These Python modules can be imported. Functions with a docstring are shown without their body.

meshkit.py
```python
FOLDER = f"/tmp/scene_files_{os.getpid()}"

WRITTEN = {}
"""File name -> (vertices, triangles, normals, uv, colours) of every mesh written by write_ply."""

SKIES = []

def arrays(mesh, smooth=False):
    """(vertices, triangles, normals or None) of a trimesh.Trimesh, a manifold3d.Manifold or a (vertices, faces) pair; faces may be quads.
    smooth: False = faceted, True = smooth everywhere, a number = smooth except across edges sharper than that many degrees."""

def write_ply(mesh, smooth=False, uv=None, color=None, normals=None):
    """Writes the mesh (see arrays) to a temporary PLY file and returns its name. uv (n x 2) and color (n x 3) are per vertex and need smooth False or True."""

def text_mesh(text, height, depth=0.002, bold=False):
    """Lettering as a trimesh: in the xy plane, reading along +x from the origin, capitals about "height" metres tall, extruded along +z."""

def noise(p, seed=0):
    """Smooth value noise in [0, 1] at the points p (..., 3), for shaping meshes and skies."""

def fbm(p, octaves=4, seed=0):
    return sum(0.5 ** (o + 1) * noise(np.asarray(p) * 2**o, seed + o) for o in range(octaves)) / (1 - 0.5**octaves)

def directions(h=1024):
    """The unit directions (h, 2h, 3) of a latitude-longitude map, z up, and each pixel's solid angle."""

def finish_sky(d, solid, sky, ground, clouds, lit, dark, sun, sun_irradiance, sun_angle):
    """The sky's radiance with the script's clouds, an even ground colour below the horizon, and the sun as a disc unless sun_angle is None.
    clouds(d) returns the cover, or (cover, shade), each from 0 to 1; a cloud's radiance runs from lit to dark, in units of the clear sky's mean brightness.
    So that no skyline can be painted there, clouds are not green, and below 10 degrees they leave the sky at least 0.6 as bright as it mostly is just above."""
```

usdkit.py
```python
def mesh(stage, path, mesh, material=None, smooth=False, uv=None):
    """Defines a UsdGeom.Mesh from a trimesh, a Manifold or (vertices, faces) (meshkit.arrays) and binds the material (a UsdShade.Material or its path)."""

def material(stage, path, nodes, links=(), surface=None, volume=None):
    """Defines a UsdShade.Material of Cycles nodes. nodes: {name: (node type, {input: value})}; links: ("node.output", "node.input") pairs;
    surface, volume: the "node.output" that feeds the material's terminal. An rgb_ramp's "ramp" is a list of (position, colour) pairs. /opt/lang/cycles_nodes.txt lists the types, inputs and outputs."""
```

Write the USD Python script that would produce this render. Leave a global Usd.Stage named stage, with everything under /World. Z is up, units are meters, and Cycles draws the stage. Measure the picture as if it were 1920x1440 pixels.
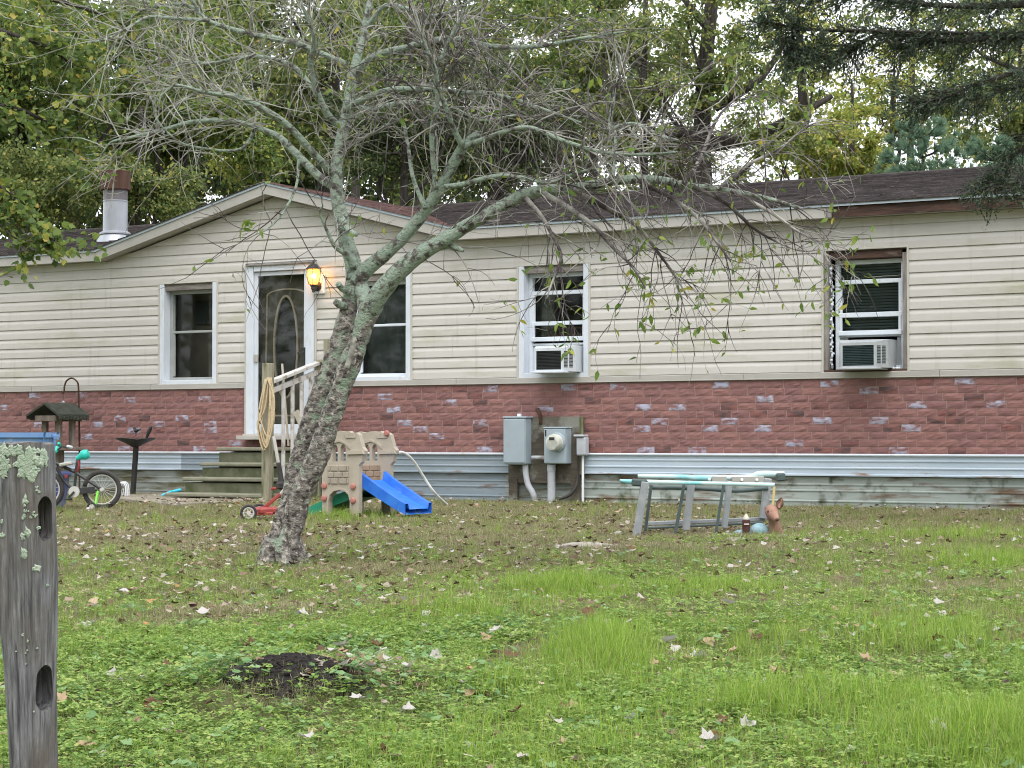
import math
import numpy as np, trimesh, shapely, usdkit, meshkit
import manifold3d as m3
from scipy.sparse import coo_matrix
from scipy.sparse.csgraph import connected_components
from shapely.geometry import Polygon, box as sbox, Point
from shapely.ops import unary_union
from pxr import Usd, UsdGeom, UsdLux, UsdShade, Gf, Sdf, Vt

stage = Usd.Stage.CreateInMemory()
UsdGeom.SetStageUpAxis(stage, "Z")
UsdGeom.SetStageMetersPerUnit(stage, 1.0)
UsdGeom.Xform.Define(stage, "/World")
UsdGeom.Scope.Define(stage, "/World/Looks")

# ---------------------------------------------------------------- camera
# world: the long wall of the home is the plane y = 0, x runs along it, z is up, the yard is at y < 0
FPX = 3800.0                                   # focal length in pixels of a 1920 wide picture
TH = math.radians(30.3)
PITCH = math.atan(106 / FPX)
CAMZ = 0.70
FLAT = np.array([-math.sin(TH), math.cos(TH), 0.0])
RIGHT = np.array([math.cos(TH), math.sin(TH), 0.0])
FWD = FLAT * math.cos(PITCH) + np.array([0, 0, math.sin(PITCH)])
UP = -FLAT * math.sin(PITCH) + np.array([0, 0, math.cos(PITCH)])
CAM = -23.3 * FLAT + np.array([0, 0, CAMZ])
cam = UsdGeom.Camera.Define(stage, "/World/camera")
cam.CreateHorizontalApertureAttr(36.0)
cam.CreateVerticalApertureAttr(27.0)
cam.CreateFocalLengthAttr(FPX / 1920 * 36)
cam.CreateClippingRangeAttr(Gf.Vec2f(0.1, 5000))
mat4 = Gf.Matrix4d(*[float(v) for r in (RIGHT, UP, -FWD, CAM) for v in (*r, 0)])
mat4.SetRow(3, Gf.Vec4d(*map(float, CAM), 1))
cam.AddTransformOp().Set(mat4)
cam.CreateExposureAttr(1.2)

# ---------------------------------------------------------------- sky and sun (soft light of a bright hazy evening, open shade)
SUN_EL, SUN_AZ = math.radians(60), math.atan2(0.62, -0.78)
S = np.array([math.sin(SUN_AZ) * math.cos(SUN_EL), math.cos(SUN_AZ) * math.cos(SUN_EL), math.sin(SUN_EL)])
usdkit.material(stage, "/World/Looks/sky_air", {
    "s": ("sky_texture", {"sky_type": "single_scattering", "sun_disc": False, "sun_elevation": SUN_EL, "sun_rotation": SUN_AZ, "aerosol_density": 2.0}),
    "h": ("hsv", {"saturation": 0.45, "value": 1.0}),
    "tc": ("texture_coordinate", {}),
    "n": ("noise_texture", {"scale": 2.2, "detail": 6.0, "roughness": 0.6}),
    "r": ("map_range", {"from_min": 0.3, "from_max": 0.6, "to_min": 0.35, "to_max": 0.9, "clamp": True}),
    "mx": ("mix_color", {"b": (7.5, 7.7, 8.0)}),
    "b": ("background_shader", {"strength": 0.115})},
    [("s.color", "h.color"), ("tc.generated", "n.vector"), ("n.fac", "r.value"), ("r.result", "mx.fac"), ("h.color", "mx.a"), ("mx.result", "b.color")], surface="b.background")
sky = UsdLux.DomeLight.Define(stage, "/World/sky")
UsdShade.MaterialBindingAPI.Apply(sky.GetPrim()).Bind(UsdShade.Material.Get(stage, "/World/Looks/sky_air"))
sky.GetPrim().SetCustomDataByKey("kind", "structure")
sun = UsdLux.DistantLight.Define(stage, "/World/sun")
sun.CreateIntensityAttr(0.30); sun.CreateAngleAttr(45.0); sun.CreateNormalizeAttr(True) if hasattr(sun, "CreateNormalizeAttr") else None
sun.CreateColorAttr(Gf.Vec3f(1.0, 0.975, 0.94))
sx = np.cross([0, 0, 1.0], S); sx /= np.linalg.norm(sx); sy = np.cross(S, sx)
sm = Gf.Matrix4d(*[float(v) for r in (sx, sy, S, (0, 0, 0)) for v in (*r, 0)]); sm.SetRow(3, Gf.Vec4d(0, 0, 0, 1))
sun.AddTransformOp().Set(sm)

# ---------------------------------------------------------------- helpers: rays of the lens, used only to read real positions off the photograph
def ray(px, py):
    return RIGHT * ((px - 960) / FPX) + UP * ((720 - py) / FPX) + FWD
def W(px, py, d=0.0):                           # point on the vertical plane d metres in front of the wall
    r = ray(px, py); return CAM + r * ((-d - CAM[1]) / r[1])
def atZ(px, py, Z):
    return CAM + ray(px, py) * Z
MOUND = (7.33, -14.16, 0.46)
def gz(x, y):
    x, y = np.asarray(x, float), np.asarray(y, float)
    d = np.clip(-y, 0, 60)
    p = np.stack([x, y, 0 * x], -1)
    return 0.105 * np.exp(-(((x - MOUND[0]) / MOUND[2]) ** 2 + ((y - MOUND[1]) / MOUND[2]) ** 2)) - 0.0155 * np.minimum(d, 24) + 0.05 * (meshkit.noise(p * 0.45, 3) - 0.5) * np.clip(d / 2, 0, 1) + 0.03 * (meshkit.noise(p * 1.7, 5) - 0.5) * np.clip(d / 2, 0, 1)
def G(px, py):                                   # point on the ground
    r = ray(px, py); z = -0.1
    for _ in range(12):
        p = CAM + r * ((z - CAM[2]) / r[2]); z = float(gz(p[0], p[1]))
    return p
def proj(p):
    q = np.asarray(p, float) - CAM
    z = q @ FWD
    return np.stack([960 + FPX * (q @ RIGHT) / z, 720 - FPX * (q @ UP) / z, z], -1)

_used = {}
def numbered(parent, name):
    k = (parent, name); n = _used.get(k, 0); _used[k] = n + 1
    return f"{parent}/{name}" + (f"_{n:03d}" if n else "")
def data(prim, label=None, cat=None, group=None, kind=None):
    for k, v in (("label", label), ("category", cat), ("group", group), ("kind", kind)):
        if v: prim.SetCustomDataByKey(k, v)
    return prim
def thing(name, label, cat, loc=None, group=None, kind=None, rotz=0):
    x = UsdGeom.Xform.Define(stage, numbered("/World", name))
    if loc is not None: x.AddTranslateOp().Set(Gf.Vec3d(*map(float, loc)))
    if rotz: x.AddRotateZOp().Set(float(rotz))
    data(x.GetPrim(), label, cat, group, kind)
    return T(str(x.GetPath()), loc)
class T:
    def __init__(s, path, loc=None): s.path = path; s.loc = np.zeros(3) if loc is None else np.asarray(loc, float)
def part(parent, name, mesh, mat, smooth=False, label=None, cat=None, kind=None, group=None):
    """one Mesh under parent (a T, or None for /World); mesh is in world coordinates and is stored relative to its thing"""
    base = parent.path if parent else "/World"
    path = numbered(base, name)
    if isinstance(mesh, B): mesh = mesh.get()
    if hasattr(mesh, "to_mesh"):
        q = mesh.to_mesh(); mesh = (q.vert_properties[:, :3], q.tri_verts)
    if hasattr(mesh, "vertices"): mesh = (np.array(mesh.vertices), np.array(mesh.faces))
    loc = parent.loc if parent else np.zeros(3)
    m = usdkit.mesh(stage, path, (np.asarray(mesh[0], float) - loc, mesh[1]), mat, smooth)
    data(m.GetPrim(), label, cat, group, kind); loose(m, mat, len(path))
    return T(path, loc)

LOOSE = set()                                     # materials whose colour differs from one loose piece to the next
def loose(m, mat, seed=0):
    """a primvar with one random number per loose piece of the mesh"""
    if str(mat) not in LOOSE: return
    f = np.array(m.GetFaceVertexIndicesAttr().Get()).reshape(-1, 3); n = len(m.GetPointsAttr().Get())
    a = np.concatenate([f[:, 0], f[:, 1]]); b = np.concatenate([f[:, 1], f[:, 2]])
    k, lab = connected_components(coo_matrix((np.ones(len(a), np.int8), (a, b)), shape=(n, n)), directed=False)
    UsdGeom.PrimvarsAPI(m).CreatePrimvar("piece", Sdf.ValueTypeNames.FloatArray, "vertex").Set(Vt.FloatArray.FromNumpy(np.random.RandomState(seed + k % 9973).rand(k)[lab].astype(np.float32)))
def unit(v):
    v = np.asarray(v, float); return v / max(np.linalg.norm(v), 1e-12)
def tubes(P, R, sides=5, cap=True):
    """N polylines of K points as tubes: P (N,K,3), R (N,K)"""
    P = np.asarray(P, float); R = np.asarray(R, float); N, K = P.shape[:2]
    t = np.gradient(P, axis=1); t /= np.linalg.norm(t, axis=2, keepdims=True) + 1e-12
    m = t.mean(1); ref = np.where(np.abs(m[:, 2:3]) < 0.85 * (np.linalg.norm(m, axis=1, keepdims=True) + 1e-9), [0, 0, 1.0], [1.0, 0.2, 0])
    a = np.cross(t, ref[:, None, :]); a /= np.linalg.norm(a, axis=2, keepdims=True) + 1e-12
    b = np.cross(t, a)
    an = np.arange(sides) * 2 * np.pi / sides
    V = P[:, :, None] + R[:, :, None, None] * (np.cos(an)[:, None] * a[:, :, None] + np.sin(an)[:, None] * b[:, :, None])
    base = (np.arange(N) * K * sides)[:, None, None]
    i, j = np.meshgrid(np.arange(K - 1), np.arange(sides), indexing="ij")
    q = np.stack([i * sides + j, i * sides + (j + 1) % sides, (i + 1) * sides + (j + 1) % sides, (i + 1) * sides + j], -1).reshape(1, -1, 4) + base
    q = q.reshape(-1, 4)
    F = np.vstack([q[:, [0, 1, 2]], q[:, [0, 2, 3]]])
    if cap:
        k = np.arange(1, sides - 1); e0 = np.stack([0 * k, k + 1, k], -1); e1 = (K - 1) * sides + np.stack([0 * k, k, k + 1], -1)
        F = np.vstack([F, (np.vstack([e0, e1])[None] + base).reshape(-1, 3)])
    return V.reshape(-1, 3), F
def spline(pts, n):
    """Catmull-Rom through pts (any columns)"""
    p = np.asarray(pts, float); p = np.vstack([2 * p[0] - p[1], p, 2 * p[-1] - p[-2]])
    out = []
    for u in np.linspace(0, len(p) - 3 - 1e-9, n):
        i = int(u); t = u - i; a, b, c, d = p[i:i + 4]
        out.append(0.5 * (2 * b + (c - a) * t + (2 * a - 5 * b + 4 * c - d) * t * t + (3 * b - a - 3 * c + d) * t ** 3))
    return np.array(out)
class B:
    """collects shapes into one mesh"""
    def __init__(s): s.v, s.f, s.n = [], [], 0
    def add(s, v, f):
        v = np.asarray(v, float); f = np.asarray(f, int)
        if f.shape[1] == 4: f = np.vstack([f[:, [0, 1, 2]], f[:, [0, 2, 3]]])
        s.v.append(v); s.f.append(f + s.n); s.n += len(v); return s
    def get(s): return np.vstack(s.v), np.vstack(s.f)
    def box(s, c, size, bev=0.0, rot=None):
        h = np.asarray(size, float) / 2; bev = min(bev, 0.45 * min(size))
        if bev <= 0:
            v = np.array([[x, y, z] for x in (-1, 1) for y in (-1, 1) for z in (-1, 1)]) * h
        else:
            v = np.array([[x * (h[0] - bev * (k != 0)), y * (h[1] - bev * (k != 1)), z * (h[2] - bev * (k != 2))] for x in (-1, 1) for y in (-1, 1) for z in (-1, 1) for k in range(3)])
        hull = trimesh.convex.convex_hull(v)
        v = np.array(hull.vertices)
        if rot is not None: v = v @ np.asarray(rot).T
        return s.add(v + np.asarray(c, float), hull.faces)
    def bar(s, p0, p1, w, h, bev=0.0, up=(0, 0, 1)):      # box from p0 to p1, w across, h along up
        p0, p1 = np.asarray(p0, float), np.asarray(p1, float)
        t = unit(p1 - p0); a = unit(np.cross(up, t)); b = np.cross(t, a)
        return s.box((p0 + p1) / 2, (np.linalg.norm(p1 - p0), w, h), bev, np.stack([t, a, b], 1))
    def tube(s, pts, r, sides=8, n=None):
        pts = np.asarray(pts, float)
        if n: 
            rr = np.broadcast_to(np.asarray(r, float), (len(pts),))
            q = spline(np.column_stack([pts, rr]), n); pts, r = q[:, :3], q[:, 3]
        return s.add(*tubes(pts[None], np.broadcast_to(np.asarray(r, float), (1, len(pts))), sides))
    def lathe(s, prof, c, sides=16, axis=(0, 0, 1)):      # prof: (r, h) along axis from c
        ax = unit(axis); a = unit(np.cross(ax, (0, 0, 1) if abs(ax[2]) < 0.9 else (1, 0, 0))); b = np.cross(ax, a)
        an = np.arange(sides) * 2 * np.pi / sides
        ring = np.cos(an)[:, None] * a + np.sin(an)[:, None] * b
        V = np.concatenate([np.asarray(c, float) + max(r, 1e-4) * ring + h * ax for r, h in prof])
        F = []
        for i in range(len(prof) - 1):
            for j in range(sides):
                k = (j + 1) % sides; F.append((i * sides + j, i * sides + k, (i + 1) * sides + k, (i + 1) * sides + j))
        F = np.array(F); F = np.vstack([F[:, [0, 1, 2]], F[:, [0, 2, 3]]])
        k = np.arange(1, sides - 1); n = (len(prof) - 1) * sides
        F = np.vstack([F, np.stack([0 * k, k + 1, k], -1), np.stack([0 * k, k, k + 1], -1) + n])
        return s.add(V, F)
    def prism(s, poly, yback, depth):                     # polygon in (x, z), front face at yback - depth
        for g in getattr(poly, "geoms", [poly]):
            if g.area < 1e-7: continue
            m = trimesh.creation.extrude_polygon(g, depth, engine="earcut"); v = np.array(m.vertices)
            s.add(np.stack([v[:, 0], yback - v[:, 2], v[:, 1]], 1), m.faces)
        return s
    def sphere(s, c, r, sub=2):
        m = trimesh.creation.icosphere(sub, 1.0); return s.add(np.array(m.vertices) * np.asarray(r) + np.asarray(c, float), m.faces)
def rotz(a):
    c, s_ = math.cos(a), math.sin(a); return np.array([[c, -s_, 0], [s_, c, 0], [0, 0, 1.0]])
def roty(a):
    c, s_ = math.cos(a), math.sin(a); return np.array([[c, 0, s_], [0, 1, 0], [-s_, 0, c]])
def rotx(a):
    c, s_ = math.cos(a), math.sin(a); return np.array([[1, 0, 0], [0, c, -s_], [0, s_, c]])

# ---------------------------------------------------------------- materials
def pbr(name, c1, c2=None, scale=6.0, rough=0.7, bump=0.0, bscale=60.0, stretch=(1, 1, 1), spec=0.35, metal=0.0, island=0.0, lo=0.35, hi=0.65,
        stain=None, sscale=3.0, slo=0.5, shi=0.65, sstretch=(1, 1, 1), stain2=None, s2scale=9.0, s2lo=0.55, s2hi=0.62, s2stretch=(1, 1, 1), translucent=0.0, coat=0.0, zfade=None, bdist=0.02):
    """noise between c1 and c2, island: brightness spread per loose piece, stain: a second colour in patches (rust, algae, lichen); zfade=(z0,z1): the stain only where z is near z0, gone at z1"""
    N = {"g": ("geometry", {}), "p": ("principled_bsdf", {"roughness": rough, "specular_ior_level": spec, "metallic": metal, "coat_weight": coat})}
    L = []
    def noise(k, sc, st, det=5.0):
        N[k + "m"] = ("mapping", {"scale": st}); N[k] = ("noise_texture", {"scale": sc, "detail": det, "roughness": 0.6})
        L.extend([("g.position", k + "m.vector"), (k + "m.vector", k + ".vector")])
    noise("n1", scale, stretch)
    N["r1"] = ("map_range", {"from_min": lo, "from_max": hi, "clamp": True}); L.append(("n1.fac", "r1.value"))
    N["c"] = ("mix_color", {"a": c1, "b": c2 if c2 is not None else c1}); L.append(("r1.result", "c.fac"))
    out = "c.result"
    for k, col, sc, a, b, st in (("s1", stain, sscale, slo, shi, sstretch), ("s2", stain2, s2scale, s2lo, s2hi, s2stretch)):
        if col is None: continue
        noise(k, sc, st, 6.0)
        N[k + "r"] = ("map_range", {"from_min": a, "from_max": b, "clamp": True})
        fac = k + "r.result"
        if zfade and k == "s1":
            N["z"] = ("separate_xyz", {}); N["zr"] = ("map_range", {"from_min": zfade[0], "from_max": zfade[1], "to_min": zfade[2] if len(zfade) > 2 else 0.25, "to_max": zfade[3] if len(zfade) > 3 else -0.25, "clamp": True}); N["za"] = ("math", {"math_type": "add"})
            L.extend([("g.position", "z.vector"), ("z.z", "zr.value"), (k + ".fac", "za.value1"), ("zr.result", "za.value2"), ("za.value", k + "r.value")])
        else:
            L.append((k + ".fac", k + "r.value"))
        N[k + "c"] = ("mix_color", {"b": col}); L.extend([(fac, k + "c.fac"), (out, k + "c.a")]); out = k + "c.result"
    if island:
        N["isl"] = ("attribute", {"attribute": "piece"}); LOOSE.add("/World/Looks/" + name)
        N["ir"] = ("map_range", {"from_min": 0.0, "from_max": 1.0, "to_min": 1 - island, "to_max": 1 + island}); N["ih"] = ("hsv", {})
        L.extend([("isl.fac", "ir.value"), ("ir.result", "ih.value"), (out, "ih.color")]); out = "ih.color"
    L.append((out, "p.base_color"))
    if bump:
        noise("nb", bscale, stretch, 4.0)
        N["b"] = ("bump", {"strength": bump, "distance": bdist}); L.extend([("nb.fac", "b.height"), ("b.normal", "p.normal")])
    surf = "p.BSDF"
    if translucent:
        N["t"] = ("translucent_bsdf", {}); N["mx"] = ("mix_closure", {"fac": translucent})
        L.extend([(out, "t.color"), ("p.BSDF", "mx.closure1"), ("t.BSDF", "mx.closure2")]); surf = "mx.closure"
    return usdkit.material(stage, "/World/Looks/" + name, N, L, surface=surf)
def leafmat(name, stops, rough=0.55, translucent=0.35, spec=0.3):
    """one colour per leaf, taken from stops at random"""
    LOOSE.add("/World/Looks/" + name)
    return usdkit.material(stage, "/World/Looks/" + name, {
        "g": ("attribute", {"attribute": "piece"}), "r": ("rgb_ramp", {"ramp": stops}), "p": ("principled_bsdf", {"roughness": rough, "specular_ior_level": spec}),
        "t": ("translucent_bsdf", {}), "m": ("mix_closure", {"fac": translucent})},
        [("g.fac", "r.fac"), ("r.color", "p.base_color"), ("r.color", "t.color"), ("p.BSDF", "m.closure1"), ("t.BSDF", "m.closure2")], surface="m.closure")
def glassmat(name, tint=(0.9, 0.95, 0.93), ior=1.5, rough=0.0):
    return usdkit.material(stage, "/World/Looks/" + name, {
        "f": ("fresnel", {"IOR": ior}), "t": ("transparent_bsdf", {"color": tint}), "g": ("glossy_bsdf", {"color": (1, 1, 1), "roughness": rough}), "m": ("mix_closure", {})},
        [("f.fac", "m.fac"), ("t.BSDF", "m.closure1"), ("g.BSDF", "m.closure2")], surface="m.closure")
# ================================================================ setting: ground
def ground_mesh():
    xs = np.concatenate([np.linspace(-400, -32, 14), np.linspace(-30, 22, 261), np.linspace(24, 400, 14)])
    ys = np.concatenate([np.linspace(-400, -32, 12), np.linspace(-30, 8, 305), np.linspace(10, 400, 16)])
    X, Y = np.meshgrid(xs, ys, indexing="ij"); Z = gz(X, Y)
    V = np.stack([X, Y, Z], -1).reshape(-1, 3); n, m = len(xs), len(ys)
    i, j = np.meshgrid(np.arange(n - 1), np.arange(m - 1), indexing="ij"); a = i * m + j
    return V, np.stack([a, a + m, a + m + 1, a + 1], -1).reshape(-1, 4)
pbr("soil_thatch", (0.085, 0.075, 0.04), (0.13, 0.115, 0.06), 3.0, 0.95, bump=0.8, bscale=45, stain=(0.09, 0.13, 0.03), sscale=1.2, slo=0.45, shi=0.6, bdist=0.03)
g0 = usdkit.mesh(stage, "/World/ground", ground_mesh(), "/World/Looks/soil_thatch", True)
data(g0.GetPrim(), "grassy yard with patches of bare thatch in front of the home", "ground", kind="structure")

# ================================================================ materials of the home
pbr("siding_cream", (0.495, 0.472, 0.437), (0.54, 0.517, 0.484), 1.5, 0.45, stretch=(0.5, 1, 3), bump=0.05, bscale=90, stain=(0.37, 0.36, 0.26), sscale=1.6, slo=0.54, shi=0.74, sstretch=(0.6, 1, 2.4), stain2=(0.37, 0.355, 0.305), s2scale=2.6, s2lo=0.57, s2hi=0.86, s2stretch=(4.5, 1, 0.35))
pbr("trim_white", (0.56, 0.60, 0.66), (0.62, 0.66, 0.71), 3, 0.4, stain=(0.50, 0.50, 0.47), sscale=9, slo=0.6, shi=0.72, sstretch=(1, 1, 0.3))
pbr("sash_white", (0.60, 0.65, 0.71), (0.66, 0.70, 0.74), 5, 0.4, stain=(0.45, 0.45, 0.42), sscale=25, slo=0.62, shi=0.72)
pbr("sash_grey", (0.30, 0.32, 0.31), (0.36, 0.37, 0.36), 6, 0.5)
pbr("trim_beige", (0.36, 0.345, 0.315), (0.42, 0.40, 0.37), 2, 0.5, stain=(0.36, 0.35, 0.31), sscale=5, slo=0.5, shi=0.75, sstretch=(0.4, 1, 2))
pbr("channel_cream", (0.44, 0.42, 0.37), (0.49, 0.47, 0.42), 4, 0.5)
pbr("weathered_wood", (0.16, 0.14, 0.13), (0.30, 0.28, 0.26), 7, 0.85, stretch=(3, 3, 0.5), bump=0.4, bscale=30)
pbr("header_wood", (0.14, 0.125, 0.115), (0.30, 0.275, 0.25), 7, 0.85, stretch=(0.6, 3, 4), bump=0.4, bscale=30)
pbr("rotten_wood", (0.035, 0.022, 0.018), (0.10, 0.055, 0.04), 4, 0.85, stretch=(0.5, 2, 4), bump=0.5, bscale=18, stain=(0.16, 0.12, 0.10), sscale=6, slo=0.58, shi=0.7, sstretch=(0.6, 1, 2))
pbr("mortar", (0.29, 0.185, 0.165), (0.37, 0.25, 0.225), 12, 0.9)
BR = dict(rough=0.8, bump=0.28, bscale=38, stretch=(0.6, 1, 1.4), bdist=0.015)
bricks = []
for i, (a, b) in enumerate((((0.215, 0.105, 0.097), (0.262, 0.132, 0.121)), ((0.20, 0.098, 0.092), (0.245, 0.125, 0.117)), ((0.225, 0.110, 0.099), (0.27, 0.137, 0.123)), ((0.186, 0.092, 0.089), (0.23, 0.116, 0.109)))):
    pbr(f"brick_red_{i}", a, b, 9, **BR); bricks.append(f"/World/Looks/brick_red_{i}")
pbr("brick_dark", (0.21, 0.09, 0.08), (0.085, 0.055, 0.055), 9, lo=0.44, hi=0.62, **BR)
pbr("brick_pale", (0.21, 0.105, 0.10), (0.36, 0.365, 0.46), 16, lo=0.42, hi=0.60, **BR)
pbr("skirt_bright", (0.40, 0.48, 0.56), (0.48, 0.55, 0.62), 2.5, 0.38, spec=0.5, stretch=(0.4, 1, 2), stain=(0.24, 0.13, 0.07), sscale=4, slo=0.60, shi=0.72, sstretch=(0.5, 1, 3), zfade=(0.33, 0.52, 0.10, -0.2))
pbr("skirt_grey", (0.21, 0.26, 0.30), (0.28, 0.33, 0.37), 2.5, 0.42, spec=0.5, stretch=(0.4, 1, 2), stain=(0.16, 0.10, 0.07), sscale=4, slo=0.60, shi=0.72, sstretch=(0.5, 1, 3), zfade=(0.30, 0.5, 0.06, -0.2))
pbr("skirt_stained", (0.28, 0.31, 0.29), (0.36, 0.39, 0.37), 2.5, 0.5, stretch=(0.4, 1, 2), stain=(0.12, 0.11, 0.06), sscale=3, slo=0.45, shi=0.62, sstretch=(0.5, 1, 3))
pbr("skirt_rusty", (0.29, 0.33, 0.31), (0.38, 0.42, 0.39), 2.5, 0.6, stretch=(0.4, 1, 2), stain=(0.14, 0.085, 0.055), sscale=3.2, slo=0.50, shi=0.66, sstretch=(0.45, 1, 3), stain2=(0.06, 0.07, 0.03), s2scale=6, s2lo=0.52, s2hi=0.7)
pbr("shingle", (0.034, 0.027, 0.027), (0.075, 0.062, 0.06), 5, 0.9, island=0.38, bump=0.5, bscale=120, stain=(0.11, 0.09, 0.085), sscale=14, slo=0.55, shi=0.7)
pbr("shingle_red", (0.13, 0.075, 0.07), (0.19, 0.12, 0.11), 5, 0.9, island=0.35, bump=0.5, bscale=120, stain=(0.22, 0.17, 0.15), sscale=14, slo=0.55, shi=0.7)
pbr("inside_dark", (0.10, 0.09, 0.08), (0.13, 0.115, 0.10), 2, 0.9)
pbr("inside_tan", (0.30, 0.23, 0.18), (0.36, 0.28, 0.22), 2, 0.9)
pbr("door_brown", (0.105, 0.09, 0.07), (0.15, 0.13, 0.105), 3, 0.6)
pbr("black_iron", (0.018, 0.017, 0.018), (0.03, 0.028, 0.028), 12, 0.5, spec=0.4)
pbr("curtain_dark", (0.24, 0.24, 0.235), (0.32, 0.32, 0.31), 4, 0.95, translucent=0.2)
pbr("curtain_beige", (0.55, 0.5, 0.42), (0.62, 0.57, 0.48), 4, 0.95, translucent=0.2)
pbr("blind_grey", (0.40, 0.44, 0.45), (0.46, 0.5, 0.5), 4, 0.6)
glassmat("pane_glass", (0.66, 0.70, 0.69), 1.28, 0.03)
glassmat("door_glass", (0.85, 0.87, 0.85), 1.28, 0.03)
Mx = lambda n: "/World/Looks/" + n

# ================================================================ the mobile home
HX0, HX1, HD = -10.6, 9.6, 7.0                     # its ends and its depth
EAVE, TOPT, BR0 = 3.03, 1.345, 0.56                # siding top, brick top, brick bottom
PKX, PKZ, GH = -3.40, 3.70, 2.68                   # gable peak and half width
WIN = [(-5.21, -4.29), (-2.30, -1.38), (0.10, 1.01), (3.82, 4.735)]
WZ0, WZ1 = 1.415, 2.70
DOOR = (-3.81, -2.775, 0.77, 2.885)
home = thing("mobile_home", "long cream sided mobile home with red brick facing and a low gable", "house")
openings = [sbox(a, WZ0, b, WZ1) for a, b in WIN] + [sbox(DOOR[0], DOOR[2], DOOR[1], DOOR[3])]
shell = unary_union([sbox(HX0, 0.52, HX1, EAVE + 0.1), Polygon([(PKX - GH, EAVE), (PKX + GH, EAVE), (PKX, PKZ + 0.02)])])
part(home, "wall", B().prism(shell.difference(unary_union(openings)), 0.10, 0.095), Mx("siding_cream"))
part(home, "end_wall", B().box((HX0 + 0.05, HD / 2, 1.6), (0.1, HD - 0.22, 3.2)), Mx("siding_cream"))
part(home, "end_wall", B().box((HX1 - 0.05, HD / 2, 1.6), (0.1, HD - 0.22, 3.2)), Mx("siding_cream"))
part(home, "rear_wall", B().box((0, HD - 0.05, 1.6), (HX1 - HX0 - 0.02, 0.1, 3.2)), Mx("siding_cream"))
part(home, "inside_wall", B().box((-0.5, 2.6, 1.9), (HX1 - HX0 - 0.4, 0.06, 2.3)), Mx("inside_tan"))
part(home, "inside_floor", B().box((-0.5, 2.9, 0.72), (HX1 - HX0 - 0.3, 5.4, 0.05)), Mx("inside_dark"))
part(home, "inside_ceiling", B().box((-0.5, 2.9, 3.02), (HX1 - HX0 - 0.3, 5.4, 0.03)), Mx("inside_dark"))

# --- siding: one mesh per board between openings
PROF = [(0.0, 0.0185), (0.56, 0.0175), (0.64, 0.0155), (1.0, 0.002)]
def board(poly, z0, pitch, out=0.0):
    b = B(); zz = [z0 + t * pitch for t, _ in PROF]; yy = [-(y + out) for _, y in PROF]
    fy = lambda z: np.interp(z, zz, yy)
    for k in range(3):
        band = poly.intersection(sbox(-50, zz[k], 50, zz[k + 1]))
        for g in getattr(band, "geoms", [band]):
            if g.geom_type != "Polygon" or g.area < 1e-6: continue
            v, f = trimesh.creation.triangulate_polygon(g, engine="earcut")
            b.add(np.stack([v[:, 0], fy(v[:, 1]), v[:, 1]], 1), f)
            if k == 0:
                x0, _, x1, _ = g.bounds; zb = g.bounds[1]
                if abs(zb - z0) < 1e-4:
                    b.add([(x0, yy[0], z0), (x1, yy[0], z0), (x1, 0.004, z0), (x0, 0.004, z0)], [(0, 1, 2, 3)])
    return b
rs = np.random.RandomState(4)
zb, pitch, ci = 1.425, 0.1262, 0
open_trim = unary_union([sbox(a - 0.022, WZ0 - 0.02, b + 0.022, WZ1 + 0.012) for a, b in WIN] + [sbox(DOOR[0] - 0.03, 0, DOOR[1] + 0.03, DOOR[3] + 0.02)])
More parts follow.
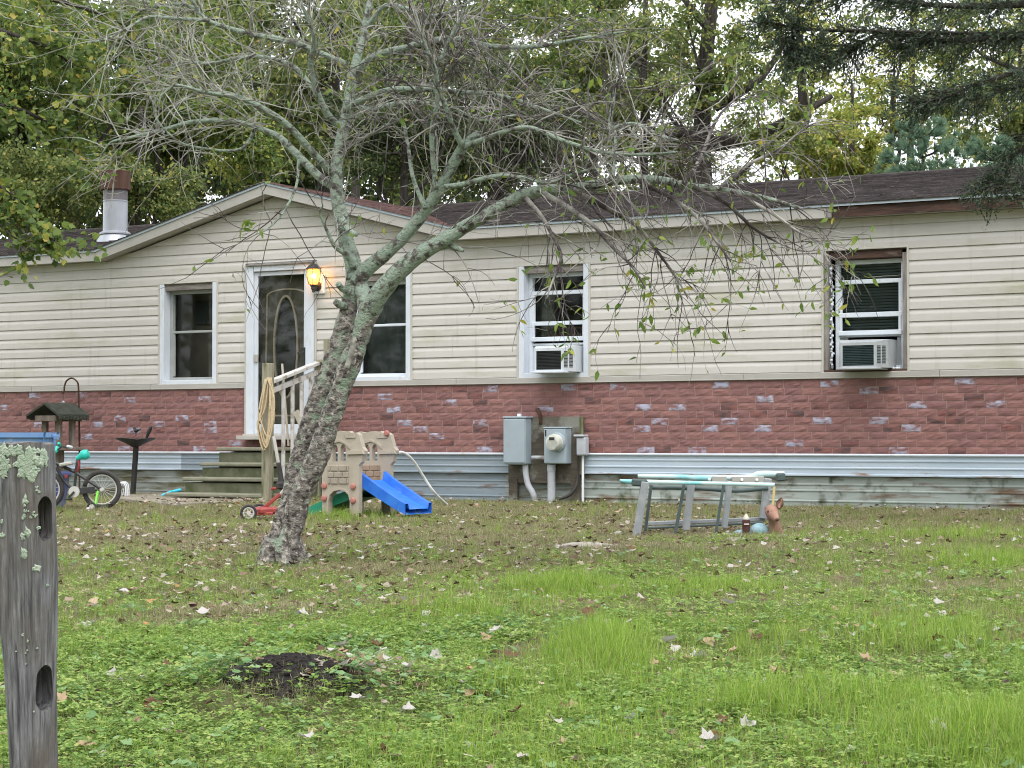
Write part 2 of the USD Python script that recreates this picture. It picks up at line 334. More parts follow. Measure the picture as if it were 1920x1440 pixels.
face = unary_union([sbox(HX0, 1.42, HX1, EAVE), Polygon([(PKX - GH, EAVE - 0.01), (PKX + GH, EAVE - 0.01), (PKX, PKZ)])]).difference(open_trim)
seam = {}
while zb < PKZ:
    strip = face.intersection(sbox(HX0, zb, HX1, min(zb + pitch, PKZ)))
    if ci // 2 not in seam:
        s0 = HX0 + rs.uniform(1.2, 3.4); seam[ci // 2] = [s0 + 3.7 * k for k in range(6)]
    cuts = [HX0] + [s for s in seam[ci // 2] if s < HX1] + [HX1]
    for k in range(len(cuts) - 1):
        piece = strip.intersection(sbox(cuts[k], 0, cuts[k + 1] - 0.0015, 9))
        for g in getattr(piece, "geoms", [piece]):
            if g.geom_type == "Polygon" and g.area > 1e-4:
                part(home, "siding_board", board(g, zb, pitch, 0.0016 * ((k + ci // 2) % 2)), Mx("siding_cream"))
    zb += pitch; ci += 1
# --- water table strip between siding and brick
for x0, x1 in ((HX0, -7.4), (-7.4, -5.35), (-5.35, DOOR[0] - 0.03), (DOOR[1] + 0.03, -0.74), (-0.74, 2.9), (2.9, 5.08), (5.08, HX1)):
    part(home, "trim_strip", B().box(((x0 + x1) / 2, -0.016, 1.386), (x1 - x0 - 0.004, 0.036, 0.066), 0.005).box(((x0 + x1) / 2, -0.027, 1.357), (x1 - x0 - 0.004, 0.018, 0.012), 0.003), Mx("trim_beige"))

# --- brick facing
facing = part(home, "brick_facing", B().prism(sbox(HX0, BR0, HX1, TOPT + 0.004).difference(sbox(DOOR[0] - 0.02, DOOR[2] - 0.02, DOOR[1] + 0.02, 2)), 0.004, 0.009), Mx("mortar"))
pale = [(x / 3 + ox, y / 3 + 480) for ox, l in ((1280, [(185, 725), (800, 725), (1565, 720), (1075, 768), (490, 808), (1285, 853), (1745, 852), (240, 930), (745, 935), (1065, 935), (195, 970), (490, 970), (1340, 983), (590, 1060), (45, 1090), (1180, 1102)]),
    (640, [(840, 750), (1270, 738), (1540, 735), (225, 790), (585, 825), (305, 862), (1150, 855), (1680, 852), (1870, 852), (380, 933), (795, 935), (1775, 930), (420, 970), (1730, 968), (545, 1012), (315, 1080), (800, 1088), (1685, 1087)]),
    (0, [(200, 780), (755, 810), (1170, 805), (15, 850), (655, 908), (995, 908), (555, 943), (890, 943), (1175, 943), (240, 943), (785, 975), (1205, 977), (485, 1010), (690, 1075), (1090, 1078), (1345, 1048), (460, 778)])) for x, y in l]
dark = [(x / 3 + ox, y / 3 + 480) for ox, l in ((1280, [(1340, 725), (240, 850), (745, 850), (960, 850), (590, 890), (45, 935), (1455, 895), (1395, 940), (905, 1060), (1685, 810), (850, 1100), (1580, 1075), (1130, 975), (1890, 720), (1830, 985)]),
    (640, [(675, 745), (1370, 735), (755, 820), (465, 860), (275, 895), (755, 970), (1395, 970), (1580, 930), (585, 1045), (1445, 815), (110, 750)]),
    (0, [(1070, 770), (585, 780), (490, 878), (1165, 872), (790, 910), (1030, 943), (420, 943), (930, 980), (1060, 1048), (700, 945)])) for x, y in l]
palep = [W(*p)[[0, 2]] for p in pale]; darkp = [W(*p)[[0, 2]] for p in dark]
ROWS, BW, J = 10, 0.208, 0.0115
rh = (TOPT - BR0) / ROWS
def brick_mesh(x0, x1, z0, z1, r):
    nx, nz = 5, 4; xs = np.linspace(x0, x1, nx); zs = np.linspace(z0, z1, nz)
    X, Z = np.meshgrid(xs, zs, indexing="ij"); e = np.ones((nx, nz)); e[[0, -1]] = 0.35; e[:, [0, -1]] = 0.35
    Y = -(0.0065 + 0.010 * e * r.uniform(0.45, 1.25, (nx, nz)))
    V = np.stack([X, Y, Z], -1).reshape(-1, 3); i, j = np.meshgrid(np.arange(nx - 1), np.arange(nz - 1), indexing="ij"); a = i * nz + j
    F = np.stack([a, a + nz, a + nz + 1, a + 1], -1).reshape(-1, 4)
    rim = [i * nz for i in range(nx)] + [(nx - 1) * nz + j for j in range(1, nz)] + [i * nz + nz - 1 for i in range(nx - 2, -1, -1)] + [j for j in range(nz - 2, 0, -1)]
    back = V[rim].copy(); back[:, 1] = -0.0015; n = len(V); m = len(rim)
    F2 = np.array([(rim[k], n + k, n + (k + 1) % m, rim[(k + 1) % m]) for k in range(m)])
    return np.vstack([V, back]), np.vstack([F, F2])
rb = np.random.RandomState(11); allb = []
for r in range(ROWS):
    z0 = BR0 + r * rh; x = HX0 + (BW / 2 if r % 2 else 0) + rb.uniform(-0.02, 0.02) - 0.1
    while x < HX1:
        w = BW * rb.choice([1.0, 1.0, 1.0, 1.0, 1.04, 0.96]); a, b = x + J / 2, x + w - J / 2
        a, b = max(a, HX0), min(b, HX1); x += w
        if b - a < 0.04: continue
        if z0 + rh > DOOR[2] - 0.01 and a < DOOR[1] + 0.035 and b > DOOR[0] - 0.035:
            if a < DOOR[0] - 0.075: b = DOOR[0] - 0.035
            elif b > DOOR[1] + 0.075: a = DOOR[1] + 0.035
            else: continue
        z1 = z0 + rh - J * 0.7
        hit = lambda L: any(a - J / 2 <= p[0] <= b + J / 2 and z0 - 0.002 <= p[1] <= z0 + rh - 0.002 for p in L)
        kind = "brick_pale" if hit(palep) else "brick_dark" if (hit(darkp) or rb.rand() < 0.03) else None
        allb.append((a, b, z0, z1, kind, rb.randint(4), brick_mesh(a, b, z0, z1, rb)))
pw = lambda t: (lambda q: -1 if (q[0] < -20 or q[0] > 1940) else q[2])(proj(((t[0] + t[1]) / 2, 0, t[2])))
seen = sorted([t for t in allb if pw(t) > 0], key=pw); near = set(id(t) for t in seen[:300])
rest = {}
for t in allb:
    m = Mx(t[4]) if t[4] else bricks[t[5]]
    if id(t) in near: part(facing, "brick", t[6], m, label={"brick_pale": "whitewashed brick", "brick_dark": "smoke dark brick"}.get(t[4]))
    else: rest.setdefault(m, B()).add(*t[6])
for m, b in rest.items(): part(facing, {"pale": "pale_brickwork", "dark": "dark_brickwork"}.get(m.split("_")[-1], "brickwork"), b, m, kind="stuff")

# --- corrugated metal skirting
def ribbed(x0, x1, z0, z1, y, ribs, lip=0.012):
    pr = [(y - 0.0, z1 + 0.004), (y - lip, z1), (y - lip, z1 - 0.018), (y, z1 - 0.024)]
    for rz_ in ribs:
        pr += [(y, rz_ + 0.012), (y - 0.009, rz_ + 0.005), (y - 0.009, rz_ - 0.005), (y, rz_ - 0.012)]
    pr += [(y, z0 + 0.024), (y - lip, z0 + 0.018), (y - lip, z0 + 0.002), (y + 0.008, z0)]
    v, f = [], []
    for k in range(len(pr) - 1):
        n = len(v); v += [(x0, *pr[k]), (x1, *pr[k]), (x1, *pr[k + 1]), (x0, *pr[k + 1])]; f.append((n, n + 1, n + 2, n + 3))
    return B().add(v, f)
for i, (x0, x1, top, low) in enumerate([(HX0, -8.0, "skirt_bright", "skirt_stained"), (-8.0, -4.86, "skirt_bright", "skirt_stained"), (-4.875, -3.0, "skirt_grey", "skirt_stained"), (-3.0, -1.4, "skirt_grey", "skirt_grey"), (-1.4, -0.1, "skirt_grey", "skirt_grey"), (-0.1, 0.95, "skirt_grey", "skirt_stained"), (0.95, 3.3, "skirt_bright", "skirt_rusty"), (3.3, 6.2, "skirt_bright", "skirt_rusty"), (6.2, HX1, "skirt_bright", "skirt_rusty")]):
    e = 0.002 * (i % 2)
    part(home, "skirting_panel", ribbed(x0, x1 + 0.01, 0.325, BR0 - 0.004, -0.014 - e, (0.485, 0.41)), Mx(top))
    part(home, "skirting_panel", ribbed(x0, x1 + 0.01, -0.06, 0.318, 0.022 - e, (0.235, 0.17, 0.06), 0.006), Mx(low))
part(home, "skirting_rail", B().tube([(HX0, -0.03, BR0 - 0.012), (HX1, -0.03, BR0 - 0.012)], 0.013, 8), Mx("trim_white"))
part(home, "underfloor", B().box((0, 0.12, 0.3), (HX1 - HX0 - 0.3, 0.1, 0.55)), Mx("inside_dark"))

# --- windows
def window(x0, x1, style):
    z0, z1 = WZ0, WZ1; D = 0.15; wm = "trim_white"
    c = B()                                                    # cream channel round the opening
    c.box(((x0 + x1) / 2, -0.012, z1 + 0.004), (x1 - x0 + 0.04, 0.03, 0.016), 0.003)
    for xx in (x0 - 0.012, x1 + 0.012): c.box((xx, -0.012, (z0 + z1) / 2), (0.022, 0.032, z1 - z0), 0.003)
    w = part(home, "window", c, Mx("channel_cream"))
    if style != "wood":
        cas = B(); cw = 0.068
        cas.box((x0 + cw / 2, 0.001, (z0 + z1) / 2), (cw, 0.05, z1 - z0), 0.004).box((x1 - cw / 2, 0.001, (z0 + z1) / 2), (cw, 0.05, z1 - z0), 0.004)
        cas.box(((x0 + x1) / 2, 0.003, z0 + 0.026), (x1 - x0 - 2 * cw, 0.05, 0.05), 0.004)
        part(w, "casing", cas, Mx(wm)); ix0, ix1, iz0, iz1 = x0 + cw, x1 - cw, z0 + 0.05, z1 - 0.085
        rv = B()
        rv.box((ix0 - 0.012, 0.10, (iz0 + iz1) / 2), (0.02, 0.15, iz1 - iz0 + 0.06), 0.002).box((ix1 + 0.012, 0.10, (iz0 + iz1) / 2), (0.02, 0.15, iz1 - iz0 + 0.06), 0.002)
        rv.box(((ix0 + ix1) / 2, 0.10, iz0 - 0.012), (ix1 - ix0, 0.15, 0.02), 0.002)
        part(w, "reveal", rv, Mx(wm))
        part(w, "header_board", B().box(((x0 + x1) / 2, 0.05, z1 - 0.045), (x1 - x0 - 2 * cw - 0.002, 0.10, 0.085), 0.004), Mx("header_wood"))
    else:
        rv = B(); ix0, ix1, iz0, iz1 = x0 + 0.085, x1 - 0.06, z0 + 0.03, z1 - 0.10
        part(w, "side_board", B().box((x0 + 0.024, 0.06, (z0 + z1) / 2), (0.045, 0.13, z1 - z0 - 0.02), 0.004), Mx("weathered_wood"))
        part(w, "side_board", B().box((x1 - 0.028, 0.06, (z0 + z1) / 2 - 0.02), (0.052, 0.13, z1 - z0 - 0.06), 0.004), Mx("weathered_wood"))
        part(w, "header_board", B().box(((x0 + x1) / 2, 0.06, z1 - 0.05), (x1 - x0 - 0.12, 0.12, 0.09), 0.004), Mx("rotten_wood"))
        part(w, "sill_board", B().box(((x0 + x1) / 2, 0.05, z0 + 0.012), (x1 - x0 - 0.004, 0.14, 0.03), 0.004), Mx("rotten_wood"))
        fo = B(); r = np.random.RandomState(3)                 # ragged white foam and caulk along the left jamb and the sill
        for k in range(46):
            fo.sphere((x0 + 0.06 + r.uniform(-0.01, 0.014), 0.06 + r.uniform(-0.03, 0.01), z0 + 0.06 + (z1 - z0 - 0.2) * k / 46), r.uniform(0.010, 0.022, 3), 1)
        for k in range(22):
            fo.sphere((x1 - 0.09 - 0.30 * r.rand(), 0.0 + r.uniform(-0.015, 0.02), z0 + 0.034), r.uniform(0.008, 0.018, 3), 1)
        part(w, "foam_filler", fo, Mx("sash_white"), True)
    y = 0.135; fm = "sash_grey" if style == "grey" else "sash_white"
    fr = B(); fw = 0.045
    fr.box((ix0 + fw / 2, y, (iz0 + iz1) / 2), (fw, 0.07, iz1 - iz0), 0.004).box((ix1 - fw / 2, y, (iz0 + iz1) / 2), (fw, 0.07, iz1 - iz0), 0.004)
    fr.box(((ix0 + ix1) / 2, y, iz1 - fw / 2), (ix1 - ix0 - 2 * fw, 0.07, fw), 0.004).box(((ix0 + ix1) / 2, y, iz0 + 0.02), (ix1 - ix0 - 2 * fw, 0.07, 0.04), 0.004)
    part(w, "frame", fr, Mx(fm))
    px0, px1 = ix0 + fw, ix1 - fw
    rails = {"grey": [(2.085, 0.03)], "plain": [(2.085, 0.03)], "ac": [(2.39, 0.045), (2.04, 0.045), (1.86, 0.05)], "wood": [(2.37, 0.045), (2.02, 0.05), (1.83, 0.05)]}[style]
    for k, (rz_, rt) in enumerate(rails):
        part(w, "sash_rail", B().box(((px0 + px1) / 2, y - 0.012 - 0.008 * k, rz_), (px1 - px0 + 0.02, 0.05, rt), 0.005), Mx(fm))
    zs = [iz1 - fw] + [r[0] for r in rails] + ([iz0 + 0.04] if style in ("grey", "plain") else [])
    for k in range(len(zs) - 1):
        part(w, "pane", B().box(((px0 + px1) / 2, y + 0.018 - 0.010 * k, (zs[k] + zs[k + 1]) / 2), (px1 - px0 + 0.01, 0.004, zs[k] - zs[k + 1] + 0.01)), Mx("pane_glass"))
        if k > 0:
            st = B()
            for xx in (px0 + 0.014, px1 - 0.014): st.box((xx, y - 0.010 - 0.010 * k, (zs[k] + zs[k + 1]) / 2), (0.028, 0.03, zs[k] - zs[k + 1] - 0.03), 0.003)
            part(w, "sash_stile", st, Mx(fm))
    return w, (ix0, ix1, iz0, iz1, px0, px1)
wins = [window(*WIN[0], "grey"), window(*WIN[1], "plain"), window(*WIN[2], "ac"), window(*WIN[3], "wood")]
def folds(x0, x1, z0, z1, y, n, amp, flare=0.0):
    xs = np.linspace(0, 1, n * 6 + 1); zs = np.linspace(z0, z1, 8); V = []
    for z in zs:
        t = (z - z0) / (z1 - z0); w = (x1 - x0) * (1 - flare * (1 - abs(2 * t - 1)))
        for u in xs: V.append((x0 + w * u, y + amp * math.sin(u * n * 6.28 + 0.6 * t) * (0.6 + 0.5 * math.sin(3.1 * u * n)), z))
    m = len(xs); i, j = np.meshgrid(np.arange(len(zs) - 1), np.arange(m - 1), indexing="ij"); a = i * m + j
    return np.array(V), np.stack([a, a + 1, a + m + 1, a + m], -1).reshape(-1, 4)
part(None, "curtain", folds(WIN[1][0] + 0.1, WIN[1][1] - 0.1, 1.45, 2.62, 0.30, 7, 0.03), Mx("curtain_dark"), True, "dark grey curtain closed behind the window to the right of the front door", "curtain")
part(None, "curtain", folds(WIN[2][0] + 0.12, WIN[2][0] + 0.36, 1.85, 2.62, 0.30, 3, 0.025, 0.35), Mx("curtain_beige"), True, "beige curtain drawn aside behind the window with the black grilled air conditioner", "curtain")
bl = thing("window_blind", "grey horizontal slat blind behind the wood framed right hand window", "blind")
for k in range(26):
    part(bl, "slat", B().box(((WIN[3][0] + WIN[3][1]) / 2, 0.20, 1.80 + k * 0.031), (0.70, 0.028, 0.003), rot=rotx(-0.75)), Mx("blind_grey"))
part(bl, "head_rail", B().box(((WIN[3][0] + WIN[3][1]) / 2, 0.20, 2.62), (0.72, 0.04, 0.035), 0.004), Mx("blind_grey"))
# things seen dimly inside
pbr("panel_grey", (0.26, 0.28, 0.28), None, 3, 0.6); pbr("orange_leaf", (0.5, 0.08, 0.02), (0.45, 0.2, 0.03), 30, 0.6)
pbr("inside_cream", (0.62, 0.47, 0.38), (0.72, 0.58, 0.48), 6, 0.9)
nb = thing("notice_board", "grey board hanging on a lit wall, seen through the window left of the door", "notice board")
part(nb, "panel", B().box((-5.02, 0.62, 2.36), (0.26, 0.02, 0.30), 0.004), Mx("panel_grey"))
for xx in (-5.11, -5.0, -4.93): part(nb, "pin", B().sphere((xx, 0.605, 2.235), 0.012, 1), Mx("inside_cream"), True)
st_ = Polygon([((0.09 if k % 2 == 0 else 0.05) * math.sin(k * math.pi / 5), (0.09 if k % 2 == 0 else 0.05) * math.cos(k * math.pi / 5)) for k in range(10)])
part(None, "leaf_ornament", B().prism(shapely.affinity.translate(st_, -4.78, 2.40), 0.62, 0.02), Mx("orange_leaf"), False, "red and orange leaf shaped ornament hanging inside the window left of the door", "ornament")
part(home, "inside_partition", B().box((-4.9, 0.68, 2.0), (1.2, 0.06, 1.3)), Mx("inside_cream"))
pbr("wreath_pink", (0.34, 0.17, 0.15), (0.45, 0.28, 0.26), 30, 0.8)
gl = B()
for k in range(3):
    a = np.linspace(0, 2 * np.pi, 25)
    gl.tube(np.stack([0.44 + 0.14 * k + 0.085 * np.cos(a), 0.24 + 0 * a, 1.945 + 0.045 * np.sin(a)], 1), 0.014, 6)
part(None, "ring_garland", gl, Mx("wreath_pink"), True, "garland of three pinkish rings behind the pane above the left air conditioner", "garland")

# --- entrance: storm door in front of an inner door with an oval light
x0, x1, z0, z1 = DOOR
fr = B(); fw = 0.105
for xx, w in ((x0 + fw / 2, fw), (x1 - fw / 2 - 0.01, fw + 0.02)): fr.box((xx, 0.0, (z0 + z1) / 2), (w, 0.09, z1 - z0), 0.006)
fr.box(((x0 + x1) / 2, 0.0, z1 - 0.045), (x1 - x0 - 2 * fw - 0.02, 0.09, 0.09), 0.006)
dr = part(home, "door_frame", fr, Mx("trim_white"))
part(dr, "head_cap", B().box(((x0 + x1) / 2, -0.055, z1 - 0.012), (x1 - x0 - 0.01, 0.03, 0.02), 0.004), Mx("header_wood"))
part(dr, "side_channel", B().box((x0 - 0.017, -0.01, (z0 + z1) / 2), (0.026, 0.05, z1 - z0), 0.003).box((x1 + 0.017, -0.01, (z0 + z1) / 2), (0.026, 0.05, z1 - z0), 0.003), Mx("channel_cream"))
part(dr, "threshold", B().box(((x0 + x1) / 2, -0.03, z0 - 0.012), (x1 - x0, 0.16, 0.045), 0.006), Mx("trim_beige"))
sx0, sx1, sz0, sz1 = x0 + fw, x1 - fw - 0.02, z0 + 0.01, z1 - 0.095
sd = B(); sw = 0.05
for xx in (sx0 + sw / 2, sx1 - sw / 2): sd.box((xx, 0.01, (sz0 + sz1) / 2), (sw, 0.035, sz1 - sz0), 0.005)
sd.box(((sx0 + sx1) / 2, 0.01, sz1 - sw / 2), (sx1 - sx0 - 2 * sw, 0.035, sw), 0.005).box(((sx0 + sx1) / 2, 0.01, sz0 + 0.06), (sx1 - sx0 - 2 * sw, 0.035, 0.12), 0.005)
sdp = part(home, "storm_door", sd, Mx("trim_white"))
part(sdp, "pane", B().box(((sx0 + sx1) / 2, 0.012, (sz0 + sz1) / 2 + 0.03), (sx1 - sx0 - 2 * sw + 0.01, 0.004, sz1 - sz0 - 0.16)), Mx("door_glass"))
part(sdp, "handle", B().box((sx1 - 0.022, -0.02, 1.72), (0.028, 0.03, 0.24), 0.008).tube([(sx1 - 0.03, -0.03, 1.78), (sx1 - 0.06, -0.05, 1.775), (sx1 - 0.11, -0.05, 1.77)], 0.008, 6), Mx("black_iron"))
part(sdp, "hinge_box", B().box((sx0 + 0.035, -0.012, 1.72), (0.05, 0.03, 0.10), 0.006), Mx("trim_beige"))
oc = Polygon([((sx0 + sx1) / 2 + 0.17 * math.cos(a), 1.86 + 0.62 * math.sin(a)) for a in np.linspace(0, 2 * np.pi, 48)[:-1]])
slab = part(home, "front_door", B().prism(sbox(sx0 - 0.02, z0, sx1 + 0.04, z1 - 0.05).difference(oc), 0.16, 0.045), Mx("door_brown"))
part(slab, "oval_rim", B().prism(oc.buffer(0.022).difference(oc.buffer(-0.004)), 0.112, 0.016), Mx("inside_cream"))
part(slab, "oval_pane", B().prism(oc.buffer(0.004), 0.14, 0.004), Mx("pane_glass"))
arch = Polygon([(sx0 + 0.07, 1.0), (sx1 - 0.05, 1.0)] + [((sx0 + sx1) / 2 + 0.01 + 0.31 * math.cos(a), 2.50 + 0.085 * math.sin(a)) for a in np.linspace(0, np.pi, 14)])
part(slab, "moulding", B().prism(arch.difference(arch.buffer(-0.018)), 0.114, 0.010), Mx("inside_cream"))

# --- fascia, soffit, roof
FY, FZ0, FZ1 = -0.20, 3.03, 3.165
def strip(xa, za, xb, zb_, t, y, th):                       # board along the eave or the rake
    return B().prism(Polygon([(xa, za), (xb, zb_), (xb, zb_ + t), (xa, za + t)]), y, th)
gx0, gx1 = PKX - GH - 0.05, PKX + GH + 0.05; gz_ = FZ0 + 0.70
part(home, "fascia_board", strip(HX0 - 0.1, FZ0, gx0, FZ0, 0.135, FY + 0.03, 0.03), Mx("trim_beige"))
part(home, "fascia_board", strip(gx0 + 0.001, FZ0, PKX - 0.001, gz_, 0.140, FY + 0.03, 0.032), Mx("trim_beige"))
part(home, "fascia_board", strip(PKX + 0.001, gz_, gx1 - 0.001, FZ0, 0.140, FY + 0.03, 0.032), Mx("trim_beige"))
part(home, "fascia_board", strip(gx1, FZ0, 3.92, FZ0, 0.135, FY + 0.03, 0.03), Mx("trim_beige"))
part(home, "bare_fascia_board", strip(3.92, FZ0 + 0.0, 6.6, FZ0 + 0.0, 0.115, FY + 0.045, 0.03), Mx("rotten_wood"), label="bare rotten eave board where the fascia cover has come off")
part(home, "bare_fascia_board", strip(6.602, FZ0 + 0.0, HX1 + 0.1, FZ0 + 0.0, 0.115, FY + 0.045, 0.03), Mx("rotten_wood"), label="bare rotten eave board where the fascia cover has come off")
part(home, "fascia_end_block", B().box((3.955, FY + 0.005, FZ0 + 0.055), (0.06, 0.02, 0.115), 0.003), Mx("weathered_wood"))
de = B()
for xa, za, xb, zb_ in ((HX0 - 0.1, FZ1, gx0, FZ1), (gx1, FZ1, HX1 + 0.1, FZ1), (gx0, FZ1 + 0.004, PKX, gz_ + 0.14), (PKX, gz_ + 0.14, gx1, FZ1 + 0.004)):
    de.prism(Polygon([(xa, za - 0.022), (xb, zb_ - 0.022), (xb, zb_ + 0.006), (xa, za + 0.006)]), FY - 0.004, 0.012)
part(home, "drip_edge", de, Mx("skirt_bright"))
sf = B()
for xa, xb in ((HX0 - 0.1, gx0), (gx1, HX1 + 0.1)):
    sf.box(((xa + xb) / 2, FY / 2 + 0.03, FZ0 + 0.012), (xb - xa, -FY - 0.02, 0.02))
for xa, za, xb, zb_ in ((gx0, FZ0 + 0.012, PKX, gz_ + 0.012), (PKX, gz_ + 0.012, gx1, FZ0 + 0.012)):
    sf.bar((xa, FY / 2 + 0.03, za), (xb, FY / 2 + 0.03, zb_), -FY - 0.02, 0.02, up=(0, 0, 1))
part(home, "soffit", sf, Mx("trim_beige"))
for xa, xb in ((3.9, HX1), (gx1, 3.898), (HX0, gx0)): part(home, "frieze_strip", B().box(((xa + xb) / 2, -0.02, FZ0 - 0.015), (xb - xa, 0.035, 0.03), 0.004), Mx("channel_cream"))
def shingles(O, A, U, poly, expo=0.14, tab=0.31, seed=0):
    """overlapping tabs on the plane O + a A + u U inside poly (a, u)"""
    r = np.random.RandomState(seed); N = unit(np.cross(A, U)); N = N if N[2] > 0 else -N; b = B()
    a0, u0, a1, u1 = poly.bounds; k = 0; u = u0
    while u < u1:
        a = a0 - r.uniform(0, tab)
        while a < a1:
            w = tab * r.uniform(0.75, 1.1); q = sbox(a + 0.003, u, a + w - 0.003, min(u + expo * 1.25, u1 + 0.05)).intersection(poly)
            a += w
            if q.geom_type != "Polygon" or q.area < 2e-4: continue
            c = np.array(q.exterior.coords[:-1]); h = 0.011 * (1 - (c[:, 1] - u) / (expo * 1.25)) + 0.002 + r.uniform(0, 0.003)
            top = O + c[:, :1] * A + c[:, 1:] * U + h[:, None] * N; bot = O + c[:, :1] * A + c[:, 1:] * U
            n = len(c); f = [(0, i, i + 1) for i in range(1, n - 1)]
            s = [(i, n + i, n + (i + 1) % n) for i in range(n)] + [(i, n + (i + 1) % n, (i + 1) % n) for i in range(n)]
            b.add(np.vstack([top, bot]), np.array(f + s))
        u += expo; k += 1
    return b
SL = 0.205; RY = HD / 2 - 0.1; Um = unit((0, 1, SL)); LU = (RY - FY) / Um[1]
O = np.array([0, FY - 0.03, FZ1 + 0.004])
notch = Polygon([(gx0 - 0.02, -0.1), (gx0 - 0.02, 0.0), (PKX, (RY - FY) * 0.985 / Um[1]), (gx1 + 0.02, 0.0), (gx1 + 0.02, -0.1)])
rpoly = sbox(HX0 - 0.12, 0, HX1 + 0.12, LU).difference(notch); rv, rf_ = trimesh.creation.triangulate_polygon(rpoly, engine="earcut"); O1 = O + [0, 0.01, -0.004]
roof = part(home, "roof", B().add(O1 + rv[:, :1] * np.array([1.0, 0, 0]) + rv[:, 1:] * Um, rf_).add([(HX0 - 0.12, RY, FZ1 + SL * (RY - FY)), (HX1 + 0.12, RY, FZ1 + SL * (RY - FY)), (HX0 - 0.12, HD + 0.2, FZ1), (HX1 + 0.12, HD + 0.2, FZ1)], [(0, 1, 3, 2)]), Mx("shingle"))
part(roof, "shingle_courses", shingles(O, np.array([1.0, 0, 0]), Um, rpoly, seed=1), Mx("shingle"), kind="stuff")
part(roof, "ridge_cap", B().tube([(HX0 - 0.12, RY, FZ1 + SL * (RY - FY)), (HX1 + 0.12, RY, FZ1 + SL * (RY - FY))], 0.05, 8), Mx("shingle"))
pkt = gz_ + 0.145; yback = FY + (pkt - FZ1) / SL
for s_, mname in ((-1, "shingle"), (1, "shingle_red")):
    P0 = np.array([PKX, FY - 0.03, pkt]); eave = np.array([PKX + s_ * (GH + 0.06), FY - 0.03, FZ1 + 0.008]); back = np.array([PKX, yback, pkt])
    rf = part(home, "gable_roof", B().add([P0, eave, back], [(0, 1, 2)]), Mx(mname))
    U = unit(P0 - eave); L = np.linalg.norm(P0 - eave); A = np.array([0, 1.0, 0])
    part(rf, "shingle_courses", shingles(eave, A, U, Polygon([(0, 0), (0, L), (yback - FY + 0.03, L)]), seed=2 + s_), Mx(mname), kind="stuff")

# --- steel flue on the roof
pbr("flue_steel", (0.30, 0.32, 0.35), (0.37, 0.39, 0.42), 6, 0.4, spec=0.5, stretch=(1, 1, 0.4), metal=0.3)
pbr("flue_dark", (0.12, 0.11, 0.115), (0.16, 0.145, 0.15), 6, 0.5, spec=0.5, metal=0.3)
pbr("rust", (0.05, 0.022, 0.014), (0.095, 0.05, 0.032), 5, 0.8, stretch=(2, 2, 0.35), bump=0.2, bscale=30)
pc = W(216, 452, -1.25); zz = lambda y_: W(216, y_, -1.25)[2]; R = 0.168
fl = thing("roof_flue", "round grey steel chimney flue with a rusty cap standing on the left roof", "chimney", (pc[0], pc[1], zz(462)))
part(fl, "flashing", B().lathe([(0.34, zz(470) - 0), (0.30, zz(462)), (0.20, zz(441)), (R, zz(440))], (pc[0], pc[1], 0), 32), Mx("flue_steel"), 30)
part(fl, "collar", B().lathe([(R + 0.003, zz(441)), (0.215, zz(440)), (0.215, zz(437)), (R + 0.003, zz(434))], (pc[0], pc[1], 0), 32), Mx("flue_steel"), 30)
part(fl, "pipe", B().lathe([(R, zz(450)), (R, zz(379)), (R + 0.006, zz(378.5)), (R + 0.006, zz(377)), (R, zz(376.5))], (pc[0], pc[1], 0), 32), Mx("flue_steel"), 30)
part(fl, "upper_pipe", B().lathe([(R - 0.001, zz(376.5)), (R - 0.001, zz(352))], (pc[0], pc[1], 0), 32), Mx("flue_dark"), 30)
part(fl, "cap", B().lathe([(R - 0.01, zz(357)), (0.202, zz(357)), (0.206, zz(355)), (0.202, zz(353)), (0.203, zz(326)), (0.208, zz(324)), (0.208, zz(322)), (0.19, zz(321)), (0.05, zz(319))], (pc[0], pc[1], 0), 32), Mx("rust"), 30)
# ================================================================ steps and porch rail
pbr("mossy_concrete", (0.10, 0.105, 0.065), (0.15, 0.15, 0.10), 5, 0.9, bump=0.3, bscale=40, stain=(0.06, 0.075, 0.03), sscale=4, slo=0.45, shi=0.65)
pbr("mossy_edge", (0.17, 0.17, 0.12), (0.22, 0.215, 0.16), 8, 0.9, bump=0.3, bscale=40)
pbr("post_wood", (0.20, 0.19, 0.12), (0.34, 0.31, 0.24), 5, 0.85, stretch=(3, 3, 0.4), bump=0.3, bscale=30, stain=(0.08, 0.09, 0.035), sscale=3, slo=0.5, shi=0.62, sstretch=(3, 3, 0.5))
pbr("rail_paint", (0.50, 0.48, 0.46), (0.60, 0.58, 0.55), 6, 0.7, stain=(0.28, 0.25, 0.2), sscale=9, slo=0.52, shi=0.66)
pbr("old_stick", (0.42, 0.37, 0.29), (0.50, 0.45, 0.37), 9, 0.8, stretch=(2, 2, 0.3))
xl = W(405, 838, 0.35)[0]; SW = 1.44
steps = thing("front_steps", "four mossy green concrete steps leading up to the front door", "steps", (xl + SW / 2, 0, 0))
STEP = [(0.35, 0.615), (0.66, 0.43), (0.97, 0.255), (1.28, 0.075)]
for i, (d, z) in enumerate(STEP):
    x0, x1 = xl - 0.012 * i, xl + SW + 0.004 * i
    dprev = 0.03 if i == 0 else STEP[i - 1][0] - 0.03
    part(steps, "riser", B().box(((x0 + x1) / 2, -(d + dprev) / 2 + 0.015, (z - 0.12) / 2 - 0.04), (x1 - x0 - 0.04, d - dprev - 0.03, z - 0.02 + 0.08 + 0.02), 0.008), Mx("mossy_concrete"))
    part(steps, "tread", B().box(((x0 + x1) / 2, -(d + dprev) / 2 + 0.004, z - 0.02), (x1 - x0, d - dprev + 0.02, 0.045), 0.012), Mx("mossy_edge"))
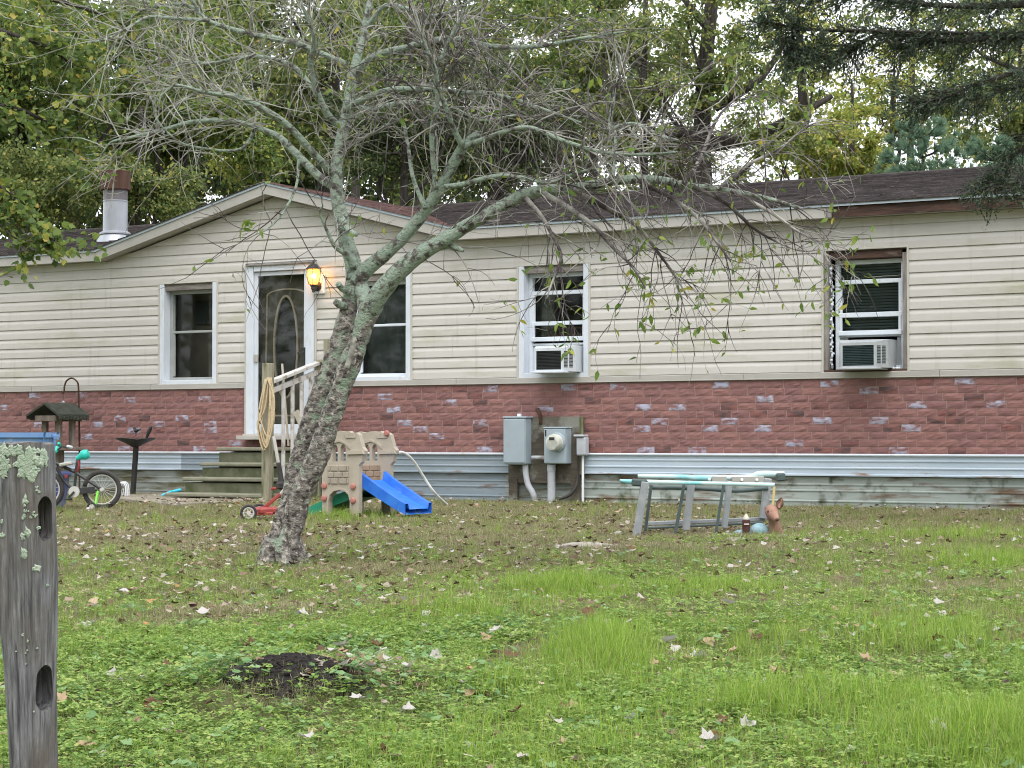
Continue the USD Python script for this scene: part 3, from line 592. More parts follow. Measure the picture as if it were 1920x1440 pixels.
pq = atZ(496, 937, proj(np.array([xl + SW + 0.05, -1.25, 0]))[2]); pbx, pby = xl + SW + 0.03, -1.24
newel = thing("porch_rail", "weathered wooden stair rail with square post and thin balusters beside the mossy steps", "railing", (pbx, pby, 0))
ztop = float((CAM + ray(496, 681) * proj(np.array([pbx, pby, 0.5]))[2])[2])
part(newel, "post", B().box((pbx, pby, ztop / 2 - 0.05), (0.105, 0.105, ztop + 0.1), 0.006), Mx("post_wood"))
tx, ty = xl + SW - 0.03, -0.16; zr = W(565, 681, -ty)[2]; zl = float((CAM + ray(512, 716) * proj(np.array([pbx, pby, 0.5]))[2])[2])
part(newel, "handrail", B().bar((pbx, pby + 0.05, zl), (tx, ty, zr), 0.09, 0.04, 0.004), Mx("rail_paint"))
part(newel, "lower_rail", B().bar((pbx, pby + 0.05, zl - 0.11), (tx, ty, zr - 0.11), 0.035, 0.06, 0.004), Mx("rail_paint"))
part(newel, "post", B().box((tx, ty, zr / 2), (0.07, 0.07, zr), 0.005), Mx("post_wood"))
part(newel, "post", B().box((W(616, 650, 0.16)[0], ty, 0.95), (0.09, 0.09, 1.95), 0.005), Mx("post_wood"))
part(newel, "side_rail", B().bar((tx, ty, zr + 0.02), (W(616, 650, 0.16)[0], ty, zr + 0.02), 0.09, 0.035, 0.004), Mx("post_wood"))
for k, t in enumerate((0.3, 0.48, 0.66, 0.84)):
    bx_, by_ = pbx + (tx - pbx) * t, pby + (ty - pby) * t; zt = zl + (zr - zl) * t - 0.08; zb_ = [0.24, 0.42, 0.6, 0.74][k]
    part(newel, "baluster", B().box((bx_, by_, (zt + zb_) / 2), (0.036, 0.036, zt - zb_), 0.004), Mx("rail_paint"))
part(None, "platform_edge_board", B().box((xl + SW / 2 + 0.1, -0.12, 0.735), (1.25, 0.18, 0.05), 0.006), Mx("trim_beige"), False, "pale board forming the door sill platform above the top mossy step", "sill board")
# leaning sticks, tools
bs = lambda px, py, d: W(px, py, d)
t1 = thing("broom_handle", "thin pale wooden broom handle leaning on the stair rail", "stick", bs(541, 826, 0.62))
part(t1, "shaft", B().tube([bs(541, 836, 0.72), bs(529, 682, 0.78)], 0.014, 8), Mx("old_stick"), 40)
t2 = thing("leaning_plank", "short tan plank leaning inside the stair rail near the tree trunk", "plank", bs(568, 808, 0.3))
part(t2, "plank", B().bar(bs(572, 812, 0.25), bs(555, 771, 0.22), 0.075, 0.03, 0.004, up=(0, -1, 0)), Mx("old_stick"))
# coil of rope over the post
pbr("rope_tan", (0.46, 0.36, 0.22), (0.56, 0.46, 0.31), 40, 0.85)
coil = thing("rope_coil", "tan rope coiled in long loops hanging from the stair rail post", "rope", (pbx, pby - 0.06, 0.6))
rr = np.random.RandomState(5); Zc = proj(np.array([pbx, pby - 0.07, 0.9]))[2]
for k in range(13):
    xa, xb, yb = rr.uniform(481, 491), rr.uniform(505, 514), rr.uniform(815, 846)
    pts = [(503 + rr.uniform(-3, 6), 708), (xb, 745), (xb + rr.uniform(-3, 2), 790), ((xa + xb) / 2 + rr.uniform(-4, 4), yb), (xa + rr.uniform(-2, 3), 800), (496 + rr.uniform(-10, 3), 765), (500 + rr.uniform(-3, 4), 710)]
    off = [-0.0, 0.02, 0.03, 0.0, 0.0, 0.0, 0.0]
    part(coil, "loop", B().tube([atZ(px, py, Zc - 0.06 - 0.012 * (k % 4) - o) for (px, py), o in zip(pts, off)], 0.0085, 6, n=30), Mx("rope_tan"), True)
# path slab
pbr("old_concrete", (0.22, 0.195, 0.155), (0.30, 0.27, 0.22), 3, 0.9, bump=0.25, bscale=50, stain=(0.17, 0.14, 0.10), sscale=4, slo=0.48, shi=0.66)
pa = [(232, 925), (225, 940), (330, 950), (430, 944), (520, 941), (520, 925)]
pg = np.array([G(*p) for p in pa])
slab_ = Polygon([(p[0], p[1]) for p in pg]).buffer(0.05)
mm = trimesh.creation.extrude_polygon(slab_, 0.09, engine="earcut"); vv = np.array(mm.vertices); vv[:, 2] += -0.05 - 0.012 * np.clip(-vv[:, 1], 0, 5)
part(None, "path", (vv, mm.faces), Mx("old_concrete"), False, "low worn concrete slab at the foot of the mossy steps", "path", kind="structure")

# ================================================================ porch lantern (lit)
pbr("lamp_black", (0.022, 0.018, 0.016), (0.035, 0.03, 0.027), 20, 0.45, spec=0.5)
pbr("block_white", (0.70, 0.72, 0.75), (0.76, 0.78, 0.80), 6, 0.4)
usdkit.material(stage, "/World/Looks/bulb_glow", {"e": ("emission", {"color": (1.0, 0.50, 0.16), "strength": 42.0})}, [], surface="e.emission")
usdkit.material(stage, "/World/Looks/lamp_glass", {"t": ("transparent_bsdf", {"color": (1.0, 0.86, 0.62)}), "g": ("glossy_bsdf", {"roughness": 0.08}), "tr": ("translucent_bsdf", {"color": (0.95, 0.72, 0.45)}), "m0": ("mix_closure", {"fac": 0.35}), "f": ("fresnel", {"IOR": 1.45}), "m": ("mix_closure", {})},
    [("t.BSDF", "m0.closure1"), ("tr.BSDF", "m0.closure2"), ("m0.closure", "m.closure1"), ("g.BSDF", "m.closure2"), ("f.fac", "m.fac")], surface="m.closure")
lb = W(601, 533, 0.0); lc = W(588, 517, 0.17)
lan = thing("porch_lantern", "black lantern with glowing amber glass on the wall beside the front door", "wall lamp", (lb[0], 0, lb[2]))
part(lan, "mounting_block", B().box((lb[0] + 0.0, -0.025, lb[2]), (0.17, 0.05, 0.24), 0.012), Mx("block_white"))
part(lan, "back_plate", B().lathe([(0.062, 0.05), (0.058, 0.065), (0.03, 0.08), (0.022, 0.10)], (lb[0] - 0.01, 0, lb[2] - 0.03), 20, (0, -1, 0)), Mx("lamp_black"), 30)
lx, ly, lz = lc
part(lan, "arm", B().tube([(lb[0] - 0.01, -0.09, lb[2] - 0.03), (lx, ly + 0.04, lz - 0.15), (lx, ly, lz - 0.145), (lx, ly, lz - 0.11)], [0.016, 0.018, 0.02, 0.022], 8, n=12).lathe([(0.012, -0.205), (0.022, -0.195), (0.018, -0.175), (0.034, -0.16), (0.03, -0.14), (0.05, -0.11)], (lx, ly, lz), 16), Mx("lamp_black"), 30)
part(lan, "glass", B().lathe([(0.048, -0.11), (0.066, -0.06), (0.076, 0.0), (0.078, 0.05), (0.072, 0.085)], (lx, ly, lz), 24), Mx("lamp_glass"), True)
part(lan, "cap", B().lathe([(0.094, 0.078), (0.096, 0.088), (0.082, 0.10), (0.06, 0.125), (0.03, 0.145), (0.012, 0.15), (0.012, 0.165), (0.016, 0.172), (0.006, 0.19)], (lx, ly, lz), 20), Mx("lamp_black"), 30)
for k in range(4):
    a = k * math.pi / 2 + 0.5
    part(lan, "rib", B().tube([(lx + r * math.cos(a), ly + r * math.sin(a), lz + h) for r, h in ((0.052, -0.11), (0.07, -0.06), (0.080, 0.0), (0.082, 0.05), (0.078, 0.085))], 0.005, 6), Mx("lamp_black"))
part(lan, "bulb", B().sphere((lx, ly, lz - 0.005), (0.022, 0.022, 0.034), 2), Mx("bulb_glow"), True)

# ================================================================ air conditioners
pbr("ac_white", (0.50, 0.54, 0.58), (0.56, 0.59, 0.62), 5, 0.4, stain=(0.40, 0.38, 0.34), sscale=9, slo=0.6, shi=0.75)
pbr("ac_grey", (0.34, 0.36, 0.38), (0.40, 0.42, 0.43), 5, 0.45, stain=(0.30, 0.28, 0.24), sscale=9, slo=0.58, shi=0.72)
pbr("grille_black", (0.022, 0.024, 0.024), (0.032, 0.035, 0.035), 9, 0.5); pbr("grille_teal", (0.025, 0.045, 0.048), (0.04, 0.065, 0.066), 9, 0.5)
pbr("accordion", (0.52, 0.57, 0.63), (0.60, 0.64, 0.70), 9, 0.5); pbr("accordion_grey", (0.30, 0.32, 0.34), (0.36, 0.38, 0.40), 9, 0.5)
def aircon(label, fx0, fx1, z0, z1, d, bodym, grillm, win, accm, nslat):
    cx, cz = (fx0 + fx1) / 2, (z0 + z1) / 2
    t = thing("window_air_conditioner", label, "air conditioner", (cx, -d, z0), group=None)
    c = 0.075                                                    # tapered rear end
    q = B()
    v = []
    for (xa, xb, za, zb_, y) in ((fx0 - c, fx1 + c, z0 + 0.0, z1 + 0.035, 0.16), (fx0 - c, fx1 + c, z0, z1 + 0.035, -d * 0.45), (fx0, fx1, z0, z1, -d), (fx0 + 0.022, fx1 - 0.022, z0 + 0.02, z1 - 0.03, -d), (fx0 + 0.022, fx1 - 0.022, z0 + 0.02, z1 - 0.03, -d + 0.02)):
        v += [(xa, y, za), (xb, y, za), (xb, y, zb_), (xa, y, zb_)]
    f = [(4 * k + i, 4 * k + (i + 1) % 4, 4 * k + 4 + (i + 1) % 4, 4 * k + 4 + i) for k in range(4) for i in range(4)] + [(16, 17, 18, 19)]
    part(t, "case", q.add(v, f), Mx(bodym))
    part(t, "base_pan", B().box((cx, -d / 2 + 0.05, z0 - 0.008), (fx1 - fx0 + 0.06, d + 0.18, 0.02), 0.004), Mx(bodym))
    part(t, "coil_back", B().box((cx, -d + 0.017, cz - 0.005), (fx1 - fx0 - 0.05, 0.004, z1 - z0 - 0.055)), Mx(grillm))
    for k in range(nslat):
        zk = z0 + 0.03 + (z1 - z0 - 0.07) * k / (nslat - 1)
        part(t, "grille_slat", B().box((cx, -d + 0.008, zk), (fx1 - fx0 - 0.05, 0.014, 0.006), 0.0, rotx(0.5)), Mx(grillm))
    nv = 12
    for col in range(2):
        for k in range(nv):                                      # louvre slots in the right flank
            zk = z0 + 0.05 + (z1 - z0 - 0.09) * k / (nv - 1)
            t_ = 0.24 + 0.40 * col; y = -d * 0.45 * t_ - d * (1 - t_); x = (fx1 + c) * t_ + fx1 * (1 - t_)
            dirv = unit((c, d * 0.55, 0)); 
            part(t, "vent_slot", B().bar(np.array((x, y, zk)) - dirv * 0.026, np.array((x, y, zk)) + dirv * 0.026, 0.004, 0.010), Mx(grillm))
    ix0, ix1, iz0, iz1, px0, px1 = win
    for xa, xb in ((px0 - 0.004, fx0 - c - 0.002), (fx1 + c + 0.002, px1 + 0.004)):
        if xb - xa > 0.03:
            n = max(4, int((xb - xa) / 0.016)); xs = np.linspace(xa, xb, 2 * n + 1); ys = 0.125 + 0.007 * (np.arange(2 * n + 1) % 2)
            V = np.concatenate([np.stack([xs, ys, 0 * xs + z], 1) for z in (iz0 + 0.04, 1.81)]); m = len(xs)
            part(t, "side_curtain", B().add(V, [(i, i + 1, m + i + 1, m + i) for i in range(m - 1)]), Mx(accm))
    part(t, "top_strip", B().box(((px0 + px1) / 2, 0.12, 1.80), (px1 - px0, 0.03, 0.025), 0.003), Mx(bodym))
    return t
d3, d4 = 0.30, 0.30
a, b = W(1002, 697, d3), W(1055, 652, d3); aircon("white air conditioner with a black grille in the white cased window", a[0], b[0], a[2], b[2], d3, "ac_white", "grille_black", wins[2][1], "accordion", 13)
a, b = W(1576, 690, d4), W(1642, 641, d4); t4 = aircon("grey air conditioner with a dark teal grille in the wood framed window", a[0], b[0], a[2], b[2], d4, "ac_grey", "grille_teal", wins[3][1], "accordion_grey", 12)

# ================================================================ electric service on a weathered board
pbr("ply_dark", (0.06, 0.05, 0.038), (0.13, 0.115, 0.09), 3, 0.9, stretch=(0.6, 1, 2), bump=0.3, bscale=25, stain=(0.20, 0.20, 0.17), sscale=3, slo=0.52, shi=0.62)
pbr("box_grey", (0.29, 0.35, 0.39), (0.33, 0.39, 0.43), 3, 0.45, spec=0.45, stain=(0.30, 0.33, 0.33), sscale=5, slo=0.55, shi=0.75)
pbr("pvc_grey", (0.38, 0.40, 0.43), (0.45, 0.47, 0.50), 5, 0.5, stain=(0.22, 0.20, 0.19), sscale=7, slo=0.55, shi=0.7)
pbr("meter_glass", (0.56, 0.57, 0.50), (0.60, 0.61, 0.55), 9, 0.15, spec=0.6); pbr("meter_face", (0.34, 0.34, 0.30), (0.42, 0.42, 0.38), 30, 0.4)
bd0, bd1 = W(952, 905, 0.07), W(1086, 781, 0.07)
bo = thing("service_board", "dark weathered plywood board carrying the electric boxes on the brick wall", "board", ((bd0[0] + bd1[0]) / 2, -0.05, 0.3))
part(bo, "panel", B().box(((bd0[0] + bd1[0]) / 2 - 0.0, -0.05, (bd0[2] + bd1[2]) / 2), (bd1[0] - bd0[0], 0.02, bd1[2] - bd0[2]), 0.003), Mx("ply_dark"))
for k, px in enumerate((962, 1078)):
    q = W(px, 915, 0.07); part(bo, "leg", B().box((q[0], -0.052, bd0[2] / 2 - 0.05), (0.11, 0.05, bd0[2] + 0.2), 0.004), Mx("ply_dark"))
part(bo, "side_batten", B().box((bd1[0] + 0.02, -0.045, (bd0[2] + bd1[2]) / 2 + 0.05), (0.035, 0.05, bd1[2] - bd0[2] - 0.1), 0.004), Mx("post_wood"))
def ebox(t, px0, py0, px1, py1, d, mat_, nm="box"):
    p, q = W(px0, py0, d), W(px1, py1, d); x0, x1, z0, z1 = p[0], q[0], q[2], p[2]
    part(t, nm, B().box(((x0 + x1) / 2, -(d + 0.06) / 2, (z0 + z1) / 2), (x1 - x0, d - 0.06, z1 - z0), 0.012), Mx(mat_))
    return x0, x1, z0, z1
eb = thing("breaker_box", "tall plain grey metal breaker box at the left of the service board", "electric box", W(965, 872, 0.1))
x0, x1, z0, z1 = ebox(eb, 944, 784, 985, 871, 0.21, "box_grey")
part(eb, "cover", B().box(((x0 + x1) / 2, -0.215, (z0 + z1) / 2 + 0.004), (x1 - x0 - 0.008, 0.012, z1 - z0 - 0.03), 0.005), Mx("box_grey"))
part(eb, "top_hood", B().box(((x0 + x1) / 2, -0.135, z1 + 0.008), (x1 - x0 + 0.02, 0.17, 0.022), 0.006), Mx("box_grey"))
part(eb, "latch", B().box(((x0 + x1) / 2 + 0.03, -0.15, z1 + 0.034), (0.045, 0.03, 0.03), 0.004), Mx("block_white"))
part(eb, "conduit", B().tube([W(985, 868, 0.13), W(986, 888, 0.13), W(990, 908, 0.13), W(999, 924, 0.12), W(1004, 940, 0.10)], 0.034, 12, n=20), Mx("pvc_grey"), True)
mb = thing("meter_box", "grey electric meter box with a round glass meter on its front", "electric meter", W(1045, 870, 0.1))
x0, x1, z0, z1 = ebox(mb, 1020, 803, 1061, 870, 0.20, "box_grey")
part(mb, "cover", B().box(((x0 + x1) / 2, -0.205, (z0 + z1) / 2), (x1 - x0 - 0.01, 0.010, z1 - z0 - 0.02), 0.004), Mx("box_grey"))
part(mb, "top_hood", B().box(((x0 + x1) / 2, -0.13, z1 + 0.006), (x1 - x0 + 0.014, 0.16, 0.018), 0.006), Mx("box_grey"))
mc = W(1045, 829, 0.21)
part(mb, "meter_ring", B().lathe([(0.108, 0.0), (0.110, 0.012), (0.102, 0.03), (0.09, 0.034)], (mc[0], -0.208, mc[2]), 32, (0, -1, 0)), Mx("box_grey"), 30)
part(mb, "meter_dome", B().lathe([(0.090, 0.03), (0.088, 0.11), (0.082, 0.122), (0.05, 0.127), (0.0, 0.128)], (mc[0], -0.208, mc[2]), 32, (0, -1, 0)), Mx("meter_glass"), 40)
part(mb, "meter_display", B().box((mc[0], -0.338, mc[2] + 0.038), (0.07, 0.006, 0.035), 0.003), Mx("grille_black"))
part(mb, "meter_plate", B().lathe([(0.07, 0), (0.068, 0.005)], (mc[0], -0.334, mc[2] - 0.02), 24, (0, -1, 0)), Mx("meter_face"))
part(mb, "warning_mark", B().box((x0 + 0.028, -0.2115, z1 - 0.055), (0.016, 0.003, 0.07)), Mx("lamp_black"))
part(mb, "conduit", B().lathe([(0.045, 0), (0.045, W(1034, 871, 0.12)[2] + 0.1 - 0.075), (0.05, W(1034, 871, 0.12)[2] + 0.1 - 0.07), (0.05, W(1034, 871, 0.12)[2] + 0.1)], (W(1034, 900, 0.12)[0], -0.12, -0.1), 16), Mx("pvc_grey"), 30)
part(mb, "link_pipe", B().tube([W(998, 858, 0.12), W(1022, 858, 0.12)], 0.024, 10), Mx("pvc_grey"), True)
jb = thing("cable_box", "small grey cable junction box with a thin white conduit right of the meter", "junction box", W(1090, 857, 0.1))
ebox(jb, 1080, 820, 1097, 854, 0.16, "pvc_grey")
part(jb, "hood", B().box((W(1088, 818, 0.13)[0], -0.115, W(1088, 817, 0.16)[2]), (0.13, 0.13, 0.025), 0.008), Mx("pvc_grey"))
part(jb, "conduit", B().tube([W(1093, 853, 0.10), W(1093, 945, 0.10)], 0.014, 10), Mx("block_white"), True)
part(jb, "cable", B().tube([W(1084, 855, 0.10), W(1083, 885, 0.10), W(1080, 912, 0.12), W(1068, 928, 0.15), W(1048, 936, 0.2), W(1036, 941, 0.25)], [0.008, 0.010, 0.018, 0.02, 0.014, 0.01], 8, n=24), Mx("lamp_black"), True)
sp = thing("pipe_stub", "short dark bent pipe stub coming out of the bricks above the service board", "pipe", W(1010, 775, 0.08))
part(sp, "pipe", B().tube([W(1007, 768, 0.0), W(1009, 769, 0.06), W(1013, 780, 0.07), W(1014, 795, 0.06)], 0.022, 8, n=12), Mx("rust"), True)

# ================================================================ toy castle climber with slide
pbr("castle_tan", (0.36, 0.315, 0.255), (0.41, 0.36, 0.295), 4, 0.55, stain=(0.33, 0.29, 0.23), sscale=6, slo=0.55, shi=0.75)
pbr("castle_block", (0.29, 0.25, 0.205), (0.34, 0.295, 0.24), 9, 0.6); pbr("castle_brown", (0.26, 0.185, 0.14), (0.31, 0.23, 0.175), 9, 0.6)
pbr("bolt_red", (0.36, 0.13, 0.11), (0.42, 0.18, 0.15), 9, 0.5); pbr("toy_blue", (0.012, 0.12, 0.56), (0.03, 0.18, 0.64), 7, 0.4, spec=0.5, stain=(0.10, 0.22, 0.50), sscale=11, slo=0.56, shi=0.74); pbr("toy_green", (0.012, 0.22, 0.13), (0.02, 0.27, 0.16), 4, 0.4, spec=0.5)
PD = 3.42                                                       # its near panel stands this far from the wall
pc0 = G(640, 968); PD = -pc0[1]
castle = thing("toy_castle", "small tan plastic play castle with a blue slide behind the leaning tree trunk", "playset", (pc0[0], -PD, pc0[2]))
def panel(dpx, dpy, d, bolts):
    """side panel, drawn on the near panel's plane and moved back"""
    near = d is None; dd = PD if near else d
    P = lambda x, y: (lambda q: (q[0], q[2]))(W(x, y, PD))
    q0 = P(640, 968); off = (0, 0)
    out = [(607, 972), (607, 872), (597, 866), (595, 853), (599, 851), (606, 830), (612, 812), (616, 809), (630, 811), (640, 808), (652, 809), (658, 808), (661, 812), (671, 811), (676, 815), (682, 838), (687, 845), (686, 852), (683, 853), (681, 866), (676, 872), (676, 972)]
    poly = Polygon([P(*p) for p in out])
    ar = [(620, 975), (620, 940), (623, 928), (630, 921), (640, 919), (650, 921), (657, 928), (660, 940), (660, 975)]
    holes = [Polygon([P(*p) for p in ar])]
    for cx in (631.5, 646.5): holes.append(Polygon([P(*p) for p in [(cx - 5, 865), (cx - 5, 840), (cx - 3, 835), (cx, 833), (cx + 3, 835), (cx + 5, 840), (cx + 5, 865)]]))
    poly = poly.difference(unary_union(holes)); y = -dd + 0.03
    pan = part(castle, "side_panel", B().prism(poly, y, 0.06), Mx("castle_tan"))
    hood = Polygon([P(*p) for p in [(607, 841), (613, 832), (624, 829), (640, 824), (652, 829), (660, 836), (661, 842), (656, 838), (650, 832), (640, 828), (627, 832), (616, 836)]])
    part(pan, "window_arch", B().prism(hood, y - 0.06, 0.012), Mx("castle_tan"))
    for k, pts in enumerate(([(655, 852), (687, 851), (684, 845), (657, 845)], [(595, 853), (614, 853), (612, 846), (598, 846)])):
        part(pan, "ledge", B().prism(Polygon([P(*p) for p in pts]), y - 0.06, 0.02), Mx("castle_tan"))
    for k, pts in enumerate(([(650, 813), (657, 813), (657, 819), (665, 819), (665, 812), (670, 812), (670, 821), (652, 821)], [(612, 821), (612, 813), (618, 812), (618, 818), (624, 818), (624, 821)])):
        part(pan, "crest_step", B().prism(Polygon([P(*p) for p in pts]).buffer(0), y - 0.06, 0.01), Mx("castle_tan"))
    for r_, (ya, yb) in enumerate(((873, 883), (885, 895), (897, 907))):
        for xa, xb in (((618.5, 622.5), (624, 637.5), (639, 653), (654, 657)) if r_ % 2 == 0 else ((618.5, 629.5), (631, 645), (646.5, 657))):
            a_, b_ = P(xa, yb), P(xb, ya)
            part(pan, "toy_brick", B().box(((a_[0] + b_[0]) / 2, y - 0.064, (a_[1] + b_[1]) / 2), (b_[0] - a_[0], 0.016, b_[1] - a_[1]), 0.004), Mx("castle_block" if near else "castle_brown"))
    arcp = Polygon([P(*p) for p in ar]); part(pan, "arch_rim", B().prism(arcp.buffer(0.02).difference(arcp.buffer(0.002)).intersection(poly), y - 0.06, 0.012), Mx("castle_tan"))
    for px, py in bolts:
        c = P(px, py); part(pan, "bolt", B().lathe([(0.030, 0.0), (0.030, 0.018), (0.02, 0.026), (0.0, 0.028)], (c[0], y - 0.06, c[1]), 12, (0, -1, 0)), Mx("bolt_red"), 30)
    return pan
panel(0, 0, None, [(612, 911), (666, 912), (612, 934), (666, 938)])
SEP = 0.56
panel(0, 0, PD - SEP, [(670, 812)])
cxm, yA, yB = pc0[0], -PD + 0.06, -PD + SEP - 0.06
zdeck = W(680, 905, PD)[2]
part(castle, "deck", B().box((cxm, (yA + yB) / 2, zdeck - 0.03), (0.36, yB - yA + 0.05, 0.05), 0.01), Mx("castle_tan"))
# slide: a U shaped trough running down to the right
xs0, xs1 = cxm + 0.19, W(785, 968, PD - SEP / 2)[0]; U = []
for t in np.linspace(0, 1, 14):
    x = xs0 + (xs1 - xs0) * t; z = zdeck + 0.02 + (pc0[2] + 0.05 - zdeck) * (t ** 0.92 if t < 0.85 else 0.85 ** 0.92 + (t - 0.85) * 0.75)
    h = 0.085 * (1 - 0.35 * t); yy = [yA - 0.02, yA - 0.02, yA + 0.03, yA + 0.05, yB - 0.05, yB - 0.03, yB + 0.02, yB + 0.02]; zz_ = [z - 0.05, z + h, z + h, z, z, z + h, z + h, z - 0.05]
    U.append(np.stack([np.full(8, x), yy, zz_], 1))
U = np.array(U); n, m = U.shape[:2]; i, j = np.meshgrid(np.arange(n - 1), np.arange(m), indexing="ij"); a = i * m + j; b_ = i * m + (j + 1) % m
part(castle, "slide", B().add(U.reshape(-1, 3), np.stack([a, b_, b_ + m, a + m], -1).reshape(-1, 4)), Mx("toy_blue"), 35)
# green climbing ramp down to the left
U = []
for t in np.linspace(0, 1, 10):
    x = cxm + 0.16 - 0.62 * t; z = zdeck - 0.10 + (pc0[2] + 0.03 - zdeck + 0.10) * t ** 1.25; h = 0.05
    yy = [yA + 0.02, yA + 0.02, yA + 0.05, yB - 0.05, yB - 0.02, yB - 0.02]; U.append(np.stack([np.full(6, x), yy, [z - 0.05, z + h, z + 0.01, z + 0.01, z + h, z - 0.05]], 1))
U = np.array(U); n, m = U.shape[:2]; i, j = np.meshgrid(np.arange(n - 1), np.arange(m), indexing="ij"); a = i * m + j; b_ = i * m + (j + 1) % m
part(castle, "climbing_ramp", B().add(U.reshape(-1, 3), np.stack([a, b_, b_ + m, a + m], -1).reshape(-1, 4)), Mx("toy_green"), 35)
hose = thing("white_hose", "thin white hose arching from the play castle down to the grass", "hose", G(838, 947))
part(hose, "tube", B().tube([atZ(725, 852, 21.2), atZ(742, 849, 21.4), atZ(757, 849, 21.5), atZ(775, 864, 21.7), atZ(795, 895, 21.9), atZ(815, 924, 22.0), G(840, 948)], 0.014, 8, n=40), Mx("block_white"), True)

# ================================================================ red tiller/mower and trimmer by the trunk
pbr("mower_red", (0.24, 0.025, 0.025), (0.30, 0.05, 0.04), 9, 0.45, spec=0.5); pbr("rim_grey", (0.45, 0.43, 0.40), (0.52, 0.5, 0.47), 9, 0.5); pbr("rubber", (0.03, 0.028, 0.027), (0.05, 0.047, 0.045), 12, 0.8)
mg = G(485, 968); mZ = proj(mg)[2]; MW = lambda px, py, dz=0.0: atZ(px, py, mZ + dz)
mow = thing("reel_mower", "small red push mower with pale spoked wheels left of the tree trunk", "mower", mg)
def wheel(t, c, r, axis, tyre, rimm, tw=0.025, spokes=6, name="wheel", sides=28):
    ax = unit(axis); a = unit(np.cross(ax, (0.1, 0.2, 1))); b = np.cross(ax, a)
    ang = np.linspace(0, 2 * np.pi, sides + 1); ring = lambda q: c + q * (np.cos(ang)[:, None] * a + np.sin(ang)[:, None] * b)
    w = part(t, name, B().tube(ring(r - tw), tw, 8), Mx(tyre), True)
    part(w, "rim", B().tube(ring(r - 2 * tw - 0.006), 0.009, 6), Mx(rimm), True)
    sp_ = B()
    for k in range(spokes):
        an = 2 * np.pi * k / spokes; sp_.tube([c, c + (r - 2 * tw) * (math.cos(an) * a + math.sin(an) * b)], max(0.0022, 0.006 - 0.0003 * spokes), 4)
    part(w, "spokes", sp_, Mx(rimm), kind="stuff"); part(w, "hub", B().lathe([(0.02, -0.03), (0.02, 0.03)], c, 10, ax), Mx(rimm))
    return w
wheel(mow, MW(466, 962), 0.085, -FLAT + 0.25 * RIGHT, "rubber", "rim_grey", 0.014)
wheel(mow, MW(486, 960, 0.35), 0.085, -FLAT + 0.25 * RIGHT, "rubber", "rim_grey", 0.014)
part(mow, "deck", B().bar(MW(478, 958, 0.1), MW(520, 956, 0.2), 0.26, 0.07, 0.02), Mx("mower_red"))
part(mow, "handle_bracket", B().bar(MW(492, 955, 0.12), MW(526, 926, 0.12), 0.03, 0.035, 0.006), Mx("mower_red"))
part(mow, "front_guard", B().bar(MW(478, 964, 0.02), MW(512, 963, 0.02), 0.02, 0.03, 0.006), Mx("mower_red"))
part(mow, "push_handle", B().tube([MW(526, 926, 0.12), MW(560, 880, 0.12), MW(575, 858, 0.12)], 0.012, 8), Mx("rim_grey"), True)
tg = G(530, 940); tZ = 23.3; TW = lambda px, py: atZ(px, py, tZ)
trm = thing("string_trimmer", "string trimmer with grey shaft, black sleeve and red head leaning on the steps", "trimmer", tg)
part(trm, "shaft", B().tube([TW(513, 818), TW(522, 868)], 0.020, 10), Mx("rim_grey"), True)
part(trm, "grip_sleeve", B().tube([TW(522, 867), TW(525, 886), TW(528, 908)], [0.028, 0.03, 0.036], 10, n=10), Mx("rubber"), True)
part(trm, "motor", B().lathe([(0.02, -0.05), (0.06, -0.03), (0.065, 0.02), (0.03, 0.05)], TW(527, 910), 12), Mx("rubber"), 40)
part(trm, "red_guard", B().bar(TW(508, 917), TW(524, 914), 0.06, 0.03, 0.008), Mx("mower_red"))
part(trm, "lower_shaft", B().tube([TW(527, 912), TW(531, 928), TW(533, 941)], 0.016, 8), Mx("rubber"), True)

# ================================================================ wooden garden feeder, shepherd hook, bird bath
pbr("roof_moss", (0.035, 0.04, 0.03), (0.06, 0.065, 0.05), 12, 0.95, bump=0.5, bscale=70); pbr("cedar_post", (0.13, 0.10, 0.08), (0.24, 0.20, 0.17), 6, 0.85, stretch=(3, 3, 0.5), bump=0.3, bscale=30)
fd = 0.95; FP = lambda px, py, dd=0.0: W(px, py, fd + dd)
fe = thing("bird_feeder", "wooden bird feeder house with a dark mossy gable roof left of the shepherd hook", "bird feeder", FP(85, 930))
a, b = FP(35, 772), FP(110, 755); c = FP(142, 770)
ridge0, ridge1 = FP(60, 757, 0.0), FP(108, 755, 0.0); 
rx0, rx1 = FP(33, 780)[0], FP(100, 757)[0]; zr_, ze_ = FP(80, 756)[2], FP(80, 779)[2]
# gable roof: ridge runs along y, eaves left and right
xr = FP(112, 756)[0]; xle, xre = FP(66, 780)[0], FP(142, 772)[0]
for s_, xe in ((-1, xr - 0.30), (1, xr + 0.24)):
    rp = part(fe, "roof_slope", B().add([(xr, -fd - 0.28, zr_), (xe, -fd - 0.28, ze_ + 0.01), (xe, -fd + 0.28, ze_ + 0.01), (xr, -fd + 0.28, zr_), (xr, -fd - 0.28, zr_ - 0.025), (xe, -fd - 0.28, ze_ - 0.02), (xe, -fd + 0.28, ze_ - 0.02), (xr, -fd + 0.28, zr_ - 0.025)], [(0, 1, 2, 3), (4, 7, 6, 5), (0, 4, 5, 1), (1, 5, 6, 2), (2, 6, 7, 3), (3, 7, 4, 0)]), Mx("roof_moss"))
    for k in range(9):
        part(rp, "shingle_tab", B().box((xe + s_ * 0.004, -fd - 0.245 + 0.061 * k, ze_ - 0.03 - 0.006 * (k % 3)), (0.02, 0.05, 0.045), 0.004), Mx("roof_moss"))
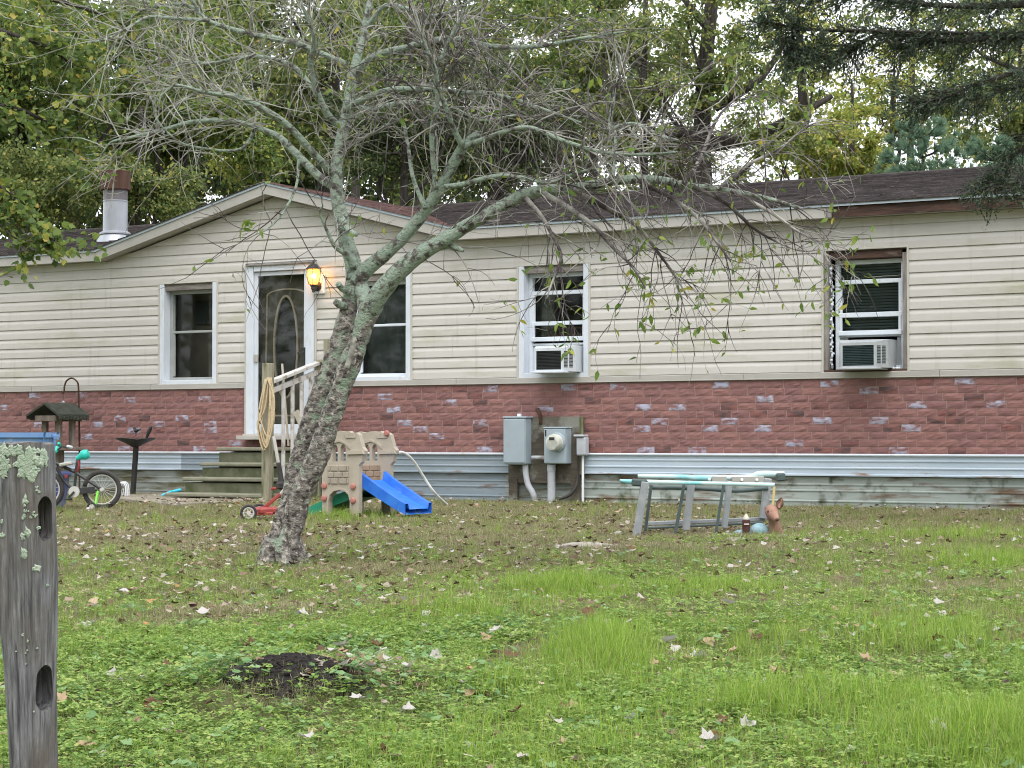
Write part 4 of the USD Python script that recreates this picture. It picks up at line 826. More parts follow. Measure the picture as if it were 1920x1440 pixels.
part(fe, "end_board", B().box((xr - 0.02, -fd - 0.22, ze_ - 0.04), (0.36, 0.03, 0.07), 0.004), Mx("cedar_post"))
part(fe, "end_board", B().box((xr - 0.02, -fd + 0.22, ze_ - 0.04), (0.36, 0.03, 0.07), 0.004), Mx("cedar_post"))
for px in ((-0.13, -0.12), (-0.13, 0.12), (0.10, -0.12), (0.10, 0.12)):
    part(fe, "post", B().box((xr + px[0], -fd + px[1], ze_ - 0.22), (0.07, 0.06, 0.42), 0.004), Mx("cedar_post"))
part(fe, "tray", B().box((xr - 0.01, -fd, ze_ - 0.42), (0.46, 0.46, 0.04), 0.006), Mx("cedar_post"))
part(fe, "stand", B().box((xr - 0.01, -fd, (ze_ - 0.44) / 2 - 0.05), (0.1, 0.1, ze_ - 0.44 + 0.1), 0.006), Mx("cedar_post"))
hk = thing("shepherd_hook", "tall thin dark iron shepherd hook beside the bird feeder", "garden hook", W(149, 925, 0.7))
HK = lambda px, py: W(px, py, 0.7)
part(hk, "rod", B().tube([HK(149, 938), HK(149, 860), HK(148, 770), HK(147, 725), HK(143, 714), HK(134, 709), HK(125, 714), HK(121, 724), HK(120, 733), HK(117, 737), HK(115, 733)], 0.011, 8, n=60), Mx("rust"), True)
ch = thing("hanging_tube", "small pale metal tube ornament hanging from the shepherd hook", "hanging ornament", HK(119, 775))
part(ch, "cord", B().tube([HK(118, 737), HK(119, 752)], 0.003, 4), Mx("black_iron"))
part(ch, "top", B().lathe([(0.006, 0.06), (0.025, 0.04), (0.02, 0.02), (0.045, 0.0), (0.045, -0.012)], HK(119, 760), 14), Mx("flue_steel"), 30)
part(ch, "tube", B().tube([HK(120, 764), HK(120, 788)], 0.009, 8), Mx("rail_paint"), True)
bbp = W(251, 923, 0.55); bb = thing("bird_bath", "black metal bird bath on a post with small bird figures on the rim", "bird bath", (bbp[0], -0.55, 0))
BZ = lambda py: W(256, py, 0.55)[2]; bx_ = W(254, 830, 0.55)[0]
part(bb, "stem", B().bar((bbp[0] - 0.02, -0.55, -0.03), (bx_ + 0.01, -0.55, BZ(838)), 0.055, 0.055, 0.006, up=(0, 1, 0)), Mx("black_iron"))
part(bb, "foot", B().box((bbp[0] - 0.02, -0.55, -0.005), (0.16, 0.16, 0.03), 0.008), Mx("black_iron"))
an = np.linspace(0, 2 * np.pi, 33)[:-1]; V = []
for r, h in ((0.03, BZ(839)), (0.10, BZ(833)), (0.17, BZ(828)), (0.24, BZ(824)), (0.236, BZ(823.2)), (0.15, BZ(826)), (0.02, BZ(829))):
    fl_ = 1 + (0.16 * np.abs(np.cos(2 * an)) ** 1.5 if r > 0.15 else 0 * an); hh = h + (0.018 * np.abs(np.cos(2 * an)) if r > 0.15 else 0 * an)
    V.append(np.stack([bx_ + r * fl_ * np.cos(an), -0.55 + r * fl_ * np.sin(an), hh], 1))
V = np.array(V); n, m = V.shape[:2]; i, j = np.meshgrid(np.arange(n - 1), np.arange(m), indexing="ij"); a = i * m + j; b_ = i * m + (j + 1) % m
part(bb, "bowl", B().add(V.reshape(-1, 3), np.stack([a, b_, b_ + m, a + m], -1).reshape(-1, 4)), Mx("black_iron"), 40)
def birdfig(c, s, yaw, tail):
    f = np.array([math.cos(yaw), 0.3, 0]); q = B(); u = np.array([0, 0, 1.0])
    q.tube([c - f * s * tail + u * s * 0.25, c - f * 0.5 * s + u * 0.1 * s, c, c + f * 0.45 * s + u * 0.35 * s, c + f * 0.7 * s + u * 0.55 * s, c + f * 0.95 * s + u * 0.5 * s], [0.12 * s, 0.22 * s, 0.36 * s, 0.26 * s, 0.22 * s, 0.03 * s], 10, n=18)
    return q.tube([c - u * 0.25 * s, c - u * 0.9 * s], 0.07 * s, 5)
part(bb, "bird_figure", birdfig(W(255, 808, 0.5), 0.07, 2.9, 1.4), Mx("black_iron"), True)
part(bb, "bird_figure", B().tube([W(273, 824, 0.6), W(277, 815, 0.6), W(280, 808, 0.6), W(283, 802, 0.6), W(286, 800, 0.6)], [0.012, 0.02, 0.026, 0.02, 0.004], 8, n=14), Mx("black_iron"), True)

# ================================================================ totes, bin, bicycle, toys
pbr("tote_blue", (0.13, 0.25, 0.48), (0.17, 0.30, 0.54), 4, 0.4, spec=0.5, stain=(0.35, 0.42, 0.5), sscale=8, slo=0.6, shi=0.75); pbr("bin_blue", (0.055, 0.075, 0.19), (0.08, 0.10, 0.23), 5, 0.55, stain=(0.28, 0.28, 0.30), sscale=3, slo=0.5, shi=0.7, zfade=(0.0, 0.5, 0.15, -0.1))
TZ = 19.0; tq = atZ(45, 835, TZ); ztt = atZ(45, 811, TZ)[2]; tgz = float(gz(tq[0], tq[1]))
RZ = math.degrees(TH)
def tote(name, label, z0, h):
    t = thing(name, label, "storage tote", (tq[0], tq[1], z0), rotz=RZ); t2 = T(t.path, np.zeros(3))
    v = []
    for sx_, sy_, z in ((0.235, 0.17, 0.0), (0.27, 0.2, h - 0.05), (0.285, 0.215, h - 0.05), (0.292, 0.222, h - 0.045), (0.295, 0.225, h), (0.27, 0.2, h), (0.262, 0.192, h - 0.06), (0.23, 0.165, 0.01)):
        e = 0.04; v += [(x * sx_ - math.copysign(e, x) * (k in (0,)), y * sy_ - math.copysign(e, y) * (k in (1,)), z) for x, y, ks in ((1, -1, (1, 0)), (1, 1, (0, 1)), (-1, 1, (1, 0)), (-1, -1, (0, 1))) for k in ((0, 1) if ks == (0, 1) else (1, 0))]
    v = np.array(v); n = 8; f = [(8 * k + i, 8 * k + (i + 1) % 8, 8 * k + 8 + (i + 1) % 8, 8 * k + 8 + i) for k in range(7) for i in range(8)]
    b = B().add(v, f); b.add(v[:8], [(0, 1, 2, 3), (0, 3, 4, 5), (0, 5, 6, 7)]); b.add(v[56:], [(0, 1, 2, 3), (0, 3, 4, 5), (0, 5, 6, 7)])
    part(t2, "tub", b, Mx("tote_blue")); 
    for s_ in (-1, 1): part(t2, "grip", B().box((s_ * 0.30, 0, h - 0.045), (0.02, 0.16, 0.05), 0.006), Mx("tote_blue"))
    return t2
hh = ztt - tgz; tote("storage_tote", "open light blue plastic storage tote standing above the lichen covered fence post", ztt - 0.36, 0.36)
ts = thing("tote_stand", "low wooden stand under the blue tote, behind the fence post", "stand", (tq[0], tq[1], tgz), rotz=RZ); ts0 = T(ts.path, np.zeros(3)); hs = ztt - 0.36 - tgz
part(ts0, "top", B().box((0, 0, hs - 0.02), (0.5, 0.36, 0.036), 0.004), Mx("cedar_post"))
for sx_ in (-1, 1):
    for sy_ in (-1, 1): part(ts0, "leg", B().box((sx_ * 0.21, sy_ * 0.14, (hs - 0.04) / 2 - 0.02), (0.05, 0.05, hs), 0.004), Mx("cedar_post"))
bg = G(104, 951); bZ = proj(bg)[2]; ztb = atZ(104, 884, bZ)[2] - bg[2]
bn = thing("trash_bin", "dark blue plastic bin with a worn pale base between fence post and bicycle", "bin", bg)
part(bn, "tub", B().lathe([(0.105, 0.0), (0.11, 0.01), (0.15, ztb - 0.06), (0.165, ztb - 0.05), (0.17, ztb), (0.155, ztb), (0.145, ztb - 0.05), (0.10, 0.03)], bg, 24), Mx("bin_blue"), 30)
part(bn, "rim_band", B().lathe([(0.168, ztb - 0.045), (0.176, ztb - 0.04), (0.176, ztb - 0.01), (0.168, ztb - 0.005)], bg, 24), Mx("bin_blue"), 30)
# bicycle seen from its side, front towards the left
pbr("bike_black", (0.02, 0.02, 0.022), (0.035, 0.035, 0.037), 9, 0.35, spec=0.6); pbr("teal_toy", (0.02, 0.42, 0.34), (0.03, 0.48, 0.40), 6, 0.45); pbr("lime", (0.20, 0.70, 0.06), (0.26, 0.76, 0.10), 6, 0.45); pbr("dull_red", (0.22, 0.03, 0.035), (0.30, 0.06, 0.06), 6, 0.5); pbr("cyan_toy", (0.04, 0.46, 0.68), (0.08, 0.52, 0.74), 6, 0.4)
kg = G(192, 955); kZ = proj(kg)[2]; K = lambda px, py, dz=0.0: atZ(px, py, kZ + dz)
bk = thing("kids_bicycle", "small black kids bicycle with teal saddle and a lime training wheel arm", "bicycle", kg)
AX = -FLAT
rad = 75 / 2 / FPX * kZ
wheel(bk, K(191, 918), rad, AX, "rubber", "rim_grey", 0.026, 18); wheel(bk, K(84, 918), rad, AX, "rubber", "rim_grey", 0.026, 18)
for nm, pts, r in (("frame", [(139, 884), (163, 900), (191, 918)], 0.016), ("frame", [(139, 922), (191, 918)], 0.011), ("frame", [(145, 862), (142, 890), (139, 922)], 0.017), ("frame", [(104, 868), (141, 885)], 0.019), ("frame", [(104, 872), (118, 898), (139, 922)], 0.019), ("fork", [(102, 846), (97, 872), (84, 918)], 0.016)):
    part(bk, {"frame": "frame_tube"}.get(nm, nm), B().tube([K(*p) for p in pts], r, 8, n=10), Mx("bike_black"), True)
part(bk, "handlebar", B().tube([K(110, 832, -0.22), K(114, 838, -0.12), K(103, 846, 0), K(112, 838, 0.14), K(126, 838, 0.25)], 0.011, 8, n=24), Mx("bike_black"), True)
part(bk, "bar_pad", B().bar(K(104, 846, -0.09), K(106, 840, 0.12), 0.05, 0.05, 0.015), Mx("teal_toy"))
part(bk, "grip", B().tube([K(110, 832, -0.26), K(112, 835, -0.17)], 0.019, 8), Mx("teal_toy"), True)
part(bk, "grip", B().tube([K(127, 837, 0.2), K(134, 839, 0.28)], 0.018, 8), Mx("block_white"), True)
part(bk, "saddle", B().tube([K(143, 861), K(150, 857), K(158, 853), (K(166, 850))], [0.018, 0.034, 0.058, 0.045], 10, n=14), Mx("teal_toy"), True)
part(bk, "saddle_post", B().tube([K(147, 862), K(148, 872), K(144, 884)], 0.016, 8), Mx("dull_red"), True)
part(bk, "front_basket_bag", B().bar(K(112, 872, -0.05), K(136, 868, -0.05), 0.1, 0.04, 0.012), Mx("trim_beige"))
part(bk, "chain_guard", B().bar(K(134, 922, -0.05), K(178, 918, -0.05), 0.012, 0.07, 0.004), Mx("bike_black"))
part(bk, "crank", B().lathe([(0.06, -0.01), (0.06, 0.01)], K(139, 922, -0.06), 18, AX), Mx("rim_grey"))
part(bk, "crank_arm", B().bar(K(139, 922, -0.08), K(128, 934, -0.08), 0.015, 0.02), Mx("bike_black")); part(bk, "pedal", B().bar(K(123, 936, -0.14), K(133, 935, -0.08), 0.06, 0.025, 0.006), Mx("bike_black"))
part(bk, "training_arm", B().bar(K(184, 921, -0.08), K(179, 947, -0.13), 0.02, 0.055, 0.006, up=AX), Mx("lime"))
wheel(bk, K(172, 951, -0.16), 0.055, AX, "rubber", "rim_grey", 0.012, 6, "training_wheel", 18)
part(bk, "reflector", B().lathe([(0.022, 0), (0.018, 0.012)], K(124, 893, -0.03), 10, AX), Mx("dull_red"))
wq = G(235, 936)
wt = thing("toy_rack", "small white wire toy rack standing between bicycle wheel and bird bath", "rack", wq); wZ = proj(wq)[2]; WT = lambda px, py, dz=0: atZ(px, py, wZ + dz)
for k in range(3): part(wt, "hoop", B().tube([WT(226 + 4 * k, 934, 0.1 * k), WT(223 + 4 * k, 912, 0.1 * k), WT(229 + 4 * k, 905, 0.1 * k), WT(235 + 3 * k, 912, 0.1 * k), WT(236 + 3 * k, 933, 0.1 * k)], 0.008, 6, n=16), Mx("block_white"), True)
part(wt, "bar", B().bar(WT(221, 907, 0.05), WT(234, 904, 0.2), 0.05, 0.02, 0.004), Mx("block_white"))
cq = W(320, 925, 1.38)
cb = thing("toy_scoop", "bright cyan plastic scoop lying at the left end of the lowest step", "toy", G(318, 934)); cZ = proj(G(318, 934))[2]; CQ = lambda px, py, dz=0: atZ(px, py, cZ + dz)
part(cb, "blade", B().bar(CQ(304, 929), CQ(324, 921), 0.14, 0.03, 0.012), Mx("cyan_toy")); part(cb, "handle", B().bar(CQ(322, 922), CQ(340, 918, 0.05), 0.05, 0.035, 0.012), Mx("cyan_toy"))

# ================================================================ pool ladder lying on its side, clay fawn, bottle
pbr("ladder_grey", (0.24, 0.26, 0.275), (0.32, 0.335, 0.35), 8, 0.6, bump=0.15, bscale=60); pbr("ladder_dark", (0.05, 0.075, 0.075), (0.085, 0.11, 0.11), 6, 0.55)
pbr("ladder_aqua", (0.42, 0.60, 0.62), (0.60, 0.70, 0.72), 2.2, 0.45, stain=(0.22, 0.55, 0.60), sscale=2.2, slo=0.5, shi=0.6); pbr("ladder_yellow", (0.60, 0.48, 0.22), None, 5, 0.6)
lg = G(1290, 1004); LZ = proj(lg)[2]; LD = lambda px, py, dz=0.0: atZ(px, py, LZ + dz)
lad = thing("pool_ladder", "aqua and grey pool step ladder lying on its side in the leaves", "ladder", lg)
part(lad, "upper_rail", B().tube([LD(1162, 901, 0.0), LD(1185, 903), LD(1240, 904), LD(1320, 906), LD(1452, 909)], [0.012, 0.019, 0.018, 0.016, 0.017], 10, n=24), Mx("ladder_aqua"), True)
part(lad, "upper_rail", B().tube([LD(1196, 893, 0.5), LD(1280, 894, 0.5), LD(1310, 896, 0.5), LD(1400, 895, 0.5), LD(1425, 889, 0.5), LD(1470, 890, 0.5)], [0.018, 0.02, 0.026, 0.024, 0.028, 0.03], 10, n=30), Mx("ladder_aqua"), True)
part(lad, "inner_rail", B().tube([LD(1218, 914, 0.25), LD(1300, 915, 0.25), LD(1380, 920, 0.25), LD(1440, 915, 0.25)], 0.018, 8, n=20), Mx("ladder_dark"), True)
part(lad, "end_socket", B().bar(LD(1184, 904), LD(1214, 906), 0.075, 0.06, 0.012), Mx("ladder_dark")); part(lad, "end_socket", B().bar(LD(1455, 895, 0.45), LD(1472, 894, 0.45), 0.07, 0.07, 0.012), Mx("ladder_dark"))
part(lad, "lower_rail", B().bar(LD(1212, 982, 0.35), LD(1436, 973, 0.35), 0.05, 0.035, 0.006), Mx("ladder_grey")); part(lad, "lower_rail", B().bar(LD(1215, 990, 0.25), LD(1430, 980, 0.25), 0.05, 0.02, 0.006), Mx("ladder_dark"))
for k, (x0, y0, x1, y1, dz, w, m_) in enumerate(((1209, 903, 1193, 1008, 0.0, 0.085, "ladder_grey"), (1221, 908, 1210, 996, 0.12, 0.035, "ladder_dark"), (1283, 908, 1266, 1001, 0.0, 0.035, "ladder_dark"), (1297, 902, 1286, 994, 0.18, 0.075, "ladder_grey"), (1357, 908, 1341, 1008, 0.0, 0.03, "ladder_dark"), (1368, 902, 1358, 990, 0.18, 0.06, "ladder_grey"), (1440, 897, 1431, 972, 0.3, 0.08, "ladder_grey"))):
    part(lad, "step", B().bar(LD(x0, y0, dz), LD(x1, y1, dz), 0.10 if m_ == "ladder_grey" else 0.04, w * 0.72, 0.006, up=RIGHT), Mx(m_))
part(lad, "tread_plate", B().bar(LD(1335, 899, 0.45), LD(1362, 899, 0.45), 0.05, 0.055, 0.004), Mx("trim_beige")); part(lad, "tread_plate", B().bar(LD(1372, 900, 0.45), LD(1432, 900, 0.45), 0.05, 0.06, 0.004), Mx("trim_beige"))
for px, py in ((1330, 899), (1391, 900), (1419, 900)): part(lad, "bolt", B().lathe([(0.014, 0), (0.010, 0.012)], LD(px, py, 0.42), 8, -FLAT), Mx("block_white"))
part(lad, "yellow_strut", B().bar(LD(1452, 912, 0.2), LD(1449, 950, 0.2), 0.02, 0.018, 0.003), Mx("ladder_yellow"))
pbr("clay", (0.27, 0.145, 0.105), (0.34, 0.20, 0.15), 14, 0.8, bump=0.15, bscale=60, stain=(0.25, 0.12, 0.08), sscale=18, slo=0.56, shi=0.7); pbr("clay_dark", (0.10, 0.05, 0.04), None, 9, 0.7); pbr("clay_inner", (0.52, 0.32, 0.24), None, 9, 0.8)
FZ = LZ - 0.12; fg = atZ(1452, 1000, FZ); fg[2] = float(gz(fg[0], fg[1])); F_ = lambda px, py, dz=0.0: atZ(px, py, FZ + dz)
fawn = thing("fawn_statue", "terracotta fawn statue, head with one raised ear, at the ladder's right end", "statue", fg)
sph = []
def blob(pts, rs_):
    m = m3.Manifold()
    for k in range(len(pts) - 1):
        a_ = m3.Manifold.sphere(rs_[k], 24).translate([float(v) for v in pts[k]]); b_ = m3.Manifold.sphere(rs_[k + 1], 24).translate([float(v) for v in pts[k + 1]])
        m = m + m3.Manifold.batch_hull([a_, b_])
    q = m.refine_to_length(0.012).to_mesh(); tm = trimesh.Trimesh(q.vert_properties[:, :3], q.tri_verts, process=True)
    trimesh.smoothing.filter_taubin(tm, iterations=12); return tm
body = blob([F_(1454, 1004, 0.16), F_(1452, 980, 0.12), F_(1446, 958, 0.06), F_(1452, 968, -0.05), F_(1456, 973, -0.10)], [0.07, 0.042, 0.054, 0.038, 0.024])
part(fawn, "body", body, Mx("clay"), True)
part(fawn, "nose", B().sphere(F_(1457.5, 974, -0.125), (0.018, 0.014, 0.012), 2), Mx("clay_dark"), True)
for px, py in ((1440.5, 959), (1451, 957)): part(fawn, "eye", B().sphere(F_(px, py, -0.012), 0.010, 2), Mx("clay_dark"), True)
def ear(tip, root, w, sp_=0.008):
    tip, root = np.asarray(tip), np.asarray(root); t = unit(tip - root); s_ = unit(np.cross(t, -FLAT)); L = np.linalg.norm(tip - root); V = []
    for u, ww in ((0, 0.35), (0.25, 0.9), (0.5, 1.0), (0.75, 0.7), (1, 0.05)):
        c = root + t * L * u; V += [c - s_ * w * ww, c + FLAT * sp_ * 2, c + s_ * w * ww, c + FLAT * (sp_ * 2 + 0.012)]
    f = [(4 * k + i, 4 * k + (i + 1) % 4, 4 * k + 4 + (i + 1) % 4, 4 * k + 4 + i) for k in range(4) for i in range(4)]
    return B().add(V, f)
part(fawn, "ear", ear(F_(1466, 932, 0.05), F_(1459, 955, 0.06), 0.032), Mx("clay"), True); part(fawn, "ear", ear(F_(1434, 952, 0.05), F_(1440, 956, 0.06), 0.014), Mx("clay"), True)
part(fawn, "inner_ear", ear(F_(1465.5, 936, 0.035), F_(1460, 952, 0.045), 0.018), Mx("clay_inner"), True)
pbr("pale_blue", (0.20, 0.34, 0.40), (0.32, 0.45, 0.50), 18, 0.6, bump=0.2, bscale=50, stain=(0.2, 0.36, 0.45), sscale=20, slo=0.5, shi=0.66)
bq = G(1424, 1002); BZ_ = proj(bq)[2]
part(None, "blue_ball", B().sphere(atZ(1424, 996, BZ_), (0.078, 0.078, 0.068), 3), Mx("pale_blue"), True, "weathered pale blue ball half sunk in the grass before the fawn statue", "ball")
part(None, "blue_dish", B().lathe([(0.07, -0.02), (0.075, 0.0), (0.05, 0.03), (0.0, 0.035)], atZ(1390, 1001, BZ_), 20), Mx("pale_blue"), 40, "small flat blue dish in the grass below the brown labelled bottle", "dish")
pbr("label_brown", (0.055, 0.022, 0.018), (0.08, 0.035, 0.03), 30, 0.5); pbr("bottle_cream", (0.52, 0.48, 0.42), (0.60, 0.56, 0.5), 20, 0.5)
sZ = LZ - 0.06; sg = atZ(1399, 994, sZ); sg[2] = float(gz(sg[0], sg[1])); sb = thing("sauce_bottle", "small bottle with dark brown label and pale nozzle cap by the ladder", "bottle", sg); s0 = atZ(1399, 994, sZ)
part(sb, "bottle", B().lathe([(0.031, sg[2] - s0[2] - 0.01), (0.033, 0.01), (0.033, 0.075), (0.028, 0.088)], s0, 18), Mx("label_brown"), 40)
part(sb, "cap", B().lathe([(0.026, 0.086), (0.026, 0.10), (0.013, 0.122), (0.009, 0.133)], s0, 16), Mx("bottle_cream"), 40)
part(sb, "label_print", B().bar(s0 + np.array([0, 0, 0.05]) - 0.0335 * FLAT - 0.02 * RIGHT, s0 + np.array([0, 0, 0.05]) - 0.0335 * FLAT + 0.02 * RIGHT, 0.004, 0.012), Mx("bottle_cream"))
# ================================================================ leaves, scattered in bulk
def leaf_shape(kind):
    if kind == "simple":   return np.array([(0, 0, 0), (0.33, 0.42, 0.10), (0, 1, 0.0), (-0.33, 0.42, 0.10)]), np.array([(0, 1, 2), (0, 2, 3)])
    if kind == "long":     return np.array([(0, 0, 0), (0.2, 0.35, 0.06), (0.13, 0.75, 0.0), (0, 1, -0.12), (-0.13, 0.75, 0.0), (-0.2, 0.35, 0.06)]), np.array([(0, 1, 5), (1, 2, 4), (1, 4, 5), (2, 3, 4)])
    if kind == "needle":   return np.array([(-0.05, 0, 0), (0.05, 0, 0), (0.0, 1, 0.05)]), np.array([(0, 1, 2)])
    if kind == "spray":    return np.array([(0, 0, 0), (0.16, 0.4, 0.03), (0.02, 0.55, 0), (0.12, 0.9, -0.04), (0, 1, 0), (-0.14, 0.75, 0.02), (-0.03, 0.45, 0), (-0.17, 0.35, 0.05)]), np.array([(0, 1, 2), (2, 3, 4), (4, 5, 6), (6, 7, 0), (0, 2, 6), (2, 4, 6)])
    pts = [(0, -0.05), (0.16, 0.0), (0.38, 0.05), (0.36, 0.22), (0.50, 0.42), (0.33, 0.52), (0.22, 0.72), (0, 0.95), (-0.22, 0.72), (-0.33, 0.52), (-0.50, 0.42), (-0.36, 0.22), (-0.38, 0.05), (-0.16, 0.0)]
    v = [(0, 0.3, 0)] + [(x, y, 0) for x, y in pts]; n = len(pts)
    return np.array(v, float), np.array([(0, 1 + i, 1 + (i + 1) % n) for i in range(n)])
def leaves(C, size, T_, N_, kind="simple", curl=None):
    """C centres, size (n,), T_ directions the tips point to, N_ upper sides"""
    v, f = leaf_shape(kind); n = len(C)
    T_ = T_ / (np.linalg.norm(T_, axis=1, keepdims=True) + 1e-9); S_ = np.cross(T_, N_); S_ /= np.linalg.norm(S_, axis=1, keepdims=True) + 1e-9; N2 = np.cross(S_, T_)
    z = np.broadcast_to(v[None, :, 2], (n, len(v)))
    if curl is not None: z = z + curl[:, :1] * (v[None, :, 0] ** 2) * 2 + curl[:, 1:] * (v[None, :, 1] - 0.3) ** 2
    V = C[:, None] + size[:, None, None] * (v[None, :, :1] * S_[:, None] + v[None, :, 1:2] * T_[:, None] + z[..., None] * N2[:, None])
    return V.reshape(-1, 3), (f[None] + (np.arange(n) * len(v))[:, None, None]).reshape(-1, 3)
def rdir(r, n): 
    d = r.normal(size=(n, 3)); return d / np.linalg.norm(d, axis=1, keepdims=True)

# ================================================================ bark and foliage colours
pbr("bark_lichen", (0.055, 0.045, 0.04), (0.27, 0.245, 0.22), 20, 0.95, stretch=(1, 1, 1.5), bump=1.0, bscale=42, lo=0.38, hi=0.62, stain=(0.25, 0.32, 0.24), sscale=10.0, slo=0.51, shi=0.59, sstretch=(1, 1, 1.2), stain2=(0.40, 0.37, 0.33), s2scale=26, s2lo=0.54, s2hi=0.62, bdist=0.03, zfade=(0.0, 2.4, -0.07, 0.07))
pbr("bark_lichen_upper", (0.055, 0.045, 0.04), (0.17, 0.155, 0.14), 24, 0.95, bump=0.9, bscale=48, stain=(0.28, 0.35, 0.28), sscale=17.0, slo=0.39, shi=0.51, stain2=(0.31, 0.31, 0.27), s2scale=34, s2lo=0.57, s2hi=0.64, bdist=0.03)
pbr("twig_pale", (0.12, 0.105, 0.095), (0.36, 0.365, 0.315), 7, 0.85, lo=0.38, hi=0.58)
pbr("twig_dark", (0.05, 0.038, 0.038), (0.34, 0.325, 0.30), 4, 0.85, lo=0.44, hi=0.62)
pbr("trunk_dark", (0.028, 0.023, 0.02), (0.075, 0.065, 0.056), 5, 0.95, stretch=(3, 3, 0.4), bump=0.8, bscale=16, bdist=0.05)
leafmat("leaf_fresh", [(0, (0.10, 0.17, 0.03)), (0.5, (0.15, 0.23, 0.045)), (0.85, (0.21, 0.27, 0.05)), (1, (0.40, 0.33, 0.05))])
leafmat("leaf_maple", [(0, (0.055, 0.10, 0.028)), (0.45, (0.11, 0.165, 0.038)), (0.78, (0.18, 0.235, 0.05)), (0.93, (0.30, 0.32, 0.07)), (0.98, (0.44, 0.40, 0.09)), (1, (0.5, 0.36, 0.10))], translucent=0.4)
leafmat("leaf_olive", [(0, (0.065, 0.10, 0.03)), (0.45, (0.12, 0.165, 0.045)), (0.8, (0.20, 0.24, 0.065)), (0.95, (0.36, 0.35, 0.10)), (1, (0.48, 0.38, 0.12))], translucent=0.4)
leafmat("leaf_dark", [(0, (0.03, 0.055, 0.024)), (0.5, (0.06, 0.09, 0.035)), (0.85, (0.11, 0.14, 0.05)), (1, (0.22, 0.21, 0.07))], translucent=0.25)
leafmat("leaf_yellow", [(0, (0.12, 0.18, 0.04)), (0.4, (0.23, 0.27, 0.055)), (0.8, (0.38, 0.39, 0.085)), (0.95, (0.52, 0.47, 0.14)), (1, (0.5, 0.34, 0.12))], translucent=0.5)
leafmat("needle_cedar", [(0, (0.022, 0.040, 0.026)), (0.6, (0.045, 0.07, 0.042)), (0.93, (0.085, 0.115, 0.06)), (1, (0.18, 0.17, 0.08))], translucent=0.12)
leafmat("needle_pine", [(0, (0.09, 0.17, 0.115)), (0.6, (0.14, 0.23, 0.155)), (1, (0.21, 0.29, 0.17))], translucent=0.2)

# ================================================================ the leaning tree in the yard
tb = G(530, 1062); TZ0 = proj(tb)[2]
yt = thing("leaning_tree", "leaning double stemmed tree with lichen covered bark and bare twigs before the door", "tree", tb)
def limb(pts, dz0, dz1, n=None, power=1.0):
    """pts: (px, py, half width px); depth runs from dz0 to dz1 along it; returns polyline and radii"""
    p = spline(np.array(pts, float), n or max(8, 5 * len(pts))); t = np.linspace(0, 1, len(p)) ** power
    Z = TZ0 + dz0 + (dz1 - dz0) * t
    P = np.array([atZ(a[0], a[1], z) for a, z in zip(p, Z)]); return P, np.maximum(p[:, 2], 1.0) * Z / FPX
def bark(P, R, sides=22, amp=0.10, seed=0, ridge=16.0):
    v, f = tubes(P[None], R[None], sides); k = len(P) * sides; c = np.repeat(P, sides, 0); d = v[:k] - c; r = np.linalg.norm(d, axis=1, keepdims=True)
    q = v[:k]; nz = meshkit.fbm(q * np.array([ridge, ridge, ridge * 0.55]) + seed, 4, seed) - 0.5 + 0.8 * (meshkit.noise(q * 5.0 + 7 * seed, seed + 3) - 0.5)
    v[:k] = c + d * (1 + amp * 2.0 * nz[:, None]); return v, f
SA = [(508, 1074, 36), (516, 1050, 24), (524, 1015, 20), (533, 975, 19), (546, 930, 19), (557, 880, 20), (578, 820, 19.5), (595, 760, 19.5), (614, 705, 18.5), (634, 655, 18), (648, 605, 17.5), (658, 560, 17.5), (668, 522, 18)]
SB = [(532, 1074, 32), (534, 1042, 23), (545, 1000, 21), (561, 935, 21), (585, 880, 22), (604, 830, 22), (621, 780, 21), (640, 730, 20), (657, 680, 19.5), (673, 640, 18.5), (685, 602, 18), (700, 570, 17.5)]
P, R = limb(SA, 0.0, 0.12, 200)
va = bark(P, R, 48, 0.17, 1, 30.0); P, R = limb(SB, -0.04, -0.10, 200); vb = bark(P, R, 48, 0.17, 2, 30.0)
roots = B()
for a in np.linspace(0, 2 * np.pi, 8)[:-1]:
    e = tb + np.array([math.cos(a) * 0.21, math.sin(a) * 0.21, -0.03]); e[2] = float(gz(e[0], e[1])) - 0.02
    roots.add(*bark(spline(np.array([tb + [math.cos(a) * 0.06, math.sin(a) * 0.06, 0.16], tb + [math.cos(a) * 0.13, math.sin(a) * 0.13, 0.045], e]), 10), np.linspace(0.085, 0.02, 10), 12, 0.15, 5))
part(yt, "trunk", B().add(*va), Mx("bark_lichen"), True, "left stem of the trunk"); part(yt, "trunk", B().add(*vb), Mx("bark_lichen"), True, "right stem of the trunk"); part(yt, "roots", roots, Mx("bark_lichen"), True)
ccw = limb([(650, 690, 5), (657, 668, 5.5), (662, 645, 4), (664, 634, 2)], -0.22, -0.22, 10); part(yt, "broken_shoot", bark(*ccw, 10, 0.05, 3), Mx("twig_pale"), True)
